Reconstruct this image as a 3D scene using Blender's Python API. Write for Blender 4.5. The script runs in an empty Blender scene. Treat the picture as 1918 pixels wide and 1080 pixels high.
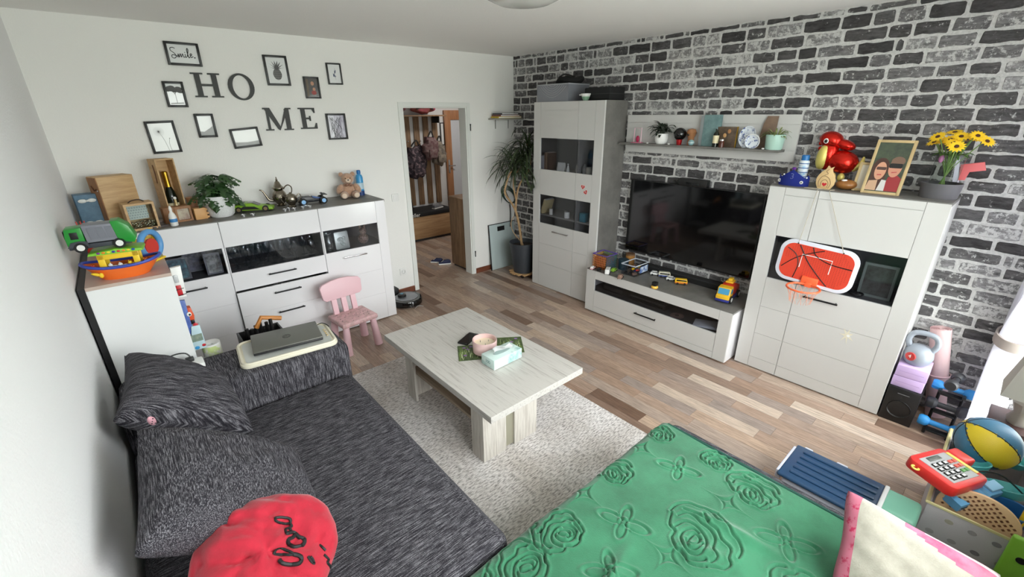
import bpy, bmesh, math, random
import numpy as np
from mathutils import Vector, Matrix, Euler
random.seed(7)
PI = math.pi
SC = bpy.context.scene
COL = SC.collection

# ------------------------------------------------------------------ camera
CAM = (0.315, -0.029, 1.936); YAW, PITCH, ROLL, F = -40.84, -21.733, -0.436, 823.0
def _axes():
    y, p, r = (math.radians(a) for a in (YAW, PITCH, ROLL))
    f = Vector((-math.sin(y)*math.cos(p), math.cos(y)*math.cos(p), math.sin(p)))
    rt = Vector((math.cos(y), math.sin(y), 0)); up = rt.cross(f)
    return rt*math.cos(r)+up*math.sin(r), -rt*math.sin(r)+up*math.cos(r), f
RT, UP, FW = _axes()
cd = bpy.data.cameras.new('camera'); cam = bpy.data.objects.new('camera', cd); COL.objects.link(cam)
cd.sensor_width = 36.0; cd.lens = F/1918*36.0; cd.clip_start = 0.02; cd.clip_end = 200
cam.matrix_world = Matrix(((RT.x, UP.x, -FW.x, CAM[0]), (RT.y, UP.y, -FW.y, CAM[1]), (RT.z, UP.z, -FW.z, CAM[2]), (0, 0, 0, 1)))
SC.camera = cam
def at(px, py, ax, val):
    d = RT*((px-959)/F) - UP*((py-540)/F) + FW
    i = 'xyz'.index(ax); t = (val-CAM[i])/d[i]
    return Vector(CAM)+d*t

# ------------------------------------------------------------------ world, daylight, exposure
W, D, H = 4.166, 4.371, 2.559           # brick wall x, back wall y, ceiling z
YF = -0.46                              # window wall y
wd = bpy.data.worlds.new('overcast_sky'); SC.world = wd; wd.use_nodes = True
nt = wd.node_tree; nt.nodes.clear()
o_ = nt.nodes.new('ShaderNodeOutputWorld'); b_ = nt.nodes.new('ShaderNodeBackground')
tc_ = nt.nodes.new('ShaderNodeTexCoord'); sx_ = nt.nodes.new('ShaderNodeSeparateXYZ'); mr_ = nt.nodes.new('ShaderNodeMapRange'); mx_ = nt.nodes.new('ShaderNodeMixRGB')
mr_.inputs['From Min'].default_value = -.03; mr_.inputs['From Max'].default_value = .10
mx_.inputs[1].default_value = (0.50, 0.49, 0.465, 1)      # ground and greenery below the horizon
mx_.inputs[2].default_value = (1.0, 0.955, 0.985, 1)      # bright overcast sky
nt.links.new(tc_.outputs['Generated'], sx_.inputs[0]); nt.links.new(sx_.outputs['Z'], mr_.inputs['Value']); nt.links.new(mr_.outputs[0], mx_.inputs[0]); nt.links.new(mx_.outputs[0], b_.inputs['Color'])
b_.inputs['Strength'].default_value = 17.0
nt.links.new(b_.outputs[0], o_.inputs[0])
def portal(x0, x1, z0, z1, y):
    l = bpy.data.lights.new('window_portal', 'AREA'); l.shape = 'RECTANGLE'; l.size = x1-x0; l.size_y = z1-z0
    l.cycles.is_portal = True
    o = bpy.data.objects.new('window_portal', l); COL.objects.link(o)
    o.location = ((x0+x1)/2, y, (z0+z1)/2); o.rotation_euler = (PI/2, 0, 0)   # -z axis turned to +y, into the room
    return o
WIN = (0.75, 2.75, 0.90, 2.38)          # window: x0 x1 z0 z1
BAL = (3.28, 4.04, 0.06, 2.30)          # balcony door
SC.view_settings.view_transform = 'Standard'; SC.view_settings.look = 'None'
SC.view_settings.exposure = 0.06; SC.view_settings.gamma = 1.0
SC.cycles.max_bounces = 10; SC.cycles.diffuse_bounces = 6; SC.cycles.transparent_max_bounces = 24
SC.cycles.glossy_bounces = 4; SC.cycles.sample_clamp_indirect = 6.0

# ------------------------------------------------------------------ materials
def lin(c):
    c = [x/255 for x in c[:3]]
    return tuple(x/12.92 if x <= .04045 else ((x+.055)/1.055)**2.4 for x in c)
MATS = {}
def N(nt, t, **kw):
    n = nt.nodes.new('ShaderNode'+t)
    for k, v in kw.items():
        if k in n.inputs: n.inputs[k].default_value = v
        else: setattr(n, k, v)
    return n
def M(name, col, rough=.5, metal=0., col2=None, vs=6., vstretch=(1, 1, 1), thr=(.35, .65), bump=0., bs=60., bstretch=None, coat=0., sheen=0., spec=.5, emit=0., trans=0., alpha=1.):
    if name in MATS: return MATS[name]
    m = bpy.data.materials.new(name); m.use_nodes = True; nt = m.node_tree
    p = nt.nodes['Principled BSDF']; L = nt.links.new
    p.inputs['Base Color'].default_value = (*lin(col), 1); p.inputs['Roughness'].default_value = rough
    p.inputs['Metallic'].default_value = metal; p.inputs['Specular IOR Level'].default_value = spec
    p.inputs['Coat Weight'].default_value = coat; p.inputs['Coat Roughness'].default_value = .08
    p.inputs['Sheen Weight'].default_value = sheen; p.inputs['Transmission Weight'].default_value = trans
    p.inputs['Alpha'].default_value = alpha
    if emit:
        p.inputs['Emission Color'].default_value = (*lin(col), 1); p.inputs['Emission Strength'].default_value = emit
    m.diffuse_color = (*lin(col), 1)
    if col2 is not None or bump:
        tc = N(nt, 'TexCoord')
        if col2 is not None:
            mp = N(nt, 'Mapping'); mp.inputs['Scale'].default_value = vstretch; L(tc.outputs['Object'], mp.inputs['Vector'])
            no = N(nt, 'TexNoise', Scale=vs, Detail=6.0, Roughness=.65); L(mp.outputs[0], no.inputs['Vector'])
            r = N(nt, 'ValToRGB'); r.color_ramp.elements[0].position = thr[0]; r.color_ramp.elements[1].position = thr[1]
            r.color_ramp.elements[0].color = (*lin(col), 1); r.color_ramp.elements[1].color = (*lin(col2), 1)
            L(no.outputs['Fac'], r.inputs['Fac']); L(r.outputs['Color'], p.inputs['Base Color'])
        if bump:
            mp2 = N(nt, 'Mapping'); mp2.inputs['Scale'].default_value = bstretch or (1, 1, 1); L(tc.outputs['Object'], mp2.inputs['Vector'])
            nb = N(nt, 'TexNoise', Scale=bs, Detail=4.0); L(mp2.outputs[0], nb.inputs['Vector'])
            bu = N(nt, 'Bump', Strength=bump, Distance=.004); L(nb.outputs['Fac'], bu.inputs['Height']); L(bu.outputs[0], p.inputs['Normal'])
    MATS[name] = m; return m
def pane_mat(name, tint, refl=1.0):
    if name in MATS: return MATS[name]
    m = bpy.data.materials.new(name); m.use_nodes = True; nt = m.node_tree; nt.nodes.clear(); L = nt.links.new
    o = N(nt, 'OutputMaterial'); mx = N(nt, 'MixShader'); t = N(nt, 'BsdfTransparent'); g = N(nt, 'BsdfGlossy'); fr = N(nt, 'Fresnel', IOR=1.5)
    t.inputs['Color'].default_value = (*lin(tint), 1); g.inputs['Roughness'].default_value = .02
    ml = N(nt, 'Math', operation='MULTIPLY'); ml.inputs[1].default_value = refl; L(fr.outputs[0], ml.inputs[0])
    ge = N(nt, 'NewGeometry'); iv = N(nt, 'Math', operation='SUBTRACT'); iv.inputs[0].default_value = 1.0; L(ge.outputs['Backfacing'], iv.inputs[1])
    m2 = N(nt, 'Math', operation='MULTIPLY', use_clamp=True); L(ml.outputs[0], m2.inputs[0]); L(iv.outputs[0], m2.inputs[1]); ml = m2     # reflect once, on the outer face of the sheet
    L(ml.outputs[0], mx.inputs[0]); L(t.outputs[0], mx.inputs[1]); L(g.outputs[0], mx.inputs[2]); L(mx.outputs[0], o.inputs[0])
    MATS[name] = m; return m
def toned(name, stops, rough=.5, streak=(1, 1, 1), vs=30., amt=.35, bump=.15, patch=None, spec=.4):
    """colour from a per-piece 'tone' attribute, plus grain; pieces are geometry"""
    m = bpy.data.materials.new(name); m.use_nodes = True; nt = m.node_tree; p = nt.nodes['Principled BSDF']; L = nt.links.new
    at_ = N(nt, 'Attribute', attribute_name='tone'); r = N(nt, 'ValToRGB'); cr = r.color_ramp
    while len(cr.elements) < len(stops): cr.elements.new(.5)
    for e, (ps, c) in zip(cr.elements, stops): e.position = ps; e.color = (*lin(c), 1)
    L(at_.outputs['Fac'], r.inputs['Fac'])
    geo = N(nt, 'NewGeometry'); mp = N(nt, 'Mapping'); mp.inputs['Scale'].default_value = streak; L(geo.outputs['Position'], mp.inputs['Vector'])
    no = N(nt, 'TexNoise', Scale=vs, Detail=7.0, Roughness=.7); 
    no.noise_dimensions = '4D'; L(mp.outputs[0], no.inputs['Vector'])
    mw = N(nt, 'Math', operation='MULTIPLY'); mw.inputs[1].default_value = 37.0; L(at_.outputs['Fac'], mw.inputs[0]); L(mw.outputs[0], no.inputs['W'])
    mr = N(nt, 'MapRange'); mr.inputs['From Min'].default_value = .3; mr.inputs['From Max'].default_value = .7
    mr.inputs['To Min'].default_value = 1-amt; mr.inputs['To Max'].default_value = 1+amt; L(no.outputs['Fac'], mr.inputs['Value'])
    mx = N(nt, 'MixRGB', blend_type='MULTIPLY'); mx.inputs[0].default_value = 1; L(r.outputs[0], mx.inputs[1]); L(mr.outputs[0], mx.inputs[2])
    out = mx
    if patch:
        n2 = N(nt, 'TexNoise', Scale=34.0, Detail=8.0, Roughness=.75); n2.noise_dimensions = '4D'; L(geo.outputs['Position'], n2.inputs['Vector']); L(mw.outputs[0], n2.inputs['W'])
        ad = N(nt, 'Math', operation='MULTIPLY_ADD'); ad.inputs[1].default_value = .16; L(at_.outputs['Fac'], ad.inputs[0]); L(n2.outputs['Fac'], ad.inputs[2])
        m2 = N(nt, 'MapRange'); m2.inputs['From Min'].default_value = .63; m2.inputs['From Max'].default_value = .69; L(ad.outputs[0], m2.inputs['Value'])
        mm = N(nt, 'MixRGB'); L(m2.outputs[0], mm.inputs[0]); L(out.outputs[0], mm.inputs[1]); mm.inputs[2].default_value = (*lin(patch), 1); out = mm
    L(out.outputs[0], p.inputs['Base Color']); p.inputs['Roughness'].default_value = rough; p.inputs['Specular IOR Level'].default_value = spec
    if bump:
        bu = N(nt, 'Bump', Strength=bump, Distance=.003); L(no.outputs['Fac'], bu.inputs['Height']); L(bu.outputs[0], p.inputs['Normal'])
    MATS[name] = m; return m

# ------------------------------------------------------------------ mesh helpers
def BM(): return bmesh.new()
def _xf(bm, vs, mat):
    if mat is not None: bmesh.ops.transform(bm, matrix=mat, verts=vs)
def box(bm, x0, x1, y0, y1, z0, z1, bev=0., seg=2, mat=None):
    r = bmesh.ops.create_cube(bm, size=1.0); vs = r['verts']
    for v in vs:
        v.co = Vector(((x0+x1)/2+v.co.x*(x1-x0), (y0+y1)/2+v.co.y*(y1-y0), (z0+z1)/2+v.co.z*(z1-z0)))
    if bev:
        es = list({e for v in vs for e in v.link_edges})
        b = bmesh.ops.bevel(bm, geom=es, offset=bev, segments=seg, affect='EDGES', profile=.5)
        vs = list({v for f in b['faces'] for v in f.verts} | {v for v in vs if v.is_valid})
        vs = list({v for f in {f for v in vs for f in v.link_faces} for v in f.verts})
    _xf(bm, vs, mat); return vs
def lathe(bm, prof, n=24, mat=None, cx=0, cy=0, squash=1.0):
    rings = []; allv = []
    for r, z in prof:
        if r < 1e-6: v = bm.verts.new((cx, cy, z)); rings.append([v]); allv.append(v)
        else:
            ring = [bm.verts.new((cx+r*math.cos(2*PI*i/n), cy+squash*r*math.sin(2*PI*i/n), z)) for i in range(n)]; rings.append(ring); allv += ring
    for a, b in zip(rings, rings[1:]):
        for i in range(n):
            j = (i+1) % n
            if len(a) == 1 and len(b) == 1: continue
            if len(a) == 1: bm.faces.new((a[0], b[j], b[i]))
            elif len(b) == 1: bm.faces.new((a[i], a[j], b[0]))
            else: bm.faces.new((a[i], a[j], b[j], b[i]))
    _xf(bm, allv, mat); return allv
def cyl(bm, p0, p1, r0, r1=None, n=16):
    p0, p1 = Vector(p0), Vector(p1); r1 = r0 if r1 is None else r1; d = p1-p0
    m = Matrix.Translation(p0) @ d.to_track_quat('Z', 'Y').to_matrix().to_4x4(); h = d.length
    return lathe(bm, [(0, 0), (r0, 0), (r1, h), (0, h)], n, m)
def tube(bm, pts, r, n=8, closed=False):
    pts = [Vector(p) for p in pts]; k = len(pts); rings = []
    prev = None
    for i, p in enumerate(pts):
        if closed: t = (pts[(i+1) % k]-pts[i-1])
        else: t = (pts[min(i+1, k-1)]-pts[max(i-1, 0)])
        t = t.normalized() if t.length > 1e-9 else Vector((0, 0, 1))
        if prev is None: a = t.orthogonal().normalized()
        else: a = (prev-t*prev.dot(t)); a = a.normalized() if a.length > 1e-6 else t.orthogonal().normalized()
        prev = a; b = t.cross(a); rr = r[i] if isinstance(r, (list, tuple)) else r
        rings.append([bm.verts.new(p+a*(rr*math.cos(2*PI*j/n))+b*(rr*math.sin(2*PI*j/n))) for j in range(n)])
    for i in range(k if closed else k-1):
        A, B = rings[i], rings[(i+1) % k]
        for j in range(n): bm.faces.new((A[j], A[(j+1) % n], B[(j+1) % n], B[j]))
    if not closed:
        bm.faces.new(list(reversed(rings[0]))); bm.faces.new(rings[-1])
    return [v for rg in rings for v in rg]
def smoothpath(pts, k=6):
    pts = [Vector(p) for p in pts]; out = []
    for i in range(len(pts)-1):
        p0 = pts[max(i-1, 0)]; p1 = pts[i]; p2 = pts[i+1]; p3 = pts[min(i+2, len(pts)-1)]
        for j in range(k):
            t = j/k
            out.append(.5*((2*p1)+(p2-p0)*t+(2*p0-5*p1+4*p2-p3)*t*t+(3*p1-p0-3*p2+p3)*t**3))
    out.append(pts[-1]); return out
def prism(bm, poly, d0, d1, mat=None, bev=0.):
    """poly in local (x,z), extruded along y from d0 to d1"""
    a = [bm.verts.new((x, d0, z)) for x, z in poly]; b = [bm.verts.new((x, d1, z)) for x, z in poly]
    fs = [bm.faces.new(a), bm.faces.new(list(reversed(b)))]
    n = len(poly)
    for i in range(n): fs.append(bm.faces.new((a[(i+1) % n], a[i], b[i], b[(i+1) % n])))
    bmesh.ops.recalc_face_normals(bm, faces=fs)
    vs = a+b
    if bev:
        es = list(fs[0].edges)+list(fs[1].edges)
        r = bmesh.ops.bevel(bm, geom=es, offset=bev, segments=2, affect='EDGES', profile=.5)
        vs = list({v for f in r['faces'] for v in f.verts} | {v for v in vs if v.is_valid})
    _xf(bm, vs, mat); return vs
def ell(bm, c, r, seg=16, mat=None):
    rs = bmesh.ops.create_uvsphere(bm, u_segments=seg, v_segments=max(8, seg*2//3), radius=1.0)
    rx, ry, rz = (r, r, r) if not isinstance(r, (tuple, list)) else r
    for v in rs['verts']: v.co = Vector((v.co.x*rx, v.co.y*ry, v.co.z*rz))
    if mat is not None: _xf(bm, rs['verts'], mat)
    for v in rs['verts']: v.co += Vector(c)
    return rs['verts']
def torus(bm, c, R, r, nu=32, nv=8, ax=(0, 0, 1), arc=1.0, squash=1.0):
    ax = Vector(ax).normalized(); a = ax.orthogonal().normalized(); b = ax.cross(a); c = Vector(c)
    k = int(nu*arc)
    pts = [c+a*(R*math.cos(2*PI*i/nu))+b*(R*squash*math.sin(2*PI*i/nu)) for i in range(k if arc >= 1 else k+1)]
    return tube(bm, pts, r, nv, closed=arc >= 1)
def rrect(w, h, r, k=5, cx=0, cz=0):
    out = []
    for sx, sz, a0 in ((1, 1, 0), (-1, 1, 90), (-1, -1, 180), (1, -1, 270)):
        for i in range(k+1):
            a = math.radians(a0+90*i/k); out.append((cx+sx*(w/2-r)+r*math.cos(a), cz+sz*(h/2-r)+r*math.sin(a)))
    return out
def circ(r, n=20, cx=0, cz=0, rz=None):
    rz = r if rz is None else rz
    return [(cx+r*math.cos(2*PI*i/n), cz+rz*math.sin(2*PI*i/n)) for i in range(n)]
def quadpillow(bm, A, B, C, Dd, t, n=28, sag=.0, p=.42, wrinkle=0., seed=0, pinch=.05, rnd_c=.16):
    """cushion between corners A B C D (in order round), thickness t, pinched edges"""
    A, B, C, Dd = map(Vector, (A, B, C, Dd)); nr = ((B-A).cross(Dd-A)).normalized(); rnd = random.Random(seed)
    ph = [rnd.uniform(0, 6.28) for _ in range(8)]
    g = {}
    for side in (1, -1):
        for i in range(n+1):
            for j in range(n+1):
                u, v = i/n, j/n; edge = i in (0, n) or j in (0, n)
                if side == -1 and edge: g[(side, i, j)] = g[(1, i, j)]; continue
                uu, vv = 2*u-1, 2*v-1
                u = .5+.5*uu*math.sqrt(1-rnd_c*vv**4); v = .5+.5*vv*math.sqrt(1-rnd_c*uu**4)
                pu = u+pinch*(.5-u)*(1-vv*vv)*abs(uu)**3*2 if pinch else u
                pv = v+pinch*(.5-v)*(1-uu*uu)*abs(vv)**3*2 if pinch else v
                P = (A*(1-pu)+B*pu)*(1-pv)+(Dd*(1-pu)+C*pu)*pv
                h = t*.5*max(0., (1-uu**2)*(1-vv**2))**p
                w = wrinkle*(math.sin(9*uu+4*vv+ph[0])*math.sin(5*vv+ph[1])+.6*math.sin(14*vv-6*uu+ph[2]))*max(0., (1-uu**2)*(1-vv**2))**.5
                g[(side, i, j)] = bm.verts.new(P+nr*(side*h+w)-Vector((0, 0, sag*(1-uu*uu)*(1-vv*vv))))
    for side in (1, -1):
        for i in range(n):
            for j in range(n):
                q = [g[(side, i, j)], g[(side, i+1, j)], g[(side, i+1, j+1)], g[(side, i, j+1)]]
                bm.faces.new(q if side == 1 else list(reversed(q)))
def finish(name, bm, mat, smooth=False, tone=None):
    me = bpy.data.meshes.new(name); bm.normal_update(); bm.to_mesh(me); bm.free()
    if mat is not None:
        for m in (mat if isinstance(mat, (list, tuple)) else [mat]): me.materials.append(m)
    if smooth:
        me.polygons.foreach_set('use_smooth', [True]*len(me.polygons))
        if smooth != 'all': me.set_sharp_from_angle(angle=math.radians(smooth if isinstance(smooth, (int, float)) and smooth is not True else 38))
    if tone is not None:
        a = me.attributes.new('tone', 'FLOAT', 'FACE'); a.data.foreach_set('value', [tone]*len(me.polygons))
    return me
def tag(o, label, cat, group=None):
    o['label'] = label; o['category'] = cat
    if group: o['group'] = group
    return o
def thing(name, label, cat, loc=(0, 0, 0), rotz=0., group=None, rot=None):
    o = bpy.data.objects.new(name, None); COL.objects.link(o); o.empty_display_size = .05
    o.location = loc; o.rotation_euler = rot or (0, 0, rotz)
    return tag(o, label, cat, group)
def part(name, bm, mat, parent, smooth=True, world=False, label=None, kind=None):
    if world:
        bmesh.ops.translate(bm, verts=bm.verts, vec=-Vector(rootloc(parent)))
    o = bpy.data.objects.new(name, finish(name, bm, mat, smooth)); COL.objects.link(o); o.parent = parent
    if label: o['label'] = label
    if kind: o['kind'] = kind
    return o
def rootloc(o):
    v = Vector(o.location)
    while o.parent: o = o.parent; v += Vector(o.location)
    return v
def solo(name, bm, mat, label, cat, loc=(0, 0, 0), rotz=0., group=None, smooth=True, rot=None):
    o = bpy.data.objects.new(name, finish(name, bm, mat, smooth)); COL.objects.link(o)
    o.location = loc; o.rotation_euler = rot or (0, 0, rotz)
    return tag(o, label, cat, group)
def struct(name, bm, mat, smooth=False, parent=None, label=None):
    o = bpy.data.objects.new(name, finish(name, bm, mat, smooth)); COL.objects.link(o)
    if parent: o.parent = parent
    else: o['kind'] = 'structure'
    if label: o['label'] = label
    return o
def dup(root, loc, rotz=None, label=None, rot=None):
    r = root.copy(); COL.objects.link(r); r.location = loc
    if rotz is not None: r.rotation_euler = (0, 0, rotz)
    if rot is not None: r.rotation_euler = rot
    if label: r['label'] = label
    for ch in list(root.children):
        c = ch.copy(); COL.objects.link(c); c.parent = r
        for g in list(ch.children):
            d = g.copy(); COL.objects.link(d); d.parent = c
    return r
def text_bm(s, size, depth=0., shear=0., mat=None):
    cu = bpy.data.curves.new('t', 'FONT'); cu.body = s; cu.size = size; cu.extrude = depth; cu.align_x = 'CENTER'; cu.align_y = 'CENTER'; cu.shear = shear; cu.resolution_u = 3
    ob = bpy.data.objects.new('t', cu); COL.objects.link(ob)
    me = bpy.data.meshes.new_from_object(ob); bm = bmesh.new(); bm.from_mesh(me)
    bpy.data.objects.remove(ob); bpy.data.curves.remove(cu); bpy.data.meshes.remove(me)
    # lies in xy -> stand up in xz facing -y
    bmesh.ops.transform(bm, matrix=Matrix.Rotation(PI/2, 4, 'X'), verts=bm.verts)
    if mat is not None: bmesh.ops.transform(bm, matrix=mat, verts=bm.verts)
    return bm
def cells(bm, face, plane, th, us, vs, holes=(), gap=.0016, back=True, bev=.0):
    """panelled front from a grid of cells; face 'x' looks to -x (u=y), face 'y' looks to -y (u=x); holes = cell indices left open"""
    def bx(u0, u1, v0, v1, a, b):
        if face == 'x': box(bm, a, b, u0, u1, v0, v1)
        else: box(bm, u0, u1, a, b, v0, v1)
    us = sorted(us); vs = sorted(vs)
    for i in range(len(us)-1):
        for j in range(len(vs)-1):
            if (i, j) in holes: continue
            bx(us[i]+gap/2, us[i+1]-gap/2, vs[j]+gap/2, vs[j+1]-gap/2, plane, plane+th)
            bx(us[i]-.0005, us[i+1]+.0005, vs[j]-.0005, vs[j+1]+.0005, plane+.003, plane+th-.001)
def panels(bm, face, plane, th, rects, gap=.0025):
    """front made of separate raised fields with fine real grooves between them"""
    for u0, u1, v0, v1 in rects:
        for (g, a, b) in ((gap/2, plane, plane+.004), (-.0004, plane+.004, plane+th)):
            if face == 'x': box(bm, a, b, u0+g, u1-g, v0+g, v1-g)
            else: box(bm, u0+g, u1-g, a, b, v0+g, v1-g)
# ------------------------------------------------------------------ shell materials
m_wall = M('white_woodchip_paint', (240, 239, 236), .92, bump=.35, bs=110)
m_wall_l = M('white_rough_plaster', (240, 240, 241), .92, bump=.6, bs=85)
m_ceil = M('ceiling_paint', (244, 242, 240), .95, bump=.25, bs=90)
m_mortar = M('pale_mortar', (214, 213, 211), .9, col2=(186, 185, 184), vs=60, bump=.4, bs=150)
m_brick = toned('charcoal_brick', [(0, (58, 56, 57)), (.45, (92, 90, 91)), (.8, (126, 124, 125)), (1, (138, 136, 136))], .9, (1, .5, 1.8), 34, .75, .9, patch=(196, 195, 194))
m_plank = toned('laminate_plank', [(0, (112, 88, 74)), (.2, (164, 140, 124)), (.4, (152, 137, 129)), (.6, (184, 161, 142)), (.8, (154, 127, 110)), (1, (196, 179, 164))], .38, (16, 1.1, 16), 7, .45, .05)
m_sub = M('floor_substrate', (70, 56, 46), .9)
m_trimw = M('white_lacquer_trim', (228, 230, 226), .35)
m_skirt = M('red_brown_wood_trim', (128, 72, 48), .5, col2=(100, 54, 36), vs=12, vstretch=(1, 1, 8))
m_pvc = M('white_window_frame', (235, 236, 236), .3)
m_clear = pane_mat('clear_window_glass', (245, 250, 248))
# ------------------------------------------------------------------ floor with planks
HX0, HX1, HY1 = 2.0, 5.7, 6.66
bm = BM(); box(bm, -.1, W+.1, YF-.1, D+.13, -.06, -.004); box(bm, HX0, HX1, D+.13, HY1+.1, -.06, -.004)
floor = struct('floor', bm, m_sub, label='wood strip laminate floor of mixed browns')
def plank_rects():
    rnd = random.Random(3); out = []; wdt = .1035
    i = 0; x = -.05
    while x < HX1:
        y = YF-rnd.uniform(0, .6); y1 = D+.06 if x < HX0 else HY1
        while y < y1:
            l = rnd.choice((.42, .5, .58, .66, .74)); a, b = max(y, YF-.05), min(y+l, y1)
            x1 = min(x+wdt, HX1)
            if b-a > .03:
                if x1 <= W+.06: out.append((x, x1, a, b))
                elif b > D+.08: out.append((x, x1, max(a, D+.08), b))
            y += l
        x += wdt
    return out
def pix(p):
    d = Vector(p)-Vector(CAM); z = d.dot(FW)
    return (959+F*d.dot(RT)/z, 540-F*d.dot(UP)/z, z) if z > .05 else (-9999, -9999, 1e9)
def covered(x, y):
    return (x < 1.12 and y < 2.95) or (x < 2.2 and y < .88) or (1.39 < x < 2.47 and .5 < y < 3.06) or (y > 3.89 and x < 2.12) or (x > 3.81 and (2.69 < y < 3.63 or .21 < y < 1.17)) or (x > 3.67 and 1.2 < y < 2.68) or (2.45 < x < 2.85 and y < .4) or (x < .4 and y > 2.9)
rects = plank_rects(); scored = []
for r in rects:
    c = ((r[0]+r[1])/2, (r[2]+r[3])/2, 0); u, v, z = pix(c); vis = -60 < u < 1980 and 0 < v < 1140 and not covered(c[0], c[1])
    if c[1] > D and not (2.6 < c[0] < 4.7): vis = False
    scored.append((0 if vis else 1, z, r))
scored.sort(key=lambda t: (t[0], t[1]))
rnd = random.Random(11); rest = BM(); rest_t = []
for k, (nv, z, r) in enumerate(scored):
    tone = rnd.random(); g = .0006
    if k < 295 and nv == 0:
        b = BM(); box(b, r[0]+g, r[1]-g, r[2]+g, r[3]-g, -.004, 0)
        o = bpy.data.objects.new('plank', finish('plank', b, m_plank, False, tone)); COL.objects.link(o); o.parent = floor
    else:
        n0 = len(rest.faces); box(rest, r[0]+g, r[1]-g, r[2]+g, r[3]-g, -.004, 0); rest_t += [tone]*6
me = finish('plank_field', rest, m_plank); a = me.attributes.new('tone', 'FLOAT', 'FACE'); a.data.foreach_set('value', rest_t)
o = bpy.data.objects.new('plank_field', me); COL.objects.link(o); o.parent = floor; o['kind'] = 'stuff'
# ------------------------------------------------------------------ ceiling and white walls
bm = BM(); box(bm, -.1, W+.1, YF-.1, D+.1, H, H+.1); struct('ceiling', bm, m_ceil)
bm = BM(); box(bm, -.12, 0, YF-.1, D+.1, -.05, H); struct('wall_left', bm, m_wall_l)
DX0, DX1, DZ = 2.644, 3.455, 2.012
bm = BM()
box(bm, 0, DX0, D, D+.13, 0, H); box(bm, DX1, W+.1, D, D+.13, 0, H); box(bm, DX0, DX1, D, D+.13, DZ, H)
struct('wall_back', bm, m_wall)
bm = BM()     # door lining and casing, no leaf hung
def casing(bm, y0, y1):
    for (a, b, c, d) in ((2.602, DX0+.006, 0, 2.05), (DX1-.006, 3.495, 0, 2.05), (DX0+.006, DX1-.006, DZ-.006, 2.05)): box(bm, a, b, y0, y1, c, d, .003)
casing(bm, D-.014, D); casing(bm, D+.13, D+.144)
for (a, b, c, d) in ((DX0, DX0+.018, 0, DZ), (DX1-.018, DX1, 0, DZ), (DX0+.018, DX1-.018, DZ-.018, DZ)): box(bm, a, b, D-.002, D+.134, c, d, .002)
tr = struct('trim_1', bm, m_trimw, label='white painted door frame without a leaf')
m_hinge = M('dark_hinge_pin', (40, 40, 40), .4, .8)
for z in (1.78, .26):
    bm = BM(); cyl(bm, (3.49, D-.018, z-.03), (3.49, D-.018, z+.03), .006, n=10); cyl(bm, (3.49, D-.018, z+.03), (3.49, D-.018, z+.045), .008, n=10)
    struct('hinge', bm, m_hinge, True, parent=tr)
for i, (a, b) in enumerate(((2.13, 2.6), (3.497, W))):
    pass
bm = BM(); box(bm, 0, 2.6, D-.013, D, 0, .065, .003); box(bm, 3.497, W, D-.013, D, 0, .065, .003); struct('baseboard_back', bm, m_skirt)
# ------------------------------------------------------------------ brick wall
bm = BM(); box(bm, W, W+.12, YF-.1, D+.1, -.05, H)
bw = struct('wall_right', bm, m_mortar, label='charcoal and white brick wall with pale joints')
def brick_shape(bm, y0, y1, z0, z1, rnd):
    """irregular rounded brick face, proud of the mortar"""
    w, h = y1-y0, z1-z0; c = min(.008, h*.2)*rnd.uniform(.5, 1.4); pts = []
    n = max(2, int(w/.035))
    for i in range(n+1): pts.append((y0+c+(w-2*c)*i/n, z0+rnd.uniform(-.004, .0055)))
    pts.append((y1+rnd.uniform(-.003, .002), z0+c)); pts.append((y1+rnd.uniform(-.004, .002), z1-c))
    for i in range(n+1): pts.append((y1-c-(w-2*c)*i/n, z1+rnd.uniform(-.0055, .003)))
    pts.append((y0+rnd.uniform(-.002, .004), z1-c)); pts.append((y0+rnd.uniform(-.002, .003), z0+c))
    cy, cz = (y0+y1)/2, (z0+z1)/2; d = rnd.uniform(.003, .005)
    ring0 = [bm.verts.new((W+.0005, y, z)) for y, z in pts]
    ring1 = [bm.verts.new((W-d+rnd.uniform(-.0008, .0008), cy+(y-cy)*(1-.007/w), cz+(z-cz)*(1-.006/h))) for y, z in pts]
    k = len(pts); f0 = len(bm.faces)
    for i in range(k): bm.faces.new((ring0[i], ring1[i], ring1[(i+1) % k], ring0[(i+1) % k]))
    bm.faces.new(list(reversed(ring1)))
def hidden_brick(y, z):
    return (2.72 < y < 3.6 and z < 2.0) or (.25 < y < 1.15 and z < 1.42) or (1.34 < y < 2.5 and (.64 < z < 1.3 or z < .4)) or (1.2 < y < 2.64 and 1.6 < z < 1.9)
rnd = random.Random(5); bl = []; z = .004; row = 0
while z < H-.02:
    hgt = rnd.choice((.060, .064, .068, .072)); z1 = min(z+hgt, H-.004); y = YF-rnd.uniform(0, .12)
    while y < D:
        l = rnd.choice((.105, .125, .14, .155, .17, .185, .21, .225)) if rnd.random() > .06 else .035
        y1 = y+l
        a, b = max(y, YF), min(y1, D-.002)
        if b-a > .025: bl.append((a, b, z, z1))
        y = y1+rnd.uniform(.012, .018)
    z = z1+rnd.uniform(.013, .017); row += 1
sc = []
for r in bl:
    yc, zc = (r[0]+r[1])/2, (r[2]+r[3])/2; u, v, dz = pix((W, yc, zc)); vis = -20 < u < 1940 and -20 < v < 1100 and not hidden_brick(yc, zc)
    sc.append((0 if vis else 1, dz/math.sqrt(r[1]-r[0]), r))
sc.sort(key=lambda t: (t[0], t[1])); rest = BM(); rest_t = []
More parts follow.
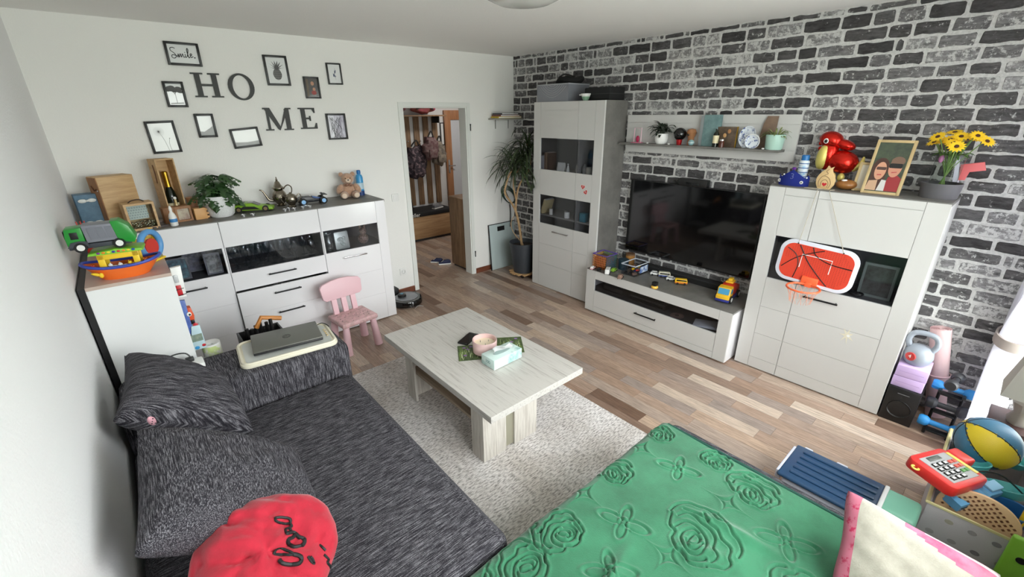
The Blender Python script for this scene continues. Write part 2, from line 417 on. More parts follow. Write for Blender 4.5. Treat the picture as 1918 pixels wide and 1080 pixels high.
for k, (nv, dz, r) in enumerate(sc):
    tone = rnd.betavariate(1.6, 1.9) if rnd.random() > .12 else rnd.uniform(.9, 1.0)
    if k < 295 and nv == 0:
        b = BM(); brick_shape(b, *r, rnd)
        o = bpy.data.objects.new('brick', finish('brick', b, m_brick, False, tone)); COL.objects.link(o); o.parent = bw
    else:
        f0 = len(rest.faces); brick_shape(rest, *r, rnd); rest_t += [tone]*(len(rest.faces)-f0)
me = finish('brick_field', rest, m_brick); a = me.attributes.new('tone', 'FLOAT', 'FACE'); a.data.foreach_set('value', rest_t)
o = bpy.data.objects.new('brick_field', me); COL.objects.link(o); o.parent = bw; o['kind'] = 'stuff'
# ------------------------------------------------------------------ window wall behind the camera
bm = BM(); y0, y1 = YF-.3, YF
box(bm, -.1, WIN[0], y0, y1, 0, H); box(bm, WIN[1], BAL[0], y0, y1, 0, H); box(bm, BAL[1], W+.1, y0, y1, 0, H)
box(bm, WIN[0], WIN[1], y0, y1, 0, WIN[2]); box(bm, WIN[0], WIN[1], y0, y1, WIN[3], H); box(bm, BAL[0], BAL[1], y0, y1, 0, BAL[2]); box(bm, BAL[0], BAL[1], y0, y1, BAL[3], H)
struct('wall_front', bm, m_wall)
def window(name, X0, X1, Z0, Z1, mull):
    bm = BM(); f = .06; ya, yb = YF-.20, YF-.13
    box(bm, X0, X0+f, ya, yb, Z0, Z1, .004); box(bm, X1-f, X1, ya, yb, Z0, Z1, .004); box(bm, X0+f, X1-f, ya, yb, Z0, Z0+f, .004); box(bm, X0+f, X1-f, ya, yb, Z1-f, Z1, .004)
    for m in mull: box(bm, m-.05, m+.05, ya, yb, Z0+f, Z1-f, .004)
    w = struct(name, bm, m_pvc)
    xs = [X0+f]+[m+s for m in mull for s in (-.05, .05)]+[X1-f]
    for i in range(0, len(xs), 2):
        bm = BM(); box(bm, xs[i], xs[i+1], YF-.168, YF-.164, Z0+f, Z1-f); struct('pane', bm, m_clear, parent=w)
    bm = BM(); hx = xs[1]-.02 if mull else X1-.03; cyl(bm, (hx, yb, (Z0+Z1)/2), (hx, yb+.035, (Z0+Z1)/2), .008, n=10); cyl(bm, (hx, yb+.03, (Z0+Z1)/2+.005), (hx, yb+.03, (Z0+Z1)/2-.11), .009, n=10)
    struct('window_handle', bm, m_pvc, True, parent=w)
    return w
window('window_1', *WIN, mull=[(WIN[0]+WIN[1])/2]); window('window_2', *BAL, mull=[])
bm = BM(); box(bm, WIN[0]-.04, WIN[1]+.04, YF-.13, YF+.03, WIN[2]-.03, WIN[2], .004); struct('trim_2', bm, M('window_sill_stone', (214, 212, 206), .35))
portal(WIN[0]+.06, WIN[1]-.06, WIN[2]+.06, WIN[3]-.06, YF-.31); portal(BAL[0]+.06, BAL[1]-.06, BAL[2]+.06, BAL[3]-.06, YF-.31)
# ------------------------------------------------------------------ hall beyond the doorway
m_hall = M('hall_white_paint', (218, 218, 218), .9, bump=.15, bs=90)
bm = BM(); box(bm, HX0-.1, HX1+.1, HY1, HY1+.1, 0, H); struct('wall_hall_back', bm, m_hall)
bm = BM(); box(bm, HX0-.1, HX0, D+.13, HY1, 0, H); struct('wall_hall_left', bm, m_hall)
bm = BM(); box(bm, HX1, HX1+.1, D+.13, HY1, 0, H); struct('wall_hall_right', bm, m_hall)
bm = BM(); box(bm, W+.1, HX1+.1, D+.05, D+.13, 0, H); struct('wall_hall_front', bm, m_hall)
bm = BM(); box(bm, HX0-.1, HX1+.1, D+.1, HY1+.1, H, H+.1); struct('ceiling_hall', bm, m_ceil)
l = bpy.data.lights.new('hall_fill_light', 'AREA'); l.shape = 'DISK'; l.size = .3; l.energy = 14; l.color = (1, .95, .88)  # unseen fill light added to brighten the hall, without any fixture
o = bpy.data.objects.new('hall_fill_light', l); COL.objects.link(o); o.location = (4.6, 5.6, H-.05)
# ------------------------------------------------------------------ shared furniture materials
m_gloss = M('white_gloss_lacquer', (236, 235, 238), .14, coat=.4)
m_satin = M('white_satin_front', (206, 205, 203), .36)
m_conc = M('concrete_grey_laminate', (126, 124, 120), .5, col2=(98, 96, 93), vs=5, thr=(.3, .7), bump=.1, bs=40)
m_dark = M('dark_cabinet_inside', (58, 57, 58), .7)
m_midin = M('grey_cabinet_inside', (124, 123, 124), .7)
m_handb = M('black_metal_handle', (34, 34, 36), .35, .6)
m_chrome = M('brushed_steel_handle', (190, 190, 190), .22, 1.)
m_smoke = pane_mat('smoked_cabinet_glass', (226, 227, 230), 1.0)
m_black = M('black_plastic', (22, 22, 23), .45)
m_blackg = M('black_gloss', (9, 9, 10), .06, coat=.3)
m_white = M('white_plastic', (236, 236, 234), .4)
def handle(par, face, plane, u0, u1, v, mat, off=.022, r=.0055):
    bm = BM()
    if face == 'x':
        box(bm, plane-off-r, plane-off+r, u0, u1, v-r, v+r, .002)
        for u in (u0+.012, u1-.012): box(bm, plane-off, plane+.001, u-.004, u+.004, v-.004, v+.004)
    else:
        box(bm, u0, u1, plane-off-r, plane-off+r, v-r, v+r, .002)
        for u in (u0+.012, u1-.012): box(bm, u-.004, u+.004, plane-off, plane+.001, v-.004, v+.004)
    return part('handle', bm, mat, par, world=True)
def pane(par, face, plane, u0, u1, v0, v1, mat=None):
    bm = BM()
    if face == 'x': box(bm, plane+.006, plane+.010, u0, u1, v0, v1)
    else: box(bm, u0, u1, plane+.006, plane+.010, v0, v1)
    return part('pane', bm, mat or m_smoke, par, False, world=True)
# ------------------------------------------------------------------ sideboard
SBX0, SBX1, SBY, SBH = .14, 2.123, 3.89, 1.194
S1, S2 = .775, 1.509
t = thing('sideboard', 'white glossy sideboard with concrete grey top and glass strips', 'sideboard', ((SBX0+SBX1)/2, 4.12, 0))
bm = BM(); ya, yb = SBY+.022, D-.016
box(bm, SBX0, SBX0+.018, ya, yb, .0, SBH-.022); box(bm, SBX1-.018, SBX1, ya, yb, 0, SBH-.022); box(bm, SBX0+.018, SBX1-.018, ya, yb, .05, .07)
part('carcass', bm, m_gloss, t, False, world=True)
bm = BM(); box(bm, SBX0+.018, SBX1-.018, yb-.006, yb, .07, SBH-.022); part('back_panel', bm, m_midin, t, False, world=True)
for x in (S1, S2):
    bm = BM(); box(bm, x-.009, x+.009, ya, yb-.006, .07, SBH-.022); part('divider', bm, m_midin, t, False, world=True)
for a, b in ((SBX0+.018, S1-.009), (S1+.009, S2-.009), (S2+.009, SBX1-.018)):
    bm = BM(); box(bm, a, b, ya+.01, yb-.006, .755, .773); part('inner_shelf', bm, m_midin, t, False, world=True)
bm = BM(); box(bm, SBX0-.004, SBX1+.002, SBY+.002, D-.015, SBH-.022, SBH, .001); part('top_panel', bm, m_conc, t, False, world=True)
def front_door(par, name, face, plane, rects, mat, panes=(), hnd=None, hm=None):
    bm = BM(); panels(bm, face, plane, .019, rects)
    d = part(name, bm, mat, par, False, world=True)
    for p in panes: pane(d, face, plane, *p)
    if hnd: handle(d, face, plane, *hnd, hm or m_handb)
    return d
zt = SBH-.006
L0, L1 = SBX0+.002, S1-.002
front_door(t, 'door', 'y', SBY, [(L0, L0+.09, .01, zt), (L0+.09, L1, .988, zt), (L1-.014, L1, .78, .988), (L0+.09, L1, .53, .78), (L0+.09, L1, .28, .53), (L0+.09, L1, .01, .28)], m_gloss, [(L0+.09, L1-.014, .78, .988)], (.44, .602, .712))
C0, C1 = S1+.002, S2-.002
front_door(t, 'flap_door', 'y', SBY, [(C0, C1, .988, zt), (C0, C0+.006, .78, .988), (C1-.006, C1, .78, .988)], m_gloss, [(C0+.006, C1-.006, .78, .988)])
front_door(t, 'drawer', 'y', SBY, [(C0, C1, .623, .777)], m_gloss, (), (1.034, 1.25, .714))
d2 = front_door(t, 'drawer', 'y', SBY-.035, [(C0, C1, .41, .612), (C0, C1, .23, .41)], m_gloss, (), (1.04, 1.252, .556))
handle(d2, 'y', SBY-.035, 1.04, 1.252, .378, m_handb)
bm = BM(); box(bm, C0+.012, C1-.012, SBY-.016, SBY+.34, .25, .265); box(bm, C0+.012, C0+.024, SBY-.016, SBY+.34, .265, .57); box(bm, C1-.024, C1-.012, SBY-.016, SBY+.34, .265, .57); part('drawer_box', bm, m_dark, d2, False, world=True)
front_door(t, 'drawer', 'y', SBY, [(C0, C1, .01, .226)], m_gloss)
R0, R1 = S2+.002, SBX1-.002
front_door(t, 'door', 'y', SBY, [(R1-.093, R1, .01, zt), (R0, R1-.093, .988, zt), (R0, R0+.012, .783, .988), (R0, R1-.093, .53, .783), (R0, R1-.093, .28, .53), (R0, R1-.093, .01, .28)], m_gloss, [(R0+.012, R1-.093, .783, .988)], (1.663, 1.883, .72), m_chrome)
# ------------------------------------------------------------------ tall display cabinet
TX, TY0, TY1, TZ = 3.807, 2.692, 3.629, 2.043
t = thing('display_cabinet', 'tall white display cabinet with concrete side and two glazed bands', 'cabinet', (3.99, 3.16, 0))
bm = BM(); xa, xb = TX+.021, W-.008
box(bm, xa, xb, TY0, TY0+.02, 0, TZ); box(bm, xa, xb, TY1-.02, TY1, 0, TZ); box(bm, xa, xb, TY0+.02, TY1-.02, TZ-.02, TZ); box(bm, xa, xb, TY0+.02, TY1-.02, .04, .06); box(bm, xa+.02, xa+.03, TY0+.02, TY1-.02, 0, .04)
part('carcass', bm, m_conc, t, False, world=True)
bm = BM(); box(bm, xb-.006, xb, TY0+.02, TY1-.02, .06, TZ-.02); part('back_panel', bm, m_midin, t, False, world=True)
bm = BM(); box(bm, xa+.005, xb-.006, 2.995, 3.013, .06, TZ-.02); part('divider', bm, m_midin, t, False, world=True)
for z in (.60, .852, 1.34, 1.72):
    for (a, b) in ((TY0+.02, 2.995), (3.013, TY1-.02)):
        bm = BM(); box(bm, xa+.012, xb-.006, a, b, z, z+.016); part('inner_shelf', bm, M('grey_shelf_board', (150, 148, 145), .5), t, False, world=True)
SP = 3.004; ZT = TZ-.002
front_door(t, 'door', 'x', TX, [(3.524, TY1, .01, ZT), (SP+.001, 3.524, 1.96, ZT), (SP+.001, 3.524, 1.69, 1.96), (SP+.001, 3.524, 1.093, 1.365), (SP+.001, 3.524, .535, .772), (SP+.001, 3.524, .30, .535), (SP+.001, 3.524, .01, .30)], m_satin, [(SP+.004, 3.524, 1.365, 1.69), (SP+.004, 3.524, .772, 1.093)], (3.068, 3.30, .705), m_chrome)
front_door(t, 'door', 'x', TX, [(TY0, 2.795, .01, ZT), (2.795, SP-.001, 1.96, ZT), (2.795, SP-.001, 1.69, 1.96), (2.795, SP-.001, 1.093, 1.365), (2.795, SP-.001, .535, .772), (2.795, SP-.001, .30, .535), (2.795, SP-.001, .01, .30)], m_satin, [(2.795, SP-.004, 1.365, 1.69), (2.795, SP-.004, .772, 1.093)])
# heart magnets on its door
m_heart = M('red_heart_sticker', (196, 42, 40), .5)
m_hw = M('sticker_white_edge', (235, 225, 222), .5)
def heart_poly(s, n=28):
    return [(s*.062*16*math.sin(a)**3, s*.062*(13*math.cos(a)-5*math.cos(2*a)-2*math.cos(3*a)-math.cos(4*a))) for a in [2*PI*i/n for i in range(n)]]
for (px, py, ang, lab) in ((1092, 350, .1, 'red heart sticker, the upper one on the display cabinet door'), (1097, 360, -.5, 'red heart sticker, the tilted lower one on the display cabinet door')):
    p = at(px, py, 'x', TX)
    h = thing('heart_sticker', lab, 'sticker', (TX-.0005, p.y, p.z), rot=(0, 0, -PI/2))
    bm = BM(); prism(bm, heart_poly(.028), -.0016, 0, Matrix.Rotation(ang, 4, 'Y')); part('edge', bm, m_hw, h, False)
    bm = BM(); prism(bm, heart_poly(.024), -.0026, -.0012, Matrix.Rotation(ang, 4, 'Y')); f = part('heart_face', bm, m_heart, h, False)
    for k in (-1, 0, 1):
        bm = BM(); box(bm, -.012+abs(k)*.004, .012-abs(k)*.004, -.0032, -.0024, k*.007+.002, k*.007+.004, mat=Matrix.Rotation(ang, 4, 'Y')); part('text_line', bm, m_hw, h, False)
# ------------------------------------------------------------------ highboard
BX, BY0, BY1, BZ = 3.798, .211, 1.17, 1.448
t = thing('highboard', 'white highboard with smoked window strip and hanging basketball hoop', 'cabinet', (3.98, .69, 0))
xa, xb = BX+.021, W-.008
bm = BM()
box(bm, xa, xb, BY0, BY0+.018, 0, BZ-.018); box(bm, xa, xb, BY1-.018, BY1, 0, BZ-.018); box(bm, xa, xb, BY0+.018, BY1-.018, .04, .06); box(bm, xa+.02, xa+.03, BY0+.02, BY1-.02, 0, .04)
part('carcass', bm, m_satin, t, False, world=True)
bm = BM(); box(bm, BX+.001, xb, BY0-.001, BY1+.001, BZ-.018, BZ, .001); part('top_panel', bm, m_conc, t, False, world=True)
bm = BM(); box(bm, xb-.006, xb, BY0+.018, BY1-.018, .06, BZ-.02); part('back_panel', bm, m_midin, t, False, world=True)
for z in (.4, .755, 1.115):
    bm = BM(); box(bm, xa+.012, xb-.006, BY0+.018, BY1-.018, z, z+.016); part('inner_shelf', bm, m_midin, t, False, world=True)
SP = .861; ZT = BZ-.006
front_door(t, 'door', 'x', BX, [(1.065, BY1, .01, ZT), (SP+.0015, 1.065, 1.39, ZT), (SP+.0015, 1.065, 1.098, 1.39), (SP+.0015, 1.065, .54, .775), (SP+.0015, 1.065, .31, .54), (SP+.0015, 1.065, .10, .31), (SP+.0015, 1.065, .01, .10)], m_satin, [(SP+.003, 1.065, .775, 1.098)])
front_door(t, 'door', 'x', BX, [(BY0, .318, .01, ZT), (.318, SP-.0015, 1.39, ZT), (.318, SP-.0015, 1.098, 1.39), (.318, SP-.0015, .54, .775), (.318, SP-.0015, .31, .54), (.318, SP-.0015, .10, .31), (.318, SP-.0015, .01, .10)], m_satin, [(.318, SP-.003, .775, 1.098)], (.589, .80, .706))
# ------------------------------------------------------------------ media console
KX, KY0, KY1, KZ = 3.673, 1.202, 2.681, .462
t = thing('media_console', 'low white media console with concrete top under the television', 'media console', (3.91, 1.94, 0))
xa, xb = KX+.021, W-.008
bm = BM()
box(bm, xa, xb, KY0, KY0+.018, .012, KZ-.016); box(bm, xa, xb, KY1-.018, KY1, .012, KZ-.016); box(bm, xa, xb, KY0+.018, KY1-.018, .02, .036)
for y in (KY0+.05, KY1-.05): box(bm, xa+.03, xa+.07, y-.02, y+.02, 0, .02); box(bm, xb-.07, xb-.03, y-.02, y+.02, 0, .02)
part('carcass', bm, m_gloss, t, False, world=True)
bm = BM(); box(bm, KX+.001, xb, KY0-.001, KY1+.001, KZ-.016, KZ, .001); part('top_panel', bm, m_conc, t, False, world=True)
bm = BM(); box(bm, xa+.005, xb-.01, KY0+.018, KY1-.018, .226, .242); part('inner_shelf', bm, m_dark, t, False, world=True)
bm = BM(); box(bm, xb-.01, xb, KY0+.018, KY1-.018, .036, KZ-.016); part('back_panel', bm, m_dark, t, False, world=True)
fr = BM(); panels(fr, 'x', KX, .019, [(KY0, 1.304, .015, KZ-.004), (2.573, KY1, .015, KZ-.004), (1.304, 2.573, .372, KZ-.004), (1.304, 2.573, .015, .075)])
part('front_frame', fr, m_satin, t, False, world=True)
front_door(t, 'drawer', 'x', KX, [(1.306, 2.571, .077, .245)], m_satin, (), (1.847, 2.071, .176))
pane(t, 'x', KX, 1.304, 2.573, .247, .372)
# ------------------------------------------------------------------ wall shelf
t = thing('wall_shelf', 'long white wall shelf with back board on the brick wall', 'wall shelf', (W, 1.91, 1.58))
bm = BM(); panels(bm, 'x', W-.036, .024, [(1.165, 2.659, 1.845, 1.913), (1.165, 2.659, 1.66, 1.845), (1.165, 2.659, 1.58, 1.66)])
part('back_board', bm, m_satin, t, False, world=True)
SHZ = 1.668
bm = BM(); box(bm, W-.16, W-.034, 1.235, 2.655, SHZ-.018, SHZ, .001); part('ledge', bm, m_conc, t, False, world=True)
# ------------------------------------------------------------------ television
t = thing('television', 'large switched-off flat television on the brick wall', 'television', (4.1, 1.92, .61))
bm = BM(); box(bm, 4.1, 4.135, 1.285, 2.54, .612, 1.327, .004); part('housing', bm, m_black, t, world=True)
bm = BM(); box(bm, 4.0985, 4.1005, 1.293, 2.532, .628, 1.320); part('screen', bm, m_blackg, t, False, world=True)
bm = BM(); box(bm, 4.13, W-.03, 1.7, 2.1, .85, 1.15, .004); part('wall_bracket', bm, m_black, t, world=True)
a = at(1272, 345, 'x', 4.1); b = at(1326, 349, 'x', 4.1)
t = thing('sensor_bar', 'small black camera bar perched on top of the television', 'camera bar', (4.11, (a.y+b.y)/2, 1.327))
bm = BM(); box(bm, -.035, .03, -abs(a.y-b.y)/2, abs(a.y-b.y)/2, .0, .062, .008); part('housing', bm, m_black, t)
bm = BM(); box(bm, -.036, -.034, -.06, .06, .01, .032); part('lens_window', bm, m_blackg, t, False)
t = thing('soundbar', 'long black soundbar on the console behind the toy cars', 'soundbar', (4.09, 1.86, KZ))
bm = BM(); box(bm, -.045, .045, -.45, .45, 0, .06, .01); part('body', bm, M('black_speaker_cloth', (30, 30, 31), .85, bump=.3, bs=600), t)
bm = BM(); box(bm, -.0465, -.044, -.4, .4, .014, .046); part('grille', bm, M('black_speaker_mesh', (16, 16, 17), .7), t, False)
# ------------------------------------------------------------------ coffee table
m_lw = M('whitewashed_wood', (198, 194, 189), .5, col2=(130, 122, 116), vs=3.2, vstretch=(26, 1.3, 26), thr=(.52, .80), bump=.25, bs=4, bstretch=(30, 1.2, 30))
m_lwv = M('whitewashed_wood_upright', (206, 200, 192), .5, col2=(150, 140, 130), vs=3.2, vstretch=(22, 22, 1.0), thr=(.46, .76), bump=.25, bs=4, bstretch=(30, 30, 1.2))
m_oak = M('grey_oak_shelf', (158, 138, 118), .5, col2=(124, 106, 90), vs=3, vstretch=(22, 1, 22))
RUGZ = .012
t = thing('coffee_table', 'pale whitewashed wood coffee table with lower shelf', 'table', (1.824, 2.09, RUGZ))
X0, X1, Y0, Y1, ZT = 1.459, 2.189, 1.47, 2.709, .46
bm = BM(); box(bm, X0, X1, Y0, Y1, ZT-.042, ZT, .0015); part('tabletop', bm, m_lw, t, False, world=True)
for y0, y1 in ((1.67, 2.53),):
    for yy, sgn in ((y0, -1), (y1, 1)):
        for (a, b) in ((1.535, 1.69), (1.757, 1.945)):
            bm = BM(); box(bm, a, b, yy-.045, yy+.0, RUGZ, ZT-.042, .0015); part('leg_board', bm, m_lwv, t, False, world=True)
        bm = BM(); box(bm, 1.69, 1.757, yy-.032, yy-.012, RUGZ+.01, ZT-.042); part('leg_insert', bm, M('olive_grey_insert', (150, 146, 128), .5), t, False, world=True)
    for a in (1.517, ):
        for yy in (y0, y1):
            bm = BM(); box(bm, a, a+.018, yy-.11 if yy == y1 else yy-.045, yy if yy == y1 else yy+.07, RUGZ, ZT-.042, .0015); part('leg_board', bm, m_lwv, t, False, world=True)
bm = BM(); box(bm, 1.536, 1.935, 1.67, 2.485, .235, .258, .001); part('lower_shelf', bm, m_oak, t, False, world=True)
# ------------------------------------------------------------------ rug
m_rug = bpy.data.materials.new('grey_distressed_rug'); m_rug.use_nodes = True
def _rug(m):
    nt = m.node_tree; p = nt.nodes['Principled BSDF']; L = nt.links.new; tc = N(nt, 'TexCoord')
    mp = N(nt, 'Mapping'); mp.inputs['Scale'].default_value = (22, 75, 1); L(tc.outputs['Object'], mp.inputs['Vector'])
    n1 = N(nt, 'TexNoise', Scale=1.6, Detail=5.0, Roughness=.6); L(mp.outputs[0], n1.inputs['Vector'])
    n2 = N(nt, 'TexNoise', Scale=2.2, Detail=6.0); L(tc.outputs['Object'], n2.inputs['Vector'])
    r = N(nt, 'ValToRGB'); r.color_ramp.elements[0].position = .36; r.color_ramp.elements[1].position = .56
    r.color_ramp.elements[0].color = (*lin((150, 144, 142)), 1); r.color_ramp.elements[1].color = (*lin((232, 227, 226)), 1); L(n1.outputs['Fac'], r.inputs['Fac'])
    r2 = N(nt, 'ValToRGB'); r2.color_ramp.elements[0].position = .35; r2.color_ramp.elements[1].position = .62
    r2.color_ramp.elements[0].color = (.72, .69, .65, 1); r2.color_ramp.elements[1].color = (1, 1, 1, 1); L(n2.outputs['Fac'], r2.inputs['Fac'])
    mx = N(nt, 'MixRGB', blend_type='MULTIPLY'); mx.inputs[0].default_value = 1; L(r.outputs[0], mx.inputs[1]); L(r2.outputs[0], mx.inputs[2]); L(mx.outputs[0], p.inputs['Base Color'])
    bu = N(nt, 'Bump', Strength=.6, Distance=.004); L(n1.outputs['Fac'], bu.inputs['Height']); L(bu.outputs[0], p.inputs['Normal']); p.inputs['Roughness'].default_value = .95
_rug(m_rug)
bm = BM(); box(bm, -.672, .672, -1.095, 1.095, 0, RUGZ, .003)
t = solo('rug', bm, m_rug, 'grey distressed short pile rug under the coffee table', 'rug', (1.79, 1.97, 0))
# ------------------------------------------------------------------ sofa
def streak_mat(name, scale, dark=(36, 34, 40), light=(150, 148, 154)):
    m = bpy.data.materials.new(name); m.use_nodes = True; nt = m.node_tree; p = nt.nodes['Principled BSDF']; L = nt.links.new; tc = N(nt, 'TexCoord')
    mp = N(nt, 'Mapping'); mp.inputs['Scale'].default_value = scale; L(tc.outputs['Object'], mp.inputs['Vector'])
    n1 = N(nt, 'TexNoise', Scale=1., Detail=3.0, Roughness=.6); L(mp.outputs[0], n1.inputs['Vector'])
    n2 = N(nt, 'TexNoise', Scale=420., Detail=1.0); L(tc.outputs['Object'], n2.inputs['Vector'])
    ma = N(nt, 'Math', operation='MULTIPLY_ADD'); ma.inputs[1].default_value = .35; L(n2.outputs['Fac'], ma.inputs[0]); L(n1.outputs['Fac'], ma.inputs[2])
    r = N(nt, 'ValToRGB'); cr = r.color_ramp; cr.elements[0].position = .58; cr.elements[1].position = .90; cr.elements[0].color = (*lin(dark), 1); cr.elements[1].color = (*lin(light), 1)
    e = cr.elements.new(.69); e.color = (*lin(tuple(a*.72+b*.28 for a, b in zip(dark, light))), 1)
    L(ma.outputs[0], r.inputs['Fac']); L(r.outputs[0], p.inputs['Base Color']); p.inputs['Roughness'].default_value = .9; p.inputs['Specular IOR Level'].default_value = .2
    bu = N(nt, 'Bump', Strength=.5, Distance=.003); L(ma.outputs[0], bu.inputs['Height']); L(bu.outputs[0], p.inputs['Normal']); return m
m_fx = streak_mat('charcoal_melange_weave_across', (20, 430, 430)); m_fz = streak_mat('charcoal_melange_weave_upright', (430, 20, 20)); m_fy = streak_mat('charcoal_melange_weave_lengthwise', (430, 20, 430))
m_fdk = M('black_sofa_base', (26, 25, 28), .85)
def softbox(bm, x0, x1, y0, y1, z0, z1, r=.05, n=4, crown=.0):
    vs = box(bm, x0, x1, y0, y1, z0, z1, r, n)
SZ = .425
t = thing('sofa', 'charcoal melange corner sofa with wide chaise', 'sofa', (.9, 1.2, 0))
bm = BM(); softbox(bm, .02, 1.11, .90, 2.47, .20, SZ, .05); part('seat_cushion', bm, m_fx, t, world=True)
bm = BM(); box(bm, .03, 1.09, .91, 2.46, .05, .21, .01); part('seat_base', bm, m_fdk, t, world=True)
bm = BM(); softbox(bm, .02, 1.13, 2.47, 2.89, .04, .615, .045); part('armrest', bm, m_fz, t, world=True)
bm = BM(); softbox(bm, .02, 2.225, YF+.03, .865, .17, SZ-.012, .05); part('chaise_cushion', bm, m_fy, t, world=True)
bm = BM(); box(bm, .05, 2.19, YF+.05, .84, .05, .18, .01); part('chaise_base', bm, m_fdk, t, world=True)
for (x, y) in ((.1, .98), (1.02, .98), (.1, 2.4), (1.02, 2.4), (.12, -.35), (2.1, -.35), (2.1, .76)):
    bm = BM(); cyl(bm, (x, y, 0), (x, y, .052), .022, .026, 12); part('foot', bm, m_black, t, world=True)
# ------------------------------------------------------------------ gallery wall
m_fblk = M('black_picture_frame', (26, 26, 27), .4)
m_paper = M('glazed_white_print', (226, 228, 228), .5, coat=1.0)
m_ink = M('black_ink', (28, 28, 30), .6)
m_inkg = M('grey_ink', (128, 128, 126), .6); m_inkd = M('dark_grey_ink', (84, 84, 84), .6); m_inkl = M('light_grey_ink', (186, 188, 188), .6)
def Z1(x, y): return (240+x*.25026, 50+y*.25026)
def wall_frame(label, TL, TR, BR, BL, paper=None, fw=.016, group=None):
    P = [at(*Z1(*c), 'y', D) for c in (TL, TR, BR, BL)]
    c = sum(P, Vector())/4; ux = ((P[1]-P[0])+(P[2]-P[3]))/2; w = ux.length; h = (((P[0]-P[3])+(P[1]-P[2]))/2).length
    ang = -math.atan2(ux.z, ux.x)
    t = thing('framed_picture', label, 'picture frame', (c.x, D, c.z), rot=(0, ang, 0))
    for nm, (a, b, e, f) in (('frame_side', (-w/2, -w/2+fw, -h/2, h/2)), ('frame_side', (w/2-fw, w/2, -h/2, h/2)), ('frame_rail', (-w/2+fw, w/2-fw, -h/2, -h/2+fw)), ('frame_rail', (-w/2+fw, w/2-fw, h/2-fw, h/2))):
        bm = BM(); box(bm, a, b, -.02, -.001, e, f, .0015); part(nm, bm, m_fblk, t)
    bm = BM(); box(bm, -w/2+fw, w/2-fw, -.010, -.001, -h/2+fw, h/2-fw); pr = part('print', bm, paper or m_paper, t, False)
    return t, pr, w-2*fw, h-2*fw
def ink(par, polys, mat, name='drawing', y=-.0108):
    bm = BM()
    for i, p in enumerate(polys): prism(bm, p, y-.00004*i, -.0095)
    return part(name, bm, mat, par, False)
def inktube(par, lines, r, mat, name='drawing', y=-.0104):
    bm = BM()
    for l in lines: tube(bm, [(x, y, z) for x, z in l], r, 5)
    return part(name, bm, mat, par)
def sp(pts, k=6): return [(v.x, v.z) for v in smoothpath([(x, 0, z) for x, z in pts], k)]
# Smile
t, pr, w, h = wall_frame('landscape black frame with the handwritten word Smile', (255, 105), (518, 130), (557, 300), (302, 287))
s = w/2.6
def sc_(l, ox, k=1.): return [((x*k+ox)*s, z*k*s) for x, z in l]
ls = [sp([(-.62, .42), (-.75, .5), (-.98, .45), (-1.0, .25), (-.75, .05), (-.62, -.2), (-.8, -.38), (-1.0, -.3), (-.9, -.1), (-.5, -.2)]),
      sp([(-.5, -.3), (-.42, .0), (-.38, -.28), (-.25, .03), (-.2, -.26), (-.06, .03), (0, -.25), (.1, -.2)]), sp([(.16, .02), (.16, -.25), (.26, -.2)]),
      sp([(.3, -.2), (.48, .35), (.42, .5), (.36, .3), (.42, -.25), (.52, -.2)]), sp([(.55, -.12), (.72, -.02), (.68, .08), (.58, .0), (.62, -.24), (.82, -.14)])]
inktube(pr, [[(x*s*1.05, z*s*1.15) for x, z in l] for l in ls], .0026, m_ink, 'lettering')
ink(pr, [[(x+.98*s, z-.02) for x, z in heart_poly(.006)]], m_ink, 'heart_mark'); ink(pr, [[(.16*s*1.05+x, .18*s+z) for x, z in circ(.003, 8)]], m_ink, 'lettering_dot')
# tree
t, pr, w, h = wall_frame('upright black frame with a grey umbrella tree print', (246, 407), (405, 412), (452, 603), (300, 602))
rr = random.Random(2)
ink(pr, [circ(rr.uniform(.012, .022), 12, rr.uniform(-.042, .042), .03+rr.uniform(-.014, .02), rr.uniform(.008, .014)) for _ in range(20)], m_inkd, 'tree_crown')
inktube(pr, [[(0, .03), (.001, -.06)], [(0, 0), (-.02, .03)], [(0, .005), (.02, .035)]], .0014, m_inkd, 'trunk'); ink(pr, [[(-w*.42, -.06), (w*.42, -.055), (w*.42, -.064), (-w*.42, -.068)]], m_inkl, 'ground_line')
# dandelion
t, pr, w, h = wall_frame('large upright black frame with a dandelion print', (110, 710), (332, 700), (410, 935), (195, 952))
dl = []
for i in range(26):
    a = 2*PI*i/26; dl.append([(-.02+.004*math.cos(a), .04+.004*math.sin(a)), (-.02+.034*math.cos(a), .04+.034*math.sin(a))])
inktube(pr, dl, .0005, m_inkg, 'seed_head'); inktube(pr, [sp([(-.02, .04), (.0, -.02), (.012, -h/2)]), sp([(.035, -.01), (.025, -.05), (.028, -h/2)])], .0011, m_inkg, 'stem')
ink(pr, [circ(.005, 10, -.02, .04)], m_inkd, 'seed_core'); ink(pr, [circ(.003, 8, .035, -.01)], m_inkd, 'seed_core')
t, pr, w, h = wall_frame('small upright black frame with a pale misty hillside print', (483, 652), (628, 650), (673, 825), (535, 830))
ink(pr, [[(-w/2, -h/2), (w/2, -h/2), (w/2, .0), (.02, -.02), (-.02, -.045), (-w/2, -.04)]], m_inkl, 'hill')
t, pr, w, h = wall_frame('landscape black frame with a nearly white print', (752, 767), (964, 747), (1003, 888), (797, 915))
ink(pr, [[(-w/2, -h/2), (w/2, -h/2), (w/2, -.03), (0, -.036), (-w/2, -.028)]], m_inkl, 'hill')
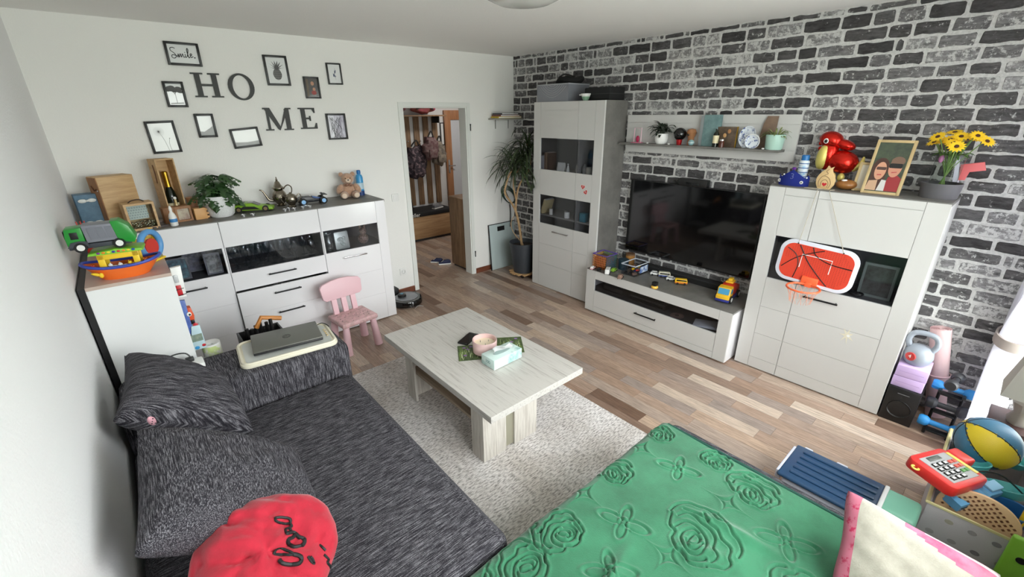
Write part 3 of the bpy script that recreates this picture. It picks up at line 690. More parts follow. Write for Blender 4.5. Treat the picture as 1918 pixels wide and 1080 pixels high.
# pineapple
t, pr, w, h = wall_frame('upright black frame with a dark pineapple print', (1000, 209), (1178, 221), (1216, 442), (1043, 440))
fr = []
for i in range(6):
    for j in range(5):
        cx, cz = (i-2.5)*.0115+(.0055 if j % 2 else 0), -.058+j*.0155
        if (cx/.034)**2+((cz+.028)/.045)**2 < 1: fr.append([(cx-.0052, cz), (cx, cz-.0082), (cx+.0052, cz), (cx, cz+.0082)])
ink(pr, fr, m_inkd, 'fruit_scales'); ink(pr, [circ(.034, 24, 0, -.028, .043)], m_inkg, 'fruit_body', -.0103)
lv = []
for k, a in enumerate((-75, -50, -28, -8, 12, 32, 55, 78)):
    for L_ in (.045, .07):
        ca, sa = math.sin(math.radians(a)), math.cos(math.radians(a)); lv.append([(-.005*sa, .012+.005*ca), (ca*L_*.6-.005*sa, .012+sa*L_*.6), (ca*L_, .012+sa*L_*.92), (ca*L_*.6+.005*sa, .012+sa*L_*.55), (.005*sa, .012-.005*ca)])
ink(pr, lv, m_inkd, 'leaf_crown')
# dark photo
t, pr, w, h = wall_frame('small black frame with a dark family photo', (1303, 373), (1418, 377), (1443, 538), (1330, 536), M('dark_photo_print', (62, 54, 46), .4, col2=(28, 26, 24), vs=30, coat=1.0), fw=.012)
ink(pr, [circ(.014, 14, .006, .034, .017), circ(.012, 14, .014, -.012, .014)], M('photo_skin', (190, 140, 112), .5), 'face')
ink(pr, [circ(.022, 14, .01, -.04, .018)], M('photo_red_cloth', (150, 60, 54), .5), 'clothing', -.0104)
ink(pr, [[(-w*.45, -h*.45), (-w*.3, -h*.45), (-w*.26, h*.45), (-w*.42, h*.45)]], M('photo_trunk', (96, 82, 64), .5), 'tree_trunk')
# leaf
t, pr, w, h = wall_frame('small upright black frame with a fine blue butterfly print', (1474, 270), (1583, 275), (1605, 435), (1497, 432), fw=.012)
m_bf = M('blue_grey_ink', (76, 84, 110), .6)
ink(pr, [[(0, -.004), (.012, .012), (.016, .034), (.004, .024)], [(0, -.004), (-.012, .004), (-.013, -.02), (-.002, -.026)], [(.001, -.006), (.012, -.02), (.006, -.03)]], m_bf, 'butterfly'); inktube(pr, [[(0, -.03), (.002, .026)], [(.002, .024), (.01, .045)], [(.002, -.03), (.008, -.045)]], .0008, m_bf, 'antenna')
# right: tall grass / figure
t, pr, w, h = wall_frame('upright black frame with a violet grey grass print', (1471, 650), (1617, 648), (1645, 840), (1503, 845), M('violet_photo_print', (196, 196, 206), .4, col2=(116, 108, 126), vs=9, vstretch=(5, 1, 1), coat=1.0))
inktube(pr, [sp([(rr.uniform(-.05, .05), -h/2), (rr.uniform(-.05, .05), -.02), (rr.uniform(-.06, .06), h*.4)]) for _ in range(14)], .0012, m_inkd, 'grass_blade')
# letters
m_let = M('black_wooden_letter', (38, 39, 38), .5)
def letter(name, label, polys, TL, BR, holes=None):
    a = at(*Z1(*TL), 'y', D); b = at(*Z1(*BR), 'y', D)
    w, h = abs(b.x-a.x), abs(a.z-b.z); bm = BM()
    for i, p in enumerate(polys): prism(bm, [(x*w, z*h) for x, z in p], -.014-.0001*(i % 7), -.001)
    return solo(name, bm, m_let, label, 'letter', (min(a.x, b.x), D, b.z), smooth=False)
def serif(x0, x1, z0, z1): return [(x0, z0), (x1, z0), (x1, z1), (x0, z1)]
Hp = [serif(.12, .30, .05, .95), serif(.70, .88, .05, .95), serif(.30, .70, .46, .55)]+[serif(a, b, c, d) for a, b in ((0, .42), (.58, 1)) for c, d in ((0, .06), (.94, 1))]
letter('letter_h', 'black serif wall letter H above the sideboard', Hp, (458, 342), (718, 530))
ring = []; n = 36
bmO = [[(.5+.5*math.cos(a0), .5+.5*math.sin(a0)), (.5+.5*math.cos(a1), .5+.5*math.sin(a1)), (.5+.33*math.cos(a1), .5+.43*math.sin(a1)), (.5+.33*math.cos(a0), .5+.43*math.sin(a0))] for a0, a1 in ((2*PI*i/n, 2*PI*(i+1)/n) for i in range(n))]
letter('letter_o', 'black serif wall letter O above the sideboard', bmO, (724, 345), (962, 552))
Mp = [serif(.1, .18, .05, .95), serif(.76, .92, .05, .95), [(.04, 1), (.24, 1), (.55, .12), (.5, .0), (.44, .06)], [(.5, 0), (.54, .14), (.8, 1), (.88, 1), (.9, .94)]]+[serif(0, .28, 0, .06), serif(.66, 1, 0, .06), serif(0, .2, .94, 1), serif(.8, 1, .94, 1)]
letter('letter_m', 'black serif wall letter M above the sideboard', Mp, (1000, 607), (1240, 772))
Ep = [serif(.14, .38, .05, .95), serif(.38, .84, 0, .07), serif(.38, .8, .93, 1), serif(.38, .62, .46, .54), serif(0, .45, 0, .06), serif(0, .45, .94, 1), [(.8, 0), (1, 0), (1, .28), (.95, .28), (.84, .07)], [(.8, 1), (.96, 1), (.96, .76), (.91, .76), (.8, .93)], serif(.6, .67, .38, .62)]
letter('letter_e', 'black serif wall letter E above the sideboard', Ep, (1266, 607), (1417, 762))
# ------------------------------------------------------------------ switch and socket
def plate(name, label, px, py, kind):
    p = at(px, py, 'y', D); t = thing(name, label, kind, (p.x, D, p.z))
    bm = BM(); prism(bm, rrect(.082, .082, .008), -.009, -.0005, bev=.002); part('cover_plate', bm, m_white, t)
    bm = BM()
    if name == 'light_switch': prism(bm, rrect(.055, .055, .003), -.013, -.008, bev=.001); part('rocker', bm, m_white, t)
    else:
        lathe(bm, [(.022, 0), (.024, .004), (.019, .0045), (.018, -.0005), (0, -.0005)], 24, Matrix.Rotation(PI/2, 4, 'X')@Matrix.Translation((0, 0, .009))); part('socket_ring', bm, M('socket_grey', (205, 205, 203), .4), t)
        bm = BM()
        for x in (-.0095, .0095): cyl(bm, (x, -.0098, 0), (x, -.0085, 0), .0025, n=10)
        part('pin_hole', bm, m_black, t)
plate('light_switch', 'white square light switch beside the doorway', 740, 370, 'switch')
plate('wall_socket', 'white wall socket above the robot vacuum', 755, 508, 'socket')
# ------------------------------------------------------------------ corner of the room
p = at(936, 291, 'y', D)
t = thing('router_box', 'small white box hanging on the wall beside the yucca', 'router', (p.x, D, p.z))
bm = BM(); box(bm, -.048, .048, -.03, -.002, -.055, .055, .006); part('housing', bm, m_white, t)
bm = BM(); tube(bm, smoothpath([(-.01, -.015, -.055), (.0, -.02, -.14), (.06, -.02, -.22), (.09, -.03, -.3), (.07, -.02, -.42), (.13, -.02, -.55)]), .004, 6); part('cable', bm, m_black, t)
sh = at(945, 221, 'y', 4.26)
t = thing('corner_shelf', 'small grey shelf board fixed in the wall corner', 'shelf', (3.96, 4.25, sh.z))
bm = BM(); box(bm, -.20, .19, -.08, .115, -.018, .0, .002); part('board', bm, M('grey_shelf_laminate', (150, 148, 140), .5), t, False)
bm = BM(); tube(bm, [(-.1, .10, -.018), (-.09, .115, -.12)], .004, 6); tube(bm, [(.1, .10, -.018), (.11, .115, -.12)], .004, 6); part('bracket', bm, m_inkg, t)
for k, (c, wx, lab) in enumerate((((206, 176, 40), .17, 'yellow folder lowest on the corner shelf'), ((120, 66, 56), .155, 'maroon folder in the middle of the corner shelf pile'), ((58, 58, 66), .15, 'dark folder topmost on the corner shelf'))):
    bm = BM(); box(bm, -wx, wx*.9, -.075+.01*k, .10, 0, .018, .002, mat=Matrix.Rotation(.12*(k-1), 4, 'Z')); 
    t = thing('folder', lab, 'folder', (3.96, 4.25, sh.z+.0005+.0185*k)); part('cover', bm, M('folder_cover_%d' % k, c, .4), t)
    bm = BM(); box(bm, -wx+.004, wx*.9-.004, -.0756+.01*k, -.07+.01*k, .004, .014, mat=Matrix.Rotation(.12*(k-1), 4, 'Z')); part('pages', bm, m_white, t, False)
# glass panel leaning on the wall
t = thing('glass_board', 'pale glass panel leaning on the wall behind the yucca', 'glass panel', (3.93, 4.30, 0), rot=(-.085, 0, 0))
bm = BM(); box(bm, -.215, .215, 0, .008, .004, .60, .002); part('sheet', bm, M('pale_mint_glass', (186, 200, 200), .08, coat=.6), t)
bm = BM(); box(bm, -.08, .04, -.002, .001, .505, .565); part('black_patch', bm, m_black, t, False)
bm = BM(); box(bm, -.222, .222, -.001, .012, .598, .606); box(bm, -.222, -.213, -.001, .012, .0, .6); part('edge_profile', bm, m_black, t, False)
# plant roller, pot and yucca
m_pine = M('light_pine_wood', (206, 168, 122), .5, col2=(182, 140, 96), vs=4, vstretch=(1, 10, 10))
PP = (3.90, 3.90)
t = thing('plant_trolley', 'round slatted wooden plant trolley under the dark pot', 'plant trolley', (PP[0], PP[1], 0))
for i in range(5):
    y = (i-2)*.062; l = math.sqrt(max(.001, .165**2-y*y)); bm = BM(); box(bm, -l, l, y-.026, y+.026, .045, .06, .003); part('slat', bm, m_pine, t)
bm = BM(); box(bm, -.02, .02, -.14, .14, .035, .045); part('crossbar', bm, m_pine, t)
for a in (45, 135, 225, 315):
    bm = BM(); x, y = .11*math.cos(math.radians(a)), .11*math.sin(math.radians(a)); cyl(bm, (x-.01, y, .018), (x+.01, y, .018), .018, n=12); cyl(bm, (x, y, .018), (x, y, .045), .006, n=8); part('caster', bm, m_black, t)
m_pot = M('anthracite_pot', (52, 56, 62), .5)
t = thing('yucca_plant', 'tall yucca with bare crossing stems in an anthracite pot', 'potted plant', (PP[0], PP[1], .06))
bm = BM(); lathe(bm, [(0, 0), (.118, 0), (.158, .30), (.158, .335), (.172, .34), (.172, .385), (.163, .385), (.155, .33), (0, .32)], 32); part('pot', bm, m_pot, t)
bm = BM(); lathe(bm, [(0, .345), (.1, .342), (.153, .335)], 20); part('soil', bm, M('potting_soil', (46, 36, 30), .95, bump=.8, bs=80), t)
m_stem = M('tan_yucca_stem', (184, 152, 112), .7, col2=(150, 120, 86), vs=20, bump=.4, bs=60)
def wl(px, py, y): v = at(px, py, 'y', y); return (v.x-PP[0], v.y-PP[1], v.z-.06)
stems = [([(977, 455, 3.9), (972, 420, 3.9), (966, 395, 3.9), (958, 380, 3.88), (946, 362, 3.86), (948, 345, 3.86), (955, 325, 3.86), (966, 314, 3.88)], .016),
         ([(966, 395, 3.9), (967, 375, 3.92), (970, 355, 3.9), (976, 340, 3.86), (988, 322, 3.84), (994, 305, 3.84), (993, 285, 3.86), (987, 268, 3.88)], .012),
         ([(967, 375, 3.92), (962, 350, 3.92), (963, 330, 3.94), (970, 320, 3.94), (982, 300, 3.94)], .010),
         ([(974, 450, 3.93), (962, 435, 3.95), (957, 418, 3.95), (963, 404, 3.95)], .006)]
tips = []
for pts, r in stems:
    q = smoothpath([wl(*p) for p in pts], 5); bm = BM(); tube(bm, q, [r*(1-.45*i/len(q)) for i in range(len(q))], 8); part('stem', bm, m_stem, t)
    if r > .008: tips.append((q[-1], q[len(q)*2//3]))
bm = BM(); tube(bm, [(-.005, -.0, .33), Vector(wl(977, 455, 3.9))], .017, 8); part('stem', bm, m_stem, t)
m_yl = M('dark_yucca_leaf', (36, 46, 30), .45, col2=(60, 78, 44), vs=8)
rr = random.Random(4)
def strap_leaf(bm, base, az, el, L_, w, droop, n=8):
    p = Vector(base); d = Vector((math.cos(az)*math.cos(el), math.sin(az)*math.cos(el), math.sin(el))); side = d.cross(Vector((0, 0, 1))).normalized(); prev = None
    for i in range(n+1):
        t_ = i/n; ww = w*(.55+.9*t_)*(1-t_)**.55 if t_ < 1 else 0.0004
        a, b, c = bm.verts.new(p+side*ww), bm.verts.new(p-side*ww), bm.verts.new(p+Vector((0, 0, -ww*.35)))
        if prev: bm.faces.new((prev[0], a, c, prev[2])); bm.faces.new((prev[2], c, b, prev[1]))
        prev = (a, b, c); p = p+d*(L_/n); d = (d+Vector((0, 0, -droop/n))).normalized()
LIMX, LIMY = W-.03-PP[0], D-.03-PP[1]
for (tip, mid) in tips:
    for k in range(58):
        base = Vector(tip).lerp(Vector(mid), rr.random()*.6) if k > 8 else Vector(tip)
        bm = BM(); strap_leaf(bm, base, rr.uniform(0, 2*PI), rr.uniform(.1, 1.25), rr.uniform(.3, .55), rr.uniform(.010, .015), rr.uniform(1.4, 4.2))
        for v in bm.verts:
            v.co.x = min(v.co.x, LIMX-.02*rr.random()); v.co.y = min(v.co.y, LIMY-.02*rr.random()); v.co.y = max(v.co.y, 3.65-PP[1]) if v.co.x+PP[0] > 3.78 else v.co.y
        part('leaf', bm, m_yl, t)
# garden sprayer / hose hanging in the corner
t = thing('hanging_hose', 'dark green coiled cable hanging on the wall by the yucca', 'cable', (4.05, D, .98))
bm = BM()
for k in range(4): torus(bm, (.0, -.02-.008*k, -.02-.01*k), .085-.006*k, .005, 28, 6, (0, 1, 0), squash=1.7)
part('coil', bm, M('dark_green_cable', (38, 62, 54), .5), t)
bm = BM(); tube(bm, smoothpath([(.02, -.03, -.15), (.03, -.03, -.3), (.02, -.03, -.45)]), .006, 6); part('tail', bm, m_black, t)
bm = BM(); cyl(bm, (0, -.001, .14), (0, -.05, .14), .008, n=10); part('hook', bm, m_chrome, t)
# ------------------------------------------------------------------ ceiling lamp
q = at(982, 6, 'z', 2.50); c = Vector((q.x-.21*.68, q.y-.21*.73, 0))
t = thing('ceiling_lamp', 'round frosted glass ceiling lamp, switched off', 'ceiling lamp', (c.x, c.y, H))
bm = BM(); lathe(bm, [(0, 0), (.15, 0), (.15, -.03), (0, -.03)], 32); part('canopy', bm, m_chrome, t)
bm = BM(); lathe(bm, [(.145, -.02), (.205, -.028), (.21, -.05), (.195, -.075), (.14, -.10), (.07, -.112), (0, -.115)], 40); part('shade', bm, M('frosted_lamp_glass', (208, 206, 202), .25, coat=.4), t)
bm = BM(); torus(bm, (0, 0, -.045), .211, .005, 40, 6); part('rim', bm, m_chrome, t)
# ------------------------------------------------------------------ hall things
m_oakl = M('light_oak', (186, 152, 112), .5, col2=(160, 124, 88), vs=3, vstretch=(1, 14, 14))
m_rust = M('knotty_oak', (150, 120, 90), .55, col2=(112, 86, 62), vs=4, vstretch=(9, 9, 1))
t = thing('hall_bench', 'light oak hall bench with drawer front and black cushion', 'bench', (3.85, 6.42, 0))
bm = BM(); box(bm, -.6, .55, -.21, .23, .04, .40, .003); part('body', bm, m_oakl, t)
bm = BM(); box(bm, -.59, .54, -.222, -.209, .06, .385, .002); part('drawer_front', bm, m_oakl, t)
bm = BM(); box(bm, -.58, .53, -.18, .2, 0, .04); part('plinth', bm, m_dark, t)
bm = BM(); box(bm, -.6, .55, -.225, .23, .40, .475, .02, 3); cu = part('seat_cushion', bm, M('black_bench_cushion', (24, 24, 27), .8), t)
bm = text_bm('heller', .085, .001, mat=Matrix.Translation((-.18, -.227, .438))); part('lettering', bm, m_white, cu, False)
t = thing('slat_panel', 'coat panel of oak boards on white hall wall', 'coat rack', (3.9, HY1-.001, 0))
for i in range(7):
    x = -.55+i*.17; bm = BM(); box(bm, x, x+.10, -.02, 0, .5, 1.895, .002); part('board', bm, m_rust, t)
for i in range(5):
    x = -.45+i*.22; bm = BM(); cyl(bm, (x, -.02, 1.52), (x, -.06, 1.53), .006, n=8); ell(bm, (x, -.062, 1.532), .012, 10); part('hook', bm, m_chrome, t)
t = thing('hat_shelf', 'hat shelf at the top of the coat panel', 'shelf', (3.9, HY1-.025, 1.9))
bm = BM(); box(bm, -.6, .58, -.28, .02, 0, .02, .002); part('board', bm, m_rust, t)
for i in (-.5, .48):
    bm = BM(); box(bm, i-.01, i+.01, -.2, -.003, -.1, 0); part('bracket', bm, m_black, t)
def bag_blob(name, label, cat, loc, r, mat, seed, strap=None, extra=None, group=None):
    t = thing(name, label, cat, loc); bm = BM(); ell(bm, (0, 0, 0), r, 22); rr = random.Random(seed); ph = [rr.uniform(0, 6) for _ in range(6)]
    for v in bm.verts:
        n = v.co.normalized(); k = 1+.10*math.sin(7*n.x+ph[0]+4*n.z)+.08*math.sin(9*n.z+ph[1]+3*n.x)+.05*math.sin(15*n.x+ph[2]); v.co *= k
        v.co.y = min(v.co.y, r[1])
    part('body', bm, mat, t)
    if strap:
        bm = BM(); tube(bm, smoothpath(strap, 5), .012, 6); part('strap', bm, M('strap_dark', (52, 50, 50), .7), t)
    if extra:
        bm = BM(); box(bm, -r[0]*.55, r[0]*.55, -r[1]*1.25, -r[1]*.55, -r[2]*.75, -r[2]*.05, .02, 2); part('front_pocket', bm, extra, t)
    return t
m_fpk = M('floral_pink_cloth', (150, 90, 100), .8, col2=(52, 40, 46), vs=18); m_ffl = M('dark_floral_cloth', (48, 40, 48), .8, col2=(130, 110, 116), vs=22, thr=(.5, .62)); m_fbe = M('mottled_beige_cloth', (150, 140, 124), .8, col2=(86, 80, 78), vs=16)
bag_blob('bag', 'pink patterned bag lying on the hall hat shelf', 'bag', (3.62, 6.5, 2.012), (.18, .11, .075), m_fpk, 1, [(-.1, -.1, .0), (0, -.13, .05), (.12, -.1, .0)])
bag_blob('bag', 'brown and pink bag at the end of the hall hat shelf', 'bag', (4.12, 6.5, 2.008), (.22, .11, .07), M('brown_pink_cloth', (130, 92, 64), .8, col2=(170, 70, 96), vs=7), 2, [(-.15, -.1, .0), (0, -.13, .04), (.15, -.1, -.01)])
bag_blob('backpack', 'dark floral backpack hanging from a hall hook', 'backpack', (3.95, 6.51, 1.22), (.19, .10, .26), m_ffl, 3, [(-.08, -.02, .24), (0, -.05, .33), (.06, -.02, .24)], m_ffl)
bag_blob('backpack', 'red and grey printed backpack hanging high on the coat panel', 'backpack', (4.17, 6.40, 1.42), (.14, .08, .19), M('printed_red_cloth', (130, 112, 110), .8, col2=(86, 46, 52), vs=20), 4, [(-.05, -.02, .17), (0, -.04, .26), (.05, -.02, .17)], M('printed_red_cloth', (0, 0, 0)))
bag_blob('backpack', 'mottled beige backpack hanging at the edge of the coat panel', 'backpack', (4.38, 6.50, 1.32), (.14, .09, .18), m_fbe, 5, [(-.05, -.02, .17), (0, -.04, .28), (.05, -.02, .17)], m_fbe)
t = thing('jacket', 'black jacket with olive stripe hanging over the hall bench', 'jacket', (3.53, 6.5, 1.5))
bm = BM(); lathe(bm, [(0, .02), (.06, .02), (.2, -.1), (.24, -.4), (.26, -.75), (.29, -1.0), (.0, -1.0)], 28, squash=.42)
for v in bm.verts: v.co.y *= 1+.25*math.sin(9*math.atan2(v.co.y*2.4, v.co.x)); v.co.y = min(v.co.y, .11)
part('body', bm, M('black_coat_cloth', (22, 22, 24), .85), t)
bm = BM(); tube(bm, smoothpath([(.05, -.09, -.15), (.09, -.12, -.5), (.12, -.13, -.95)]), .03, 6); part('stripe', bm, M('olive_cloth', (72, 74, 40), .85), t)
bm = BM(); tube(bm, smoothpath([(-.18, -.02, -.1), (-.26, -.04, -.4), (-.24, -.06, -.7)]), [.06]*7+[.055]*6, 10); part('sleeve', bm, MATS['black_coat_cloth'], t)
# inner hall door
t = thing('hall_door', 'brown wooden interior door with tall glass pane', 'door', (5.02, HY1-.002, 0))
bm = BM()
for a, b, c, d in ((-.42, -.30, 0, 1.99), (.30, .42, 0, 1.99), (-.30, .30, 1.84, 1.99), (-.30, .30, 0, .35)): box(bm, a, b, -.045, -.005, c, d, .003)
part('leaf_frame', bm, M('brown_door_veneer', (172, 122, 84), .45, col2=(150, 102, 68), vs=3, vstretch=(12, 12, 1)), t)
bm = BM(); box(bm, -.30, .30, -.03, -.022, .35, 1.84); part('glass_pane', bm, M('frosted_door_glass', (196, 200, 206), .25, coat=.3), t, False)
bm = BM(); box(bm, -.395, -.36, -.052, -.044, .98, 1.2, .003); cyl(bm, (-.378, -.05, 1.1), (-.378, -.085, 1.1), .009, n=10); cyl(bm, (-.385, -.08, 1.1), (-.27, -.08, 1.1), .009, n=10); part('door_handle', bm, m_chrome, t)
p = at(822, 250, 'y', HY1)
t = thing('hall_picture', 'narrow dark framed picture on the hall wall', 'picture frame', (4.56, HY1, 1.62))
bm = BM(); box(bm, -.035, .035, -.02, 0, -.18, .18, .002); part('frame', bm, m_fblk, t); bm = BM(); box(bm, -.022, .022, -.022, -.01, -.165, .165); part('print', bm, m_paper, t, False)
# knotty cabinet just past the doorway
t = thing('hall_cabinet', 'knotty oak shoe cabinet standing right behind the doorway', 'cabinet', (3.66, 4.70, 0))
bm = BM(); box(bm, -.20, .32, -.185, .16, .03, .93, .003); part('body', bm, m_rust, t)
bm = BM(); box(bm, -.207, .325, -.19, .165, .93, .945, .002); part('top_board', bm, m_rust, t)
bm = BM(); box(bm, -.18, .3, -.17, .14, 0, .03); part('plinth', bm, m_dark, t)
bm = BM(); box(bm, -.19, .31, .16, .172, .06, .9, .002); part('door', bm, m_rust, t)
def sneaker(loc, rotz, label, mat, s=1.0):
    t = thing('sneaker', label, 'shoe', loc, rotz, 'shoes in the hall')
    bm = BM(); prof = [(-.13, .012), (.13, .012), (.14, .03), (.125, .05), (.06, .065), (.02, .10), (-.09, .105), (-.13, .085), (-.135, .04)]
    prism(bm, [(x*s, z*s) for x, z in prof], -.042*s, .042*s, bev=.014*s); part('upper', bm, mat, t)
    bm = BM(); prism(bm, [(x*s, z*s) for x, z in ((-.138, 0), (.14, 0), (.148, .02), (.14, .028), (-.138, .026))], -.047*s, .047*s, bev=.006*s); part('sole', bm, m_white, t)
    bm = BM()
    for k in range(4): cyl(bm, ((.028+.018*k)*s, -.02*s, (.094-.012*k)*s), ((.028+.018*k)*s, .02*s, (.094-.012*k)*s), .004*s, n=6)
    part('laces', bm, m_white, t)
sneaker((3.36, 5.10, 0), 2.3, 'navy sneaker with white sole, farther from the hall cabinet', M('navy_shoe', (34, 40, 74), .7), .6)
sneaker((3.40, 4.96, 0), 2.7, 'navy sneaker with white sole touching the hall cabinet corner', MATS['navy_shoe'], .6)
sneaker((4.16, 6.3, .476), .3, 'grey sneaker lying on the black hall bench cushion', M('grey_shoe', (130, 132, 138), .7), .75)
t = thing('waste_bin', 'grey bin standing in the hall beside the bench', 'bin', (4.62, 6.45, 0))
bm = BM(); lathe(bm, [(0, 0), (.10, 0), (.12, .5), (.125, .52), (0, .55)], 24); part('body', bm, M('grey_bin', (120, 122, 126), .35), t); bm = BM(); ell(bm, (0, 0, .53), (.12, .12, .06)); part('lid', bm, m_black, t)
# ------------------------------------------------------------------ things on the sideboard
ST = SBH
m_box = M('pale_wood_box', (206, 172, 126), .55, col2=(182, 146, 102), vs=5, vstretch=(1, 8, 8)); m_boxd = M('honey_wood_box', (166, 118, 76), .55, col2=(138, 94, 58), vs=5, vstretch=(8, 8, 1))
m_gold = M('gold_foil', (200, 160, 60), .28, 1.); m_silver = M('old_silver', (166, 158, 144), .22, 1., col2=(120, 110, 96), vs=14)
def on(px, py, z=ST): v = at(px, py, 'z', z); return (v.x, v.y, z)
# large slant wooden box
t = thing('wooden_box', 'largest wooden box with sliding lid on the sideboard', 'box', (.245, 4.17, ST), .38)
bm = BM(); box(bm, -.095, .115, -.06, .075, 0, .36, .002); part('body', bm, m_box, t)
bm = BM(); box(bm, -.0985, -.094, -.055, .07, .005, .355); part('side_board', bm, m_boxd, t, False)
bm = BM(); tube(bm, [(-.1, -.03, .28), (-.102, 0, .27), (-.1, .03, .30)], .004, 6); part('clasp', bm, M('rust_leather', (96, 56, 34), .7), t)
bm = BM(); ell(bm, (-.1, -.045, .27), .006, 8); part('pin', bm, m_chrome, t)
# small glass fronted box
t = thing('glass_front_box', 'small wooden box with glass front and carrying cord', 'box', (.345, 4.005, ST), .17)
bm = BM(); a, b, h, d = .085, .006, .185, .055
box(bm, -a, -a+b, -d, d, 0, h); box(bm, a-b, a, -d, d, 0, h); box(bm, -a+b, a-b, -d, d, 0, b); box(bm, -a+b, a-b, -d, d, h-b, h); box(bm, -a+b, a-b, d-b, d, b, h-b)
part('case', bm, m_box, t, False)
bm = BM()
for q in ((-a, -a+.014, 0, h), (a-.014, a, 0, h), (-a+.014, a-.014, 0, .014), (-a+.014, a-.014, h-.014, h)): box(bm, q[0], q[1], -d-.004, -d+.002, q[2], q[3])
part('front_frame', bm, m_box, t, False)
bm = BM(); box(bm, -a+.012, a-.012, -d+.003, -d+.005, .012, h-.012); part('pane', bm, m_clear, t, False)
bm = BM(); box(bm, -a+.012, a*.55, -.01, -.008, .07, h-.02); pt = part('pattern_card', bm, M('pale_grey_card', (206, 208, 212), .6), t, False)
bm = BM()
for i in range(8):
    for j in range(5): lathe(bm, [(0, 0), (.0055, 0), (.0055, .0012), (0, .0012)], 6, Matrix.Translation((-a+.022+i*.0145+(j % 2)*.007, -.0105, .083+j*.017))@Matrix.Rotation(PI/2, 4, 'X'))
part('hexagon_print', bm, M('grey_print_dots', (168, 172, 180), .6), pt, False, kind='stuff')
rr = random.Random(8)
bm = BM()
for k in range(60): cyl(bm, *(lambda x, y, z: ((x, y, z), (x+rr.uniform(-.003, .003), y, z+.0025)))(rr.uniform(-.068, .068), rr.uniform(-.035, .035), .012+rr.random()*.05*(1-.3*rr.random())), .011, n=10)
part('coins', bm, M('mixed_coins', (150, 124, 84), .3, .9, col2=(190, 186, 176), vs=60), t, kind='stuff')
bm = BM(); tube(bm, smoothpath([(-.045, 0, h), (-.02, 0, h+.014), (.02, 0, h+.016), (.045, 0, h)], 5), .004, 6); part('carry_cord', bm, M('dark_cord', (58, 44, 34), .8), t)
for sx in (-.06, .06):
    bm = BM(); box(bm, sx-.007, sx+.007, -d-.012, -d+.01, -.0, .012); part('foot', bm, m_box, t, False)
# open tall box with champagne bottle
t = thing('wine_box', 'tall open wooden wine box standing on the sideboard', 'box', (.56, 4.21, ST), .34)
a, h, d, b = .062, .45, .055, .008; bm = BM()
box(bm, -a, -a+b, -d, d, 0, h); box(bm, a-b, a, -d, d, 0, h); box(bm, -a+b, a-b, -d, d, 0, b); box(bm, -a+b, a-b, -d, d, h-b, h); box(bm, -a+b, a-b, d-b, d, b, h-b); part('case', bm, m_box, t, False)
bm = BM(); tube(bm, smoothpath([(-a-.002, -.01, h-.04), (-a-.004, -.02, h-.1), (-a-.003, -.01, h-.17)]), .003, 6); part('cord', bm, M('rust_leather', (0, 0, 0)), t)
t = thing('champagne_bottle', 'champagne bottle with gold neck inside the wine box', 'bottle', (.562, 4.20, ST+.009))
bm = BM(); lathe(bm, [(0, 0), (.036, 0), (.038, .006), (.038, .16), (.03, .2), (.016, .245), (.0145, .33), (0, .33)], 24); part('glass_body', bm, M('dark_green_bottle', (18, 24, 16), .1), t)
bm = BM(); lathe(bm, [(.0185, .235), (.0175, .3), (.0185, .31), (.0185, .345), (.012, .352), (0, .352)], 20); part('gold_foil', bm, m_gold, t)
bm = BM(); lathe(bm, [(.0386, .05), (.0386, .12)], 24); part('label_band', bm, M('cream_label', (222, 212, 176), .6), t)
t = thing('small_ornament', 'white and gold cone ornament leaning before the champagne bottle', 'ornament', (.575, 4.135, ST+.0505))
bm = BM(); lathe(bm, [(0, 0), (.014, 0), (.016, .03), (.010, .08), (.008, .11), (0, .115)], 16); part('body', bm, M('cream_gold_glitter', (214, 200, 160), .35, .3, col2=(150, 120, 60), vs=60), t)
bm = BM(); ell(bm, (0, 0, .118), .011, 12); part('head', bm, m_white, t)
# frame like wooden box in front, can, puzzle
t = thing('photo_block', 'square wooden block frame with faded picture below the wine box', 'frame', (.572, 4.10, ST), .18)
bm = BM(); box(bm, -.10, -.03, -.03, .03, 0, .11, .003); part('block', bm, m_boxd, t)
bm = BM(); box(bm, -.03, .075, -.035, .035, 0, .012); box(bm, -.03, .075, -.035, .035, .095, .107); box(bm, -.03, -.016, -.035, .035, .012, .095); box(bm, .061, .075, -.035, .035, .012, .095); part('frame', bm, m_boxd, t, False)
bm = BM(); box(bm, -.016, .061, -.02, -.015, .012, .095); part('picture', bm, M('faded_picture', (200, 192, 170), .6, col2=(150, 120, 110), vs=20), t, False)
bm = BM(); box(bm, -.1, .07, -.04, .04, .107, .114); part('top_board', bm, m_boxd, t, False)
t = thing('wooden_can', 'round copper brown wooden can beside the wine box', 'can', (.685, 4.24, ST))
bm = BM(); lathe(bm, [(0, 0), (.036, 0), (.036, .135), (.03, .135), (0, .13)], 24); part('body', bm, M('tan_wood_can', (176, 124, 88), .5), t); bm = BM(); lathe(bm, [(0, .135), (.0375, .135), (.0375, .15), (0, .152)], 24); part('lid', bm, M('tan_wood_lid', (190, 140, 102), .45), t)
t = thing('finger_joint_box', 'small light wooden box with finger jointed corner', 'box', (.705, 4.10, ST), .15)
bm = BM(); box(bm, -.045, .035, -.035, .035, 0, .085, .002); part('body', bm, M('orange_beech', (214, 162, 104), .5), t)
for k in range(3):
    bm = BM(); box(bm, .035, .048, -.034, .034, .006+k*.028, .02+k*.028, .001); part('finger_joint', bm, MATS['orange_beech'], t)
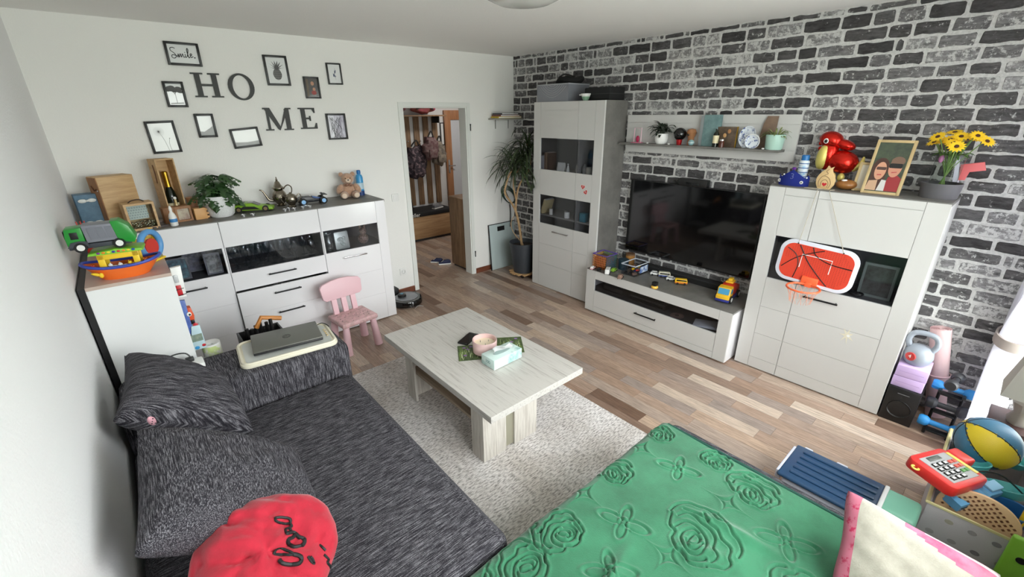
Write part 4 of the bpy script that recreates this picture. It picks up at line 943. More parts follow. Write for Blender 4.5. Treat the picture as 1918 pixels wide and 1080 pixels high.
# spray bottle
t = thing('spray_bottle', 'small white spray bottle with blue label at the sideboard edge', 'bottle', (.52, 3.955, ST))
bm = BM(); lathe(bm, [(0, 0), (.022, 0), (.024, .004), (.024, .065), (.018, .085), (.009, .1), (.009, .112), (0, .112)], 20); part('body', bm, m_white, t)
bm = BM(); lathe(bm, [(.0243, .028), (.0243, .052)], 20); part('label_band', bm, M('blue_label', (64, 134, 196), .5), t)
bm = BM(); lathe(bm, [(.0105, .11), (.0105, .125), (.006, .14), (0, .145)], 16); part('cap', bm, m_white, t)
# papers and sunglasses-like things
for k, (px, py, c, lab) in enumerate(((290, 424, (90, 84, 84), 'dark booklet lying flat behind the spray bottle'), (303, 416, (196, 180, 176), 'pale pink booklet lying flat behind the spray bottle'))):
    x, y, z = on(px, py); bm = BM(); box(bm, -.05, .05, -.03, .03, 0, .008, .001)
    t = thing('booklet', lab, 'booklet', (x+.02, y-.03+.07*k, ST), .5-.3*k); part('pages', bm, M('booklet_pages_%d' % k, c, .6), t); bm = BM(); box(bm, -.051, .051, -.031, .031, .008, .0092); part('cover', bm, M('booklet_cover_%d' % k, tuple(int(v*.9) for v in c), .45), t, False)
# blue gift box with white bows
t = thing('gift_bag', 'blue bag with white bows in the wall corner', 'gift bag', (.10, 4.19, ST), .12)
bm = BM(); box(bm, -.07, .05, -.05, .06, 0, .25, .004); part('body', bm, M('denim_blue_card', (96, 128, 150), .6, col2=(80, 110, 132), vs=20), t)
for z in (.06, .21):
    bm = BM()
    for s in (-1, 1): ell(bm, (-.01+s*.024, -.06, z), (.024, .008, .013), 10)
    ell(bm, (-.01, -.062, z), .008, 8); part('bow', bm, M('white_ribbon', (224, 228, 226), .5), t)
bm = BM(); box(bm, .052, .056, -.05, .06, 0, .25); part('side_strip', bm, M('navy_card', (44, 54, 72), .6), t, False)
# ------------------------------------------------------------------ potted swiss-cheese plant
t = thing('monstera_plant', 'small holey-leaved monstera in a white dimpled pot', 'potted plant', (.845, 4.10, ST))
bm = BM(); prof = [(0, 0), (.072, 0), (.084, .012), (.112, .14), (.117, .165), (.110, .165), (.10, .13), (0, .125)]
lathe(bm, prof, 40); part('pot', bm, M('white_dimpled_ceramic', (232, 233, 233), .45), t)
bm = BM()
for j in range(9):
    z = .02+j*.0145; R_ = .0855+(.1125-.0855)*(z-.012)/.128
    for i in range(34):
        a = 2*PI*(i+.5*(j % 2))/34; c = (R_*math.cos(a), R_*math.sin(a), z); lathe(bm, [(.0042, 0), (.003, .0016), (0, .002)], 5, Matrix.Translation(c)@Vector((math.cos(a), math.sin(a), -.2)).to_track_quat('Z', 'Y').to_matrix().to_4x4())
part('dimples', bm, MATS['white_dimpled_ceramic'], t, kind='stuff')
bm = BM(); lathe(bm, [(0, .135), (.1, .132)], 20); part('soil', bm, MATS['potting_soil'], t)
m_mon = M('monstera_leaf', (30, 58, 30), .35, col2=(54, 88, 42), vs=10, coat=.2)
def holey_leaf(bm, base, tipdir, up, L_, w):
    """leaf blade with real slots, curved"""
    tipdir = Vector(tipdir).normalized(); up = Vector(up); side = tipdir.cross(up).normalized(); nrm = side.cross(tipdir).normalized(); n, m = 8, 6
    def pt(u, v):
        ww = w*math.sin(PI*min(1, (.06+.94*u))**.75)*(1-.25*u) if u < 1 else 0
        return Vector(base)+tipdir*(L_*u)+side*(ww*v)-nrm*(.22*L_*u*u+.18*w*v*v)
    g = {}
    for i in range(n+1):
        for j in range(-m//2, m//2+1): g[i, j] = bm.verts.new(pt(i/n, j/(m/2)))
    for i in range(n):
        for j in range(-m//2, m//2):
            if abs(j+.5) > 1 and abs(j+.5) < 2 and i in (2, 4) : continue       # holes
            if abs(j+.5) > 2 and i in (3, 5): continue                            # slots to the edge
            bm.faces.new((g[i, j], g[i+1, j], g[i+1, j+1], g[i, j+1]))
rr = random.Random(21)
for k in range(52):
    az = 2*PI*k/52*3.1+rr.uniform(-.2, .2); hgt = rr.random(); d = Vector((math.cos(az), math.sin(az)*.8, 0)); r0 = rr.uniform(.02, .10)*(1.2-.6*hgt)
    base = Vector((0, 0, .155+.17*hgt))+d*r0
    base.y = min(base.y, .09)
    tipd = d*.8+Vector((0, 0, -.55+1.0*hgt*rr.random())); L_ = rr.uniform(.09, .14)
    bm = BM(); holey_leaf(bm, base, tipd, (-d.x*.3, -d.y*.3-.35, 1), L_, L_*.48)
    for v in bm.verts: v.co.y = min(v.co.y, .225); v.co.z = max(v.co.z, .012)
    lf = part('leaf', bm, m_mon, t)
    bm = BM(); tube(bm, smoothpath([(d.x*.02, d.y*.02, .13), tuple(base*.6+Vector((0, 0, .08))), tuple(base)], 4), .0022, 5); part('stalk', bm, m_mon, lf)
# ------------------------------------------------------------------ toy sports car (green)
m_lime = M('lime_green_plastic', (128, 172, 40), .3); m_tyre = M('black_rubber', (22, 22, 23), .75); m_rim = M('bronze_rim', (150, 128, 96), .35, .5)
def wheel_parts(t, pos, r, w, rimmat, ax='y'):
    for (x, y) in pos:
        bm = BM(); s = 1 if y > 0 else -1
        cyl(bm, (x, y-w/2, r), (x, y+w/2, r), r, n=20); o = part('wheel', bm, m_tyre, t)
        bm = BM(); cyl(bm, (x, y+s*w/2-.001*s, r), (x, y+s*(w/2+.0015), r), r*.6, n=16); part('rim', bm, rimmat, o)
c1, c2 = Vector(on(434, 398)), Vector(on(520, 393)); cc = (c1+c2)/2+Vector((.0, .025, 0)); Lc = .30
t = thing('model_supercar', 'lime green building-block sports car beside the teapot', 'toy car', cc, math.atan2(c2.y-c1.y, c2.x-c1.x)+.05)
bm = BM(); prism(bm, [(-.15, .014), (.15, .012), (.152, .03), (.09, .045), (.05, .05), (.0, .073), (-.06, .073), (-.14, .056), (-.15, .045)], -.058, .058, bev=.008); part('body', bm, m_lime, t)
bm = BM(); prism(bm, [(.052, .0508), (.005, .0745), (-.03, .0755), (-.03, .06), (.03, .048)], -.044, .044); part('windscreen', bm, m_blackg, t, False)
bm = BM(); box(bm, -.135, -.06, -.035, .035, .06, .076, .003); part('engine_cover', bm, m_black, t)
bm = BM(); box(bm, -.155, -.13, -.06, .06, .07, .075, .002); box(bm, -.145, -.138, -.04, -.036, .05, .071); box(bm, -.145, -.138, .036, .04, .05, .071); part('rear_wing', bm, m_black, t)
for s in (-1, 1):
    bm = BM(); prism(bm, [(.11, .02), (.149, .018), (.148, .03), (.12, .036)], s*.03-.014, s*.03+.014); part('headlight', bm, m_white, t, False)
    bm = BM(); prism(bm, [(-.1, .025), (.06, .02), (.02, .045), (-.06, .05)], s*.0585-.0012, s*.0585+.0012); part('side_vent', bm, m_black, t, False)
wheel_parts(t, [(.098, -.052), (.098, .052), (-.098, -.052), (-.098, .052)], .024, .02, m_rim)
# buggy
t = thing('toy_buggy', 'black and blue model racing buggy on the sideboard', 'toy car', (1.555, 4.14, ST), -.1)
bm = BM(); prism(bm, [(-.12, .02), (.11, .018), (.12, .035), (.02, .05), (-.02, .07), (-.08, .072), (-.12, .05)], -.035, .035, bev=.006); part('body', bm, M('blue_black_plastic', (18, 20, 28), .35), t)
bm = BM(); prism(bm, [(.0, .055), (.09, .036), (.09, .044), (.0, .07)], -.025, .025); part('nose_stripe', bm, M('deep_blue', (28, 74, 140), .3), t)
bm = BM(); box(bm, .07, .115, -.055, .055, .085, .09, .002, mat=Matrix.Rotation(.1, 4, 'Y')); box(bm, .085, .092, -.03, .03, .035, .09); part('wing', bm, m_black, t)
bm = BM(); box(bm, -.1, -.04, -.05, .05, .02, .03, .003); part('side_pod', bm, m_black, t)
wheel_parts(t, [(.085, -.055), (.085, .055), (-.085, -.055), (-.085, .055)], .03, .028, M('blue_rim', (120, 160, 200), .3, .4))
# ------------------------------------------------------------------ teapot
t = thing('silver_teapot', 'ornate silver teapot with tall domed lid', 'teapot', (1.315, 4.225, ST), -.15)
bm = BM(); lathe(bm, [(0, 0), (.034, 0), (.036, .01), (.028, .018), (.055, .05), (.062, .08), (.05, .115), (.036, .135), (.04, .145), (.042, .155)], 32); part('body', bm, m_silver, t)
lid = BM(); lathe(lid, [(.05, .153), (.05, .158), (.034, .168), (.024, .19), (.018, .205), (.008, .215), (.01, .222), (.005, .232), (.004, .245), (0, .25)], 28); part('lid', lid, m_silver, t)
bm = BM(); q = smoothpath([(-.05, 0, .05), (-.085, 0, .06), (-.105, 0, .1), (-.125, 0, .14), (-.145, 0, .15)], 5); tube(bm, q, [.012-.007*i/len(q) for i in range(len(q))], 10); part('spout', bm, m_silver, t)
bm = BM(); tube(bm, smoothpath([(.04, 0, .14), (.06, 0, .165), (.085, 0, .172), (.105, 0, .15), (.1, 0, .11), (.075, 0, .08), (.055, 0, .075)], 5), .005, 8); part('handle', bm, m_silver, t)
bm = BM()
for k in range(3): a = 2*PI*k/3; tube(bm, [(.03*math.cos(a), .03*math.sin(a), .012), (.042*math.cos(a), .042*math.sin(a), .007)], .006, 6)
part('feet', bm, m_silver, t)
t = thing('sugar_bowl', 'small silver sugar bowl with two curled handles', 'bowl', (1.372, 4.10, ST), .1)
bm = BM(); lathe(bm, [(0, 0), (.03, 0), (.032, .008), (.024, .018), (.045, .045), (.05, .07), (.044, .09), (.04, .098), (.036, .09), (0, .085)], 28); part('bowl', bm, m_silver, t)
bm = BM(); lathe(bm, [(.043, .094), (.03, .108), (.012, .115), (.006, .125), (0, .128)], 24); part('lid', bm, m_silver, t)
for s in (-1, 1):
    bm = BM(); tube(bm, smoothpath([(s*.045, 0, .085), (s*.07, 0, .105), (s*.085, 0, .085), (s*.07, 0, .05), (s*.05, 0, .035)], 5), .004, 7); part('handle', bm, m_silver, t)
# tealights: one cup copied
t0 = thing('tealight', 'silver tealight cup in front of the teapot', 'tealight', (0, 0, ST), 0, 'tealights on the sideboard')
bm = BM(); lathe(bm, [(0, 0), (.019, 0), (.0195, .014), (.018, .014), (.0175, .008)], 20); part('cup', bm, M('aluminium', (206, 206, 208), .25, .9), t0)
bm = BM(); lathe(bm, [(0, .0095), (.0177, .009)], 16); part('wax', bm, M('white_wax', (238, 236, 230), .4), t0)
spots = [(1.275, 3.975), (1.315, 4.005), (1.345, 3.965), (1.42, 3.985), (1.46, 4.015), (1.475, 3.975)]
t0.location = (*spots[0], ST)
for x, y in spots[1:]: dup(t0, (x, y, ST))
for (x, y) in ((.965, 3.965), (1.03, 3.955)): dup(t0, (x, y, ST), label='silver tealight cup in front of the green sports car')
# ------------------------------------------------------------------ teddy and blue bottle
m_ted = M('beige_plush', (196, 158, 132), .95, col2=(172, 134, 110), vs=60, bump=.8, bs=260, sheen=.6)
tx, ty, tz = 1.925, 4.215, ST
t = thing('teddy_bear', 'seated beige teddy bear with a ribbon bow', 'teddy bear', (tx, ty, tz), -.25)
bm = BM()
def T(*a): ell(bm, *a)
ell(bm, (0, .01, .072), (.068, .055, .071), 22); ell(bm, (0, -.01, .178), (.058, .052, .052), 22)
for s in (-1, 1):
    ell(bm, (s*.052, -.005, .217), (.022, .013, .022), 14); ell(bm, (s*.078, -.015, .085), (.03, .03, .05), 14, Matrix.Rotation(s*-.5, 4, 'Y')); ell(bm, (s*.05, -.06, .034), (.036, .052, .034), 14, Matrix.Rotation(s*.35, 4, 'Z'))
part('body', bm, m_ted, t, 'all')
bm = BM(); ell(bm, (0, -.054, .165), (.026, .02, .02), 14); part('muzzle', bm, M('cream_plush', (222, 200, 180), .95), t)
bm = BM(); ell(bm, (0, -.073, .172), (.008, .005, .006), 10); part('nose', bm, m_black, t)
for s in (-1, 1):
    bm = BM(); ell(bm, (s*.021, -.058, .187), .005, 10); part('eye', bm, m_blackg, t)
    bm = BM(); ell(bm, (s*.056, -.108, .034), (.024, .005, .024), 12); part('foot_pad', bm, MATS['cream_plush'], t)
bm = BM()
for s in (-1, 1): ell(bm, (s*.018, -.055, .125), (.019, .008, .012), 10, Matrix.Rotation(s*.3, 4, 'Y'))
ell(bm, (0, -.06, .125), .007, 8); part('bow', bm, M('brown_ribbon', (126, 88, 66), .4), t)
x, y, z = 2.065, 4.27, ST
t = thing('blue_bottle', 'blue plastic bottle with cap behind the teddy bear', 'bottle', (x, y, z))
bm = BM(); lathe(bm, [(0, 0), (.032, 0), (.034, .006), (.034, .17), (.026, .195), (.016, .2), (.016, .208), (0, .208)], 24); part('body', bm, M('sky_blue_plastic', (62, 150, 206), .3), t)
bm = BM(); lathe(bm, [(.0345, .06), (.0345, .12)], 24); part('label_band', bm, M('pale_blue_label', (190, 214, 228), .5), t); bm = BM(); lathe(bm, [(.019, .205), (.019, .235), (.014, .24), (0, .24)], 20); part('cap', bm, M('strong_blue_cap', (30, 110, 180), .35), t)
bm = BM(); lathe(bm, [(.0348, .0), (.0348, .045)], 24); part('base_band', bm, M('navy_label', (26, 60, 120), .4), t)
# ------------------------------------------------------------------ inside the sideboard
SH = .7735
m_wg = pane_mat('thin_drinking_glass', (236, 240, 242), 3.2)
g0 = thing('wine_glass', 'stemmed wine glass on the shelf behind the middle glass strip', 'glass', (.85, 4.0, SH), 0, 'wine glasses in the sideboard')
bm = BM(); lathe(bm, [(.024, .0), (.026, .002), (.004, .006), (.003, .05), (.004, .06)], 18); part('foot_and_stem', bm, m_wg, g0)
bm = BM(); lathe(bm, [(.004, .06), (.02, .075), (.03, .105), (.03, .13), (.024, .165)], 20); part('bowl', bm, m_wg, g0)
k = 0
for x in (.85, .93, 1.02, 1.10, 1.19, 1.28, 1.38, 1.45):
    for y in (3.97, 4.06, 4.15):
        if k and not (y > 4.1 and x > 1.3) and not (x > 1.35 and y < 4.0): dup(g0, (x+.012*math.sin(k*3), y, SH))
        k += 1
t = thing('balloon_glass', 'wide empty balloon glass standing alone in the sideboard', 'glass', (1.42, 3.965, SH)); g0.location.y = 4.0
bm = BM(); lathe(bm, [(.026, 0), (.028, .002), (.005, .006), (.004, .035)], 20); part('foot', bm, m_wg, t); bm = BM(); lathe(bm, [(.004, .035), (.03, .05), (.045, .085), (.042, .12), (.032, .15)], 24); part('bowl', bm, m_wg, t)
t = thing('silver_plaque', 'square silver relief plaque behind the right glass strip', 'plaque', (1.705, 3.975, SH), rot=(-.12, 0, 0))
bm = BM(); prism(bm, rrect(.13, .165, .015, 4, 0, .083), -.008, .008, bev=.003); part('plate', bm, M('white_silver', (216, 220, 214), .3, .4), t)
bm = BM()
for k in range(9): torus(bm, (.03*math.cos(k*2.2)*(.4+.07*k), -.01, .083+.04*math.sin(k*2.2)*(.4+.07*k)), .014, .003, 14, 5, (0, 1, 0))
part('relief_rose', bm, M('shade_silver', (150, 156, 150), .3, .6), t)
t = thing('silver_vase', 'mottled silver vase behind the right glass strip', 'vase', (1.585, 3.99, SH)); bm = BM(); lathe(bm, [(0, 0), (.032, 0), (.04, .06), (.036, .1), (.026, .13), (.034, .165), (.028, .165), (.02, .13), (0, .12)], 24); part('body', bm, M('hammered_silver', (196, 198, 196), .25, .8, col2=(120, 122, 122), vs=30), t); bm = BM(); torus(bm, (0, 0, .165), .032, .003, 24, 6); part('rim', bm, M('white_silver', (0, 0, 0)), t)
t = thing('glitter_figure', 'rose glitter figurine in the right end of the sideboard', 'figurine', (1.93, 4.03, SH))
bm = BM(); ell(bm, (0, 0, .05), (.05, .04, .05), 18); ell(bm, (.0, -.005, .125), (.034, .032, .036), 16); part('body', bm, M('rose_glitter', (190, 160, 146), .4, .3, col2=(120, 100, 92), vs=90, thr=(.45, .55)), t)
bm = BM()
for s in (-1, 1): ell(bm, (s*.022, 0, .165), (.012, .008, .02), 10)
part('ears', bm, MATS['rose_glitter'], t)
# framed pictures in the left compartment
for (x, y, w, h, c1, c2, lab) in ((.46, 3.99, .15, .17, (120, 176, 190), (70, 84, 96), 'blue toned picture frame behind the left glass strip'), (.60, 4.16, .17, .17, (150, 148, 170), (60, 58, 70), 'dark violet picture frame at the back of the left compartment'), (.69, 3.985, .11, .165, (208, 208, 204), (90, 90, 88), 'silver mosaic picture frame behind the left glass strip')):
    t = thing('standing_picture', lab, 'picture frame', (x, y, SH), rot=(-.14, 0, 0))
    bm = BM()
    for q in ((-w/2, -w/2+.012, 0, h), (w/2-.012, w/2, 0, h), (-w/2+.012, w/2-.012, 0, .012), (-w/2+.012, w/2-.012, h-.012, h)): box(bm, q[0], q[1], -.006, .006, q[2], q[3])
    part('frame', bm, M('dark_silver_frame', (96, 96, 100), .35, .5), t, False)
    bm = BM(); box(bm, -w/2+.011, w/2-.011, -.001, .003, .011, h-.011); part('print', bm, M('print_%d' % int(x*100), c1, .4, col2=c2, vs=16, thr=(.4, .6)), t, False)
# bits in the open drawer
t = thing('drawer_clutter', 'silver cable loops peeking out of the ajar drawer', 'cable', (1.12, SBY+.03, .585))
bm = BM()
for k in range(4): torus(bm, (k*.035-.05, -.012, .012+.004*(k % 2)), .016, .003, 16, 6, (0, 1, .2*k))
part('loops', bm, m_chrome, t)
bm = BM(); tube(bm, smoothpath([(-.08, 0, .01), (0, -.005, -.01), (.1, 0, .01)]), .004, 6); part('cable_end', bm, m_black, t)
# ------------------------------------------------------------------ bookcase end-on, with toys on top
BKX0, BKX1, BKY0, BKY1, BKZ = .036, .388, 2.905, 3.80, 1.14
m_bk = M('white_bookcase', (232, 233, 233), .35); m_bkt = M('bounce_tinted_shelf_top', (198, 178, 166), .4, col2=(186, 166, 154), vs=6)  # white top tinted taupe to hold orange bounce from the boat
t = thing('bookcase', 'white bookcase seen end-on beside the sofa armrest', 'bookcase', (.21, 3.35, 0))
bm = BM(); box(bm, BKX0, BKX1, BKY0, BKY0+.018, 0, BKZ-.018); part('side_panel', bm, m_bk, t, False, world=True)
bm = BM(); box(bm, BKX0, BKX1, BKY1-.018, BKY1, 0, BKZ-.018); part('side_panel', bm, m_bk, t, False, world=True)
bm = BM(); box(bm, BKX0, BKX1, BKY0, BKY1, BKZ-.018, BKZ, .001); part('top_board', bm, m_bkt, t, False, world=True)
for z in (.06, .42, .78):
    bm = BM(); box(bm, BKX0+.006, BKX1-.004, BKY0+.018, BKY1-.018, z, z+.018); part('shelf_board', bm, m_bk, t, False, world=True)
bm = BM(); box(bm, .008, BKX0, BKY0-.004, BKY1, 0, BKZ); part('back_panel', bm, m_black, t, False, world=True)  # black back panel, widened to fill the wall gap in place of shade
# things sticking out of the open side of the bookcase
def flat_item(name, label, cat, quad, y, th, mat, extra=None):
    """item standing in plane y, outlined by photo pixels"""
    P = [at(a, b, 'y', y) for a, b in quad]; o = Vector((min(p.x for p in P), y, min(p.z for p in P)))
    t = thing(name, label, cat, o); bm = BM(); prism(bm, [(p.x-o.x, p.z-o.z) for p in P], 0, th, bev=.003 if th > .01 else 0); part('body', bm, mat, t)
    return t, o
t, o = flat_item('toy_phone', 'white and red toy thermometer case clipped to the bookcase', 'toy', [(318, 503), (338, 498), (350, 555), (333, 558)], 2.94, .03, m_white)
bm = BM(); box(bm, .006, .03, -.004, .002, .012, .075, .003); part('red_insert', bm, M('signal_red', (190, 34, 44), .4), t)
bm = BM(); box(bm, .008, .028, -.004, .002, .09, .135, .004); part('clear_cap', bm, M('grey_clear_plastic', (196, 198, 200), .15), t)
bm = BM(); tube(bm, [(.0, -.006, .05), (.04, -.006, .055)], .002, 5); part('clip', bm, m_black, t)
bm = BM(); tube(bm, [(.01, -.006, .015), (.045, -.006, .02)], .002, 5); part('clip', bm, m_black, t)
t, o = flat_item('picture_book', 'blue picture book with red and black comic figures', 'book', [(332, 564), (346, 562), (363, 622), (354, 628)], 2.98, .02, M('comic_blue_cover', (96, 124, 196), .4, col2=(70, 90, 160), vs=30))
bm = BM(); ell(bm, (.035, -.003, .13), (.012, .003, .014), 10); part('eye_print', bm, m_white, t); bm = BM(); ell(bm, (.037, -.0045, .128), (.006, .003, .007), 10); part('pupil_print', bm, m_black, t)
bm = BM(); ell(bm, (.05, -.002, .05), (.014, .003, .02), 10); part('red_print', bm, M('signal_red', (0, 0, 0)), t)
t, o = flat_item('orange_toy', 'orange and black round toy poking out of the bookcase', 'toy', [(350, 577), (357, 576), (364, 590), (365, 605), (358, 614), (352, 600)], 3.06, .05, M('bright_orange', (224, 84, 38), .4))
bm = BM(); box(bm, .012, .032, -.006, .002, .02, .05, .003); part('black_band', bm, m_black, t)
t, o = flat_item('puzzle_box', 'pale blue card game box with red and blue print', 'box', [(358, 612), (374, 608), (388, 650), (360, 658)], 2.97, .045, M('pale_blue_card', (190, 214, 222), .5))
bm = BM(); box(bm, .01, .07, -.0015, .001, .055, .10); part('green_print', bm, M('sage_print', (148, 158, 138), .5, col2=(110, 130, 120), vs=40), t, False)
bm = BM(); ell(bm, (.065, -.001, .022), (.01, .002, .009), 8); part('red_print', bm, M('signal_red', (0, 0, 0)), t); bm = BM(); ell(bm, (.03, -.001, .015), (.012, .002, .011), 8); part('blue_print', bm, M('sky_blue_plastic', (0, 0, 0)), t)
# router / extension box at the foot of the bookcase with black cable
p = at(350, 680, 'z', .63)
t = thing('white_adapter', 'white charging box with black cable beside the armrest', 'charger', (.31, 2.78, .616))
bm = BM(); box(bm, -.10, .10, -.05, .05, 0, .03, .008, 3); part('housing', bm, m_white, t)
bm = BM(); tube(bm, smoothpath([(-.06, .02, .03), (-.07, .03, .07), (-.02, .04, .085), (.03, .04, .075), (.05, .03, .04)], 5), .004, 6); part('cable', bm, m_black, t)
bm = BM(); box(bm, .02, .06, .01, .045, .028, .05, .006); part('plug', bm, m_black, t)
t = thing('paper_roll', 'white and lime paper roll standing behind the armrest', 'paper roll', (.475, 3.02, .42)); bm = BM(); lathe(bm, [(0, 0), (.05, 0), (.05, .21), (.045, .21), (.012, .2), (.012, .1), (0, .1)], 24); part('roll', bm, m_white, t); bm = BM(); lathe(bm, [(.0505, .0), (.0505, .2)], 24); part('lime_wrap', bm, M('lime_wrap', (206, 222, 150), .5, col2=(236, 236, 230), vs=14, thr=(.45, .55)), t)
t = thing('stool_box', 'low dark box under the paper roll behind the armrest', 'box', (.515, 3.04, 0)); bm = BM(); box(bm, -.12, .12, -.11, .11, 0, .40, .006); part('body', bm, m_black, t); bm = BM(); box(bm, -.122, .122, -.112, .112, .40, .42, .004); part('lid', bm, m_black, t)
t = thing('tool_basket', 'black crate with jagged tools behind the armrest', 'crate', (.77, 3.10, 0))
bm = BM(); q = (.13, .12, .56)
box(bm, -q[0], q[0], -q[1], q[1], 0, .02); 
for a, b, c, d in ((-q[0], -q[0]+.012, -q[1], q[1]), (q[0]-.012, q[0], -q[1], q[1]), (-q[0], q[0], -q[1], -q[1]+.012), (-q[0], q[0], q[1]-.012, q[1])): box(bm, a, b, c, d, .02, q[2], .002)
part('crate', bm, m_black, t)
rr = random.Random(3)
for k in range(6):
    bm = BM(); x = -.09+k*.03; cyl(bm, (x, rr.uniform(-.06, .06), .1), (x+.01, rr.uniform(-.06, .06), .60+.05*rr.random()), .012, n=8); part('tool', bm, m_black, t)
bm = BM(); tube(bm, [(-.02, .02, .6), (.02, .02, .665), (.14, .03, .62)], .016, 8); part('wooden_handle', bm, M('orange_wood_handle', (196, 128, 60), .5), t)
# ------------------------------------------------------------------ toy boat
m_or = M('orange_toy_plastic', (238, 112, 40), .35); m_bl = M('royal_blue_plastic', (54, 76, 176), .35); m_gr = M('lime_toy_plastic', (128, 198, 60), .35); m_ye = M('yellow_toy_plastic', (244, 204, 44), .35)
BX_, BY_ = .205, 3.04
t = thing('toy_ark', 'orange toy boat with yellow cabin and green roof on the bookcase', 'toy boat', (BX_, BY_, BKZ), -.12)
def hull(bm, L_, Wd, z0, z1, n=24, inset=0.):
    rings = []
    for k, (f, z) in enumerate(((.62, z0), (.8, z0+(z1-z0)*.4), (1.0, z1))):
        ring = []
        for i in range(n):
            a = 2*PI*i/n; x = math.cos(a); y = math.sin(a); sx = abs(x)**.8*(1 if x > 0 else -1)
            sheer = (.022*(x*x))*(k/2)
            ring.append(bm.verts.new((sx*L_*f*(1-inset), y*Wd*(.75+.25*f)*(1-inset), z+sheer)))
        rings.append(ring)
    for A, B in zip(rings, rings[1:]):
        for i in range(n): bm.faces.new((A[i], A[(i+1) % n], B[(i+1) % n], B[i]))
    bm.faces.new(list(reversed(rings[0]))); return rings[-1]
bm = BM(); top = hull(bm, .165, .085, 0, .065); part('hull', bm, m_or, t)
bm = BM(); pts = [v for v in [(math.copysign(abs(math.cos(a))**.8, math.cos(a))*.165, math.sin(a)*.085, .066+.022*math.cos(a)**2) for a in [2*PI*i/36 for i in range(36)]]]; tube(bm, pts, .008, 6, True); part('rail', bm, m_bl, t)
bm = BM(); lathe(bm, [(0, .03), (.07, .03)], 20); part('deck', bm, m_dark, t)
bm = BM(); 
for x in (-.07, .07):
    for y in (-.05, .05): box(bm, x-.014, x+.014, y-.008, y+.008, .03, .135, .003)
box(bm, -.085, .085, -.058, -.042, .105, .135, .004); box(bm, -.085, .085, .042, .058, .105, .135, .004); part('cabin', bm, m_ye, t)
bm = BM(); prism(bm, [(-.115, .135), (.11, .135), (.105, .147), (0, .158), (-.11, .147)], -.07, .07, bev=.003); part('roof', bm, m_gr, t)
for k, c in enumerate(((130, 60, 140), (240, 140, 40), (240, 220, 60), (60, 60, 160), (220, 60, 60), (240, 150, 50), (240, 220, 60), (50, 90, 170))):
    bm = BM(); ell(bm, (-.07+k*.02, -.068, .146), (.009, .006, .006), 8); part('bead', bm, M('bead_%d' % k, c, .3), t)
bm = BM(); ell(bm, (-.10, -.078, .04), (.026, .01, .008), 10, Matrix.Rotation(.4, 4, 'Y')); ell(bm, (-.085, -.083, .035), (.01, .008, .014), 8); part('anchor', bm, m_ye, t)
m_cow = M('white_toy_animal', (240, 240, 240), .4)
for k, (x, y, c, lab) in enumerate(((-.025, -.045, m_cow, 'white plastic animal on the left of the boat deck'), (.015, -.05, m_cow, 'white spotted plastic cow in the middle of the boat deck'), (.05, -.03, m_ye, 'small yellow plastic animal on the boat deck'), (-.105, -.02, M('toy_red', (206, 60, 48), .4), 'red plastic figure at the bow of the boat'), (.105, -.01, M('toy_tiger_orange', (232, 120, 50), .4), 'orange plastic tiger at the stern of the boat'))):
    a = math.cos(-.12)*x-math.sin(-.12)*y; b = math.sin(-.12)*x+math.cos(-.12)*y
    f = thing('toy_animal', lab, 'toy animal', (BX_+a, BY_+b, BKZ+.03), .3*k)
    bm = BM(); ell(bm, (0, 0, .028), (.018, .011, .012), 12); ell(bm, (-.018, 0, .042), (.01, .008, .009), 10)
    for sx in (-.01, .01):
        for sy in (-.006, .006): cyl(bm, (sx, sy, 0), (sx, sy, .024), .0035, n=6)
    part('body', bm, c, f, 'all')
    bm = BM(); 
    for s in (-1, 1): ell(bm, (-.018, s*.007, .05), .0035, 6)
    part('ears', bm, c, f); 
    if c is m_cow: bm = BM(); ell(bm, (.004, -.0085, .031), (.006, .003, .005), 8); part('spot', bm, m_black, f)
# ------------------------------------------------------------------ toy garbage truck resting on the roof
m_grn = M('grass_green_plastic', (36, 142, 52), .3); m_gry = M('grey_toy_plastic', (128, 130, 140), .45); m_dgy = M('dark_grey_toy', (58, 62, 70), .5)
a, b = at(140, 474, 'y', 3.03), at(203, 463, 'y', 3.03)
t = thing('toy_garbage_truck', 'green toy garbage truck with grey container on the boat roof', 'toy truck', (.185, 3.045, BKZ+.157), -.06)
bm = BM(); prism(bm, [(-.155, .03), (-.085, .03), (-.085, .125), (-.15, .122), (-.157, .08)], -.052, .052, bev=.006); cab = part('cab', bm, m_grn, t)
bm = BM(); box(bm, -.135, -.105, -.0535, .0535, .07, .105, .002); part('cab_window', bm, m_black, cab)
bm = BM(); box(bm, -.158, -.154, -.042, .042, .075, .112); part('windscreen', bm, m_black, cab, False)
bm = BM(); prism(bm, [(-.08, .045), (.05, .045), (.035, .13), (-.085, .132)], -.052, .052, bev=.004); ct = part('container', bm, m_gry, t)
for k in range(3):
    bm = BM(); prism(bm, [(-.062+k*.034, .06), (-.034+k*.034, .06), (-.040+k*.034, .12), (-.067+k*.034, .12)], -.0545, -.051); part('panel_relief', bm, M('panel_grey', (116, 118, 128), .45), ct, False)
bm = BM(); prism(bm, [(.04, .035), (.10, .02), (.115, .045), (.095, .11), (.06, .142), (.028, .14)], -.056, .056, bev=.005); part('tail_loader', bm, m_grn, t)
bm = BM(); box(bm, -.155, .09, -.045, .045, .016, .04, .004); part('chassis', bm, m_dgy, t)
wheel_parts(t, [(-.11, -.045), (-.11, .045), (.04, -.045), (.04, .045)], .026, .022, m_white)
bm = BM(); prism(bm, [(-.157, .03), (-.075, .03), (-.08, .055), (-.11, .06), (-.14, .055)], -.0555, -.051); part('wheel_arch', bm, m_dgy, t)
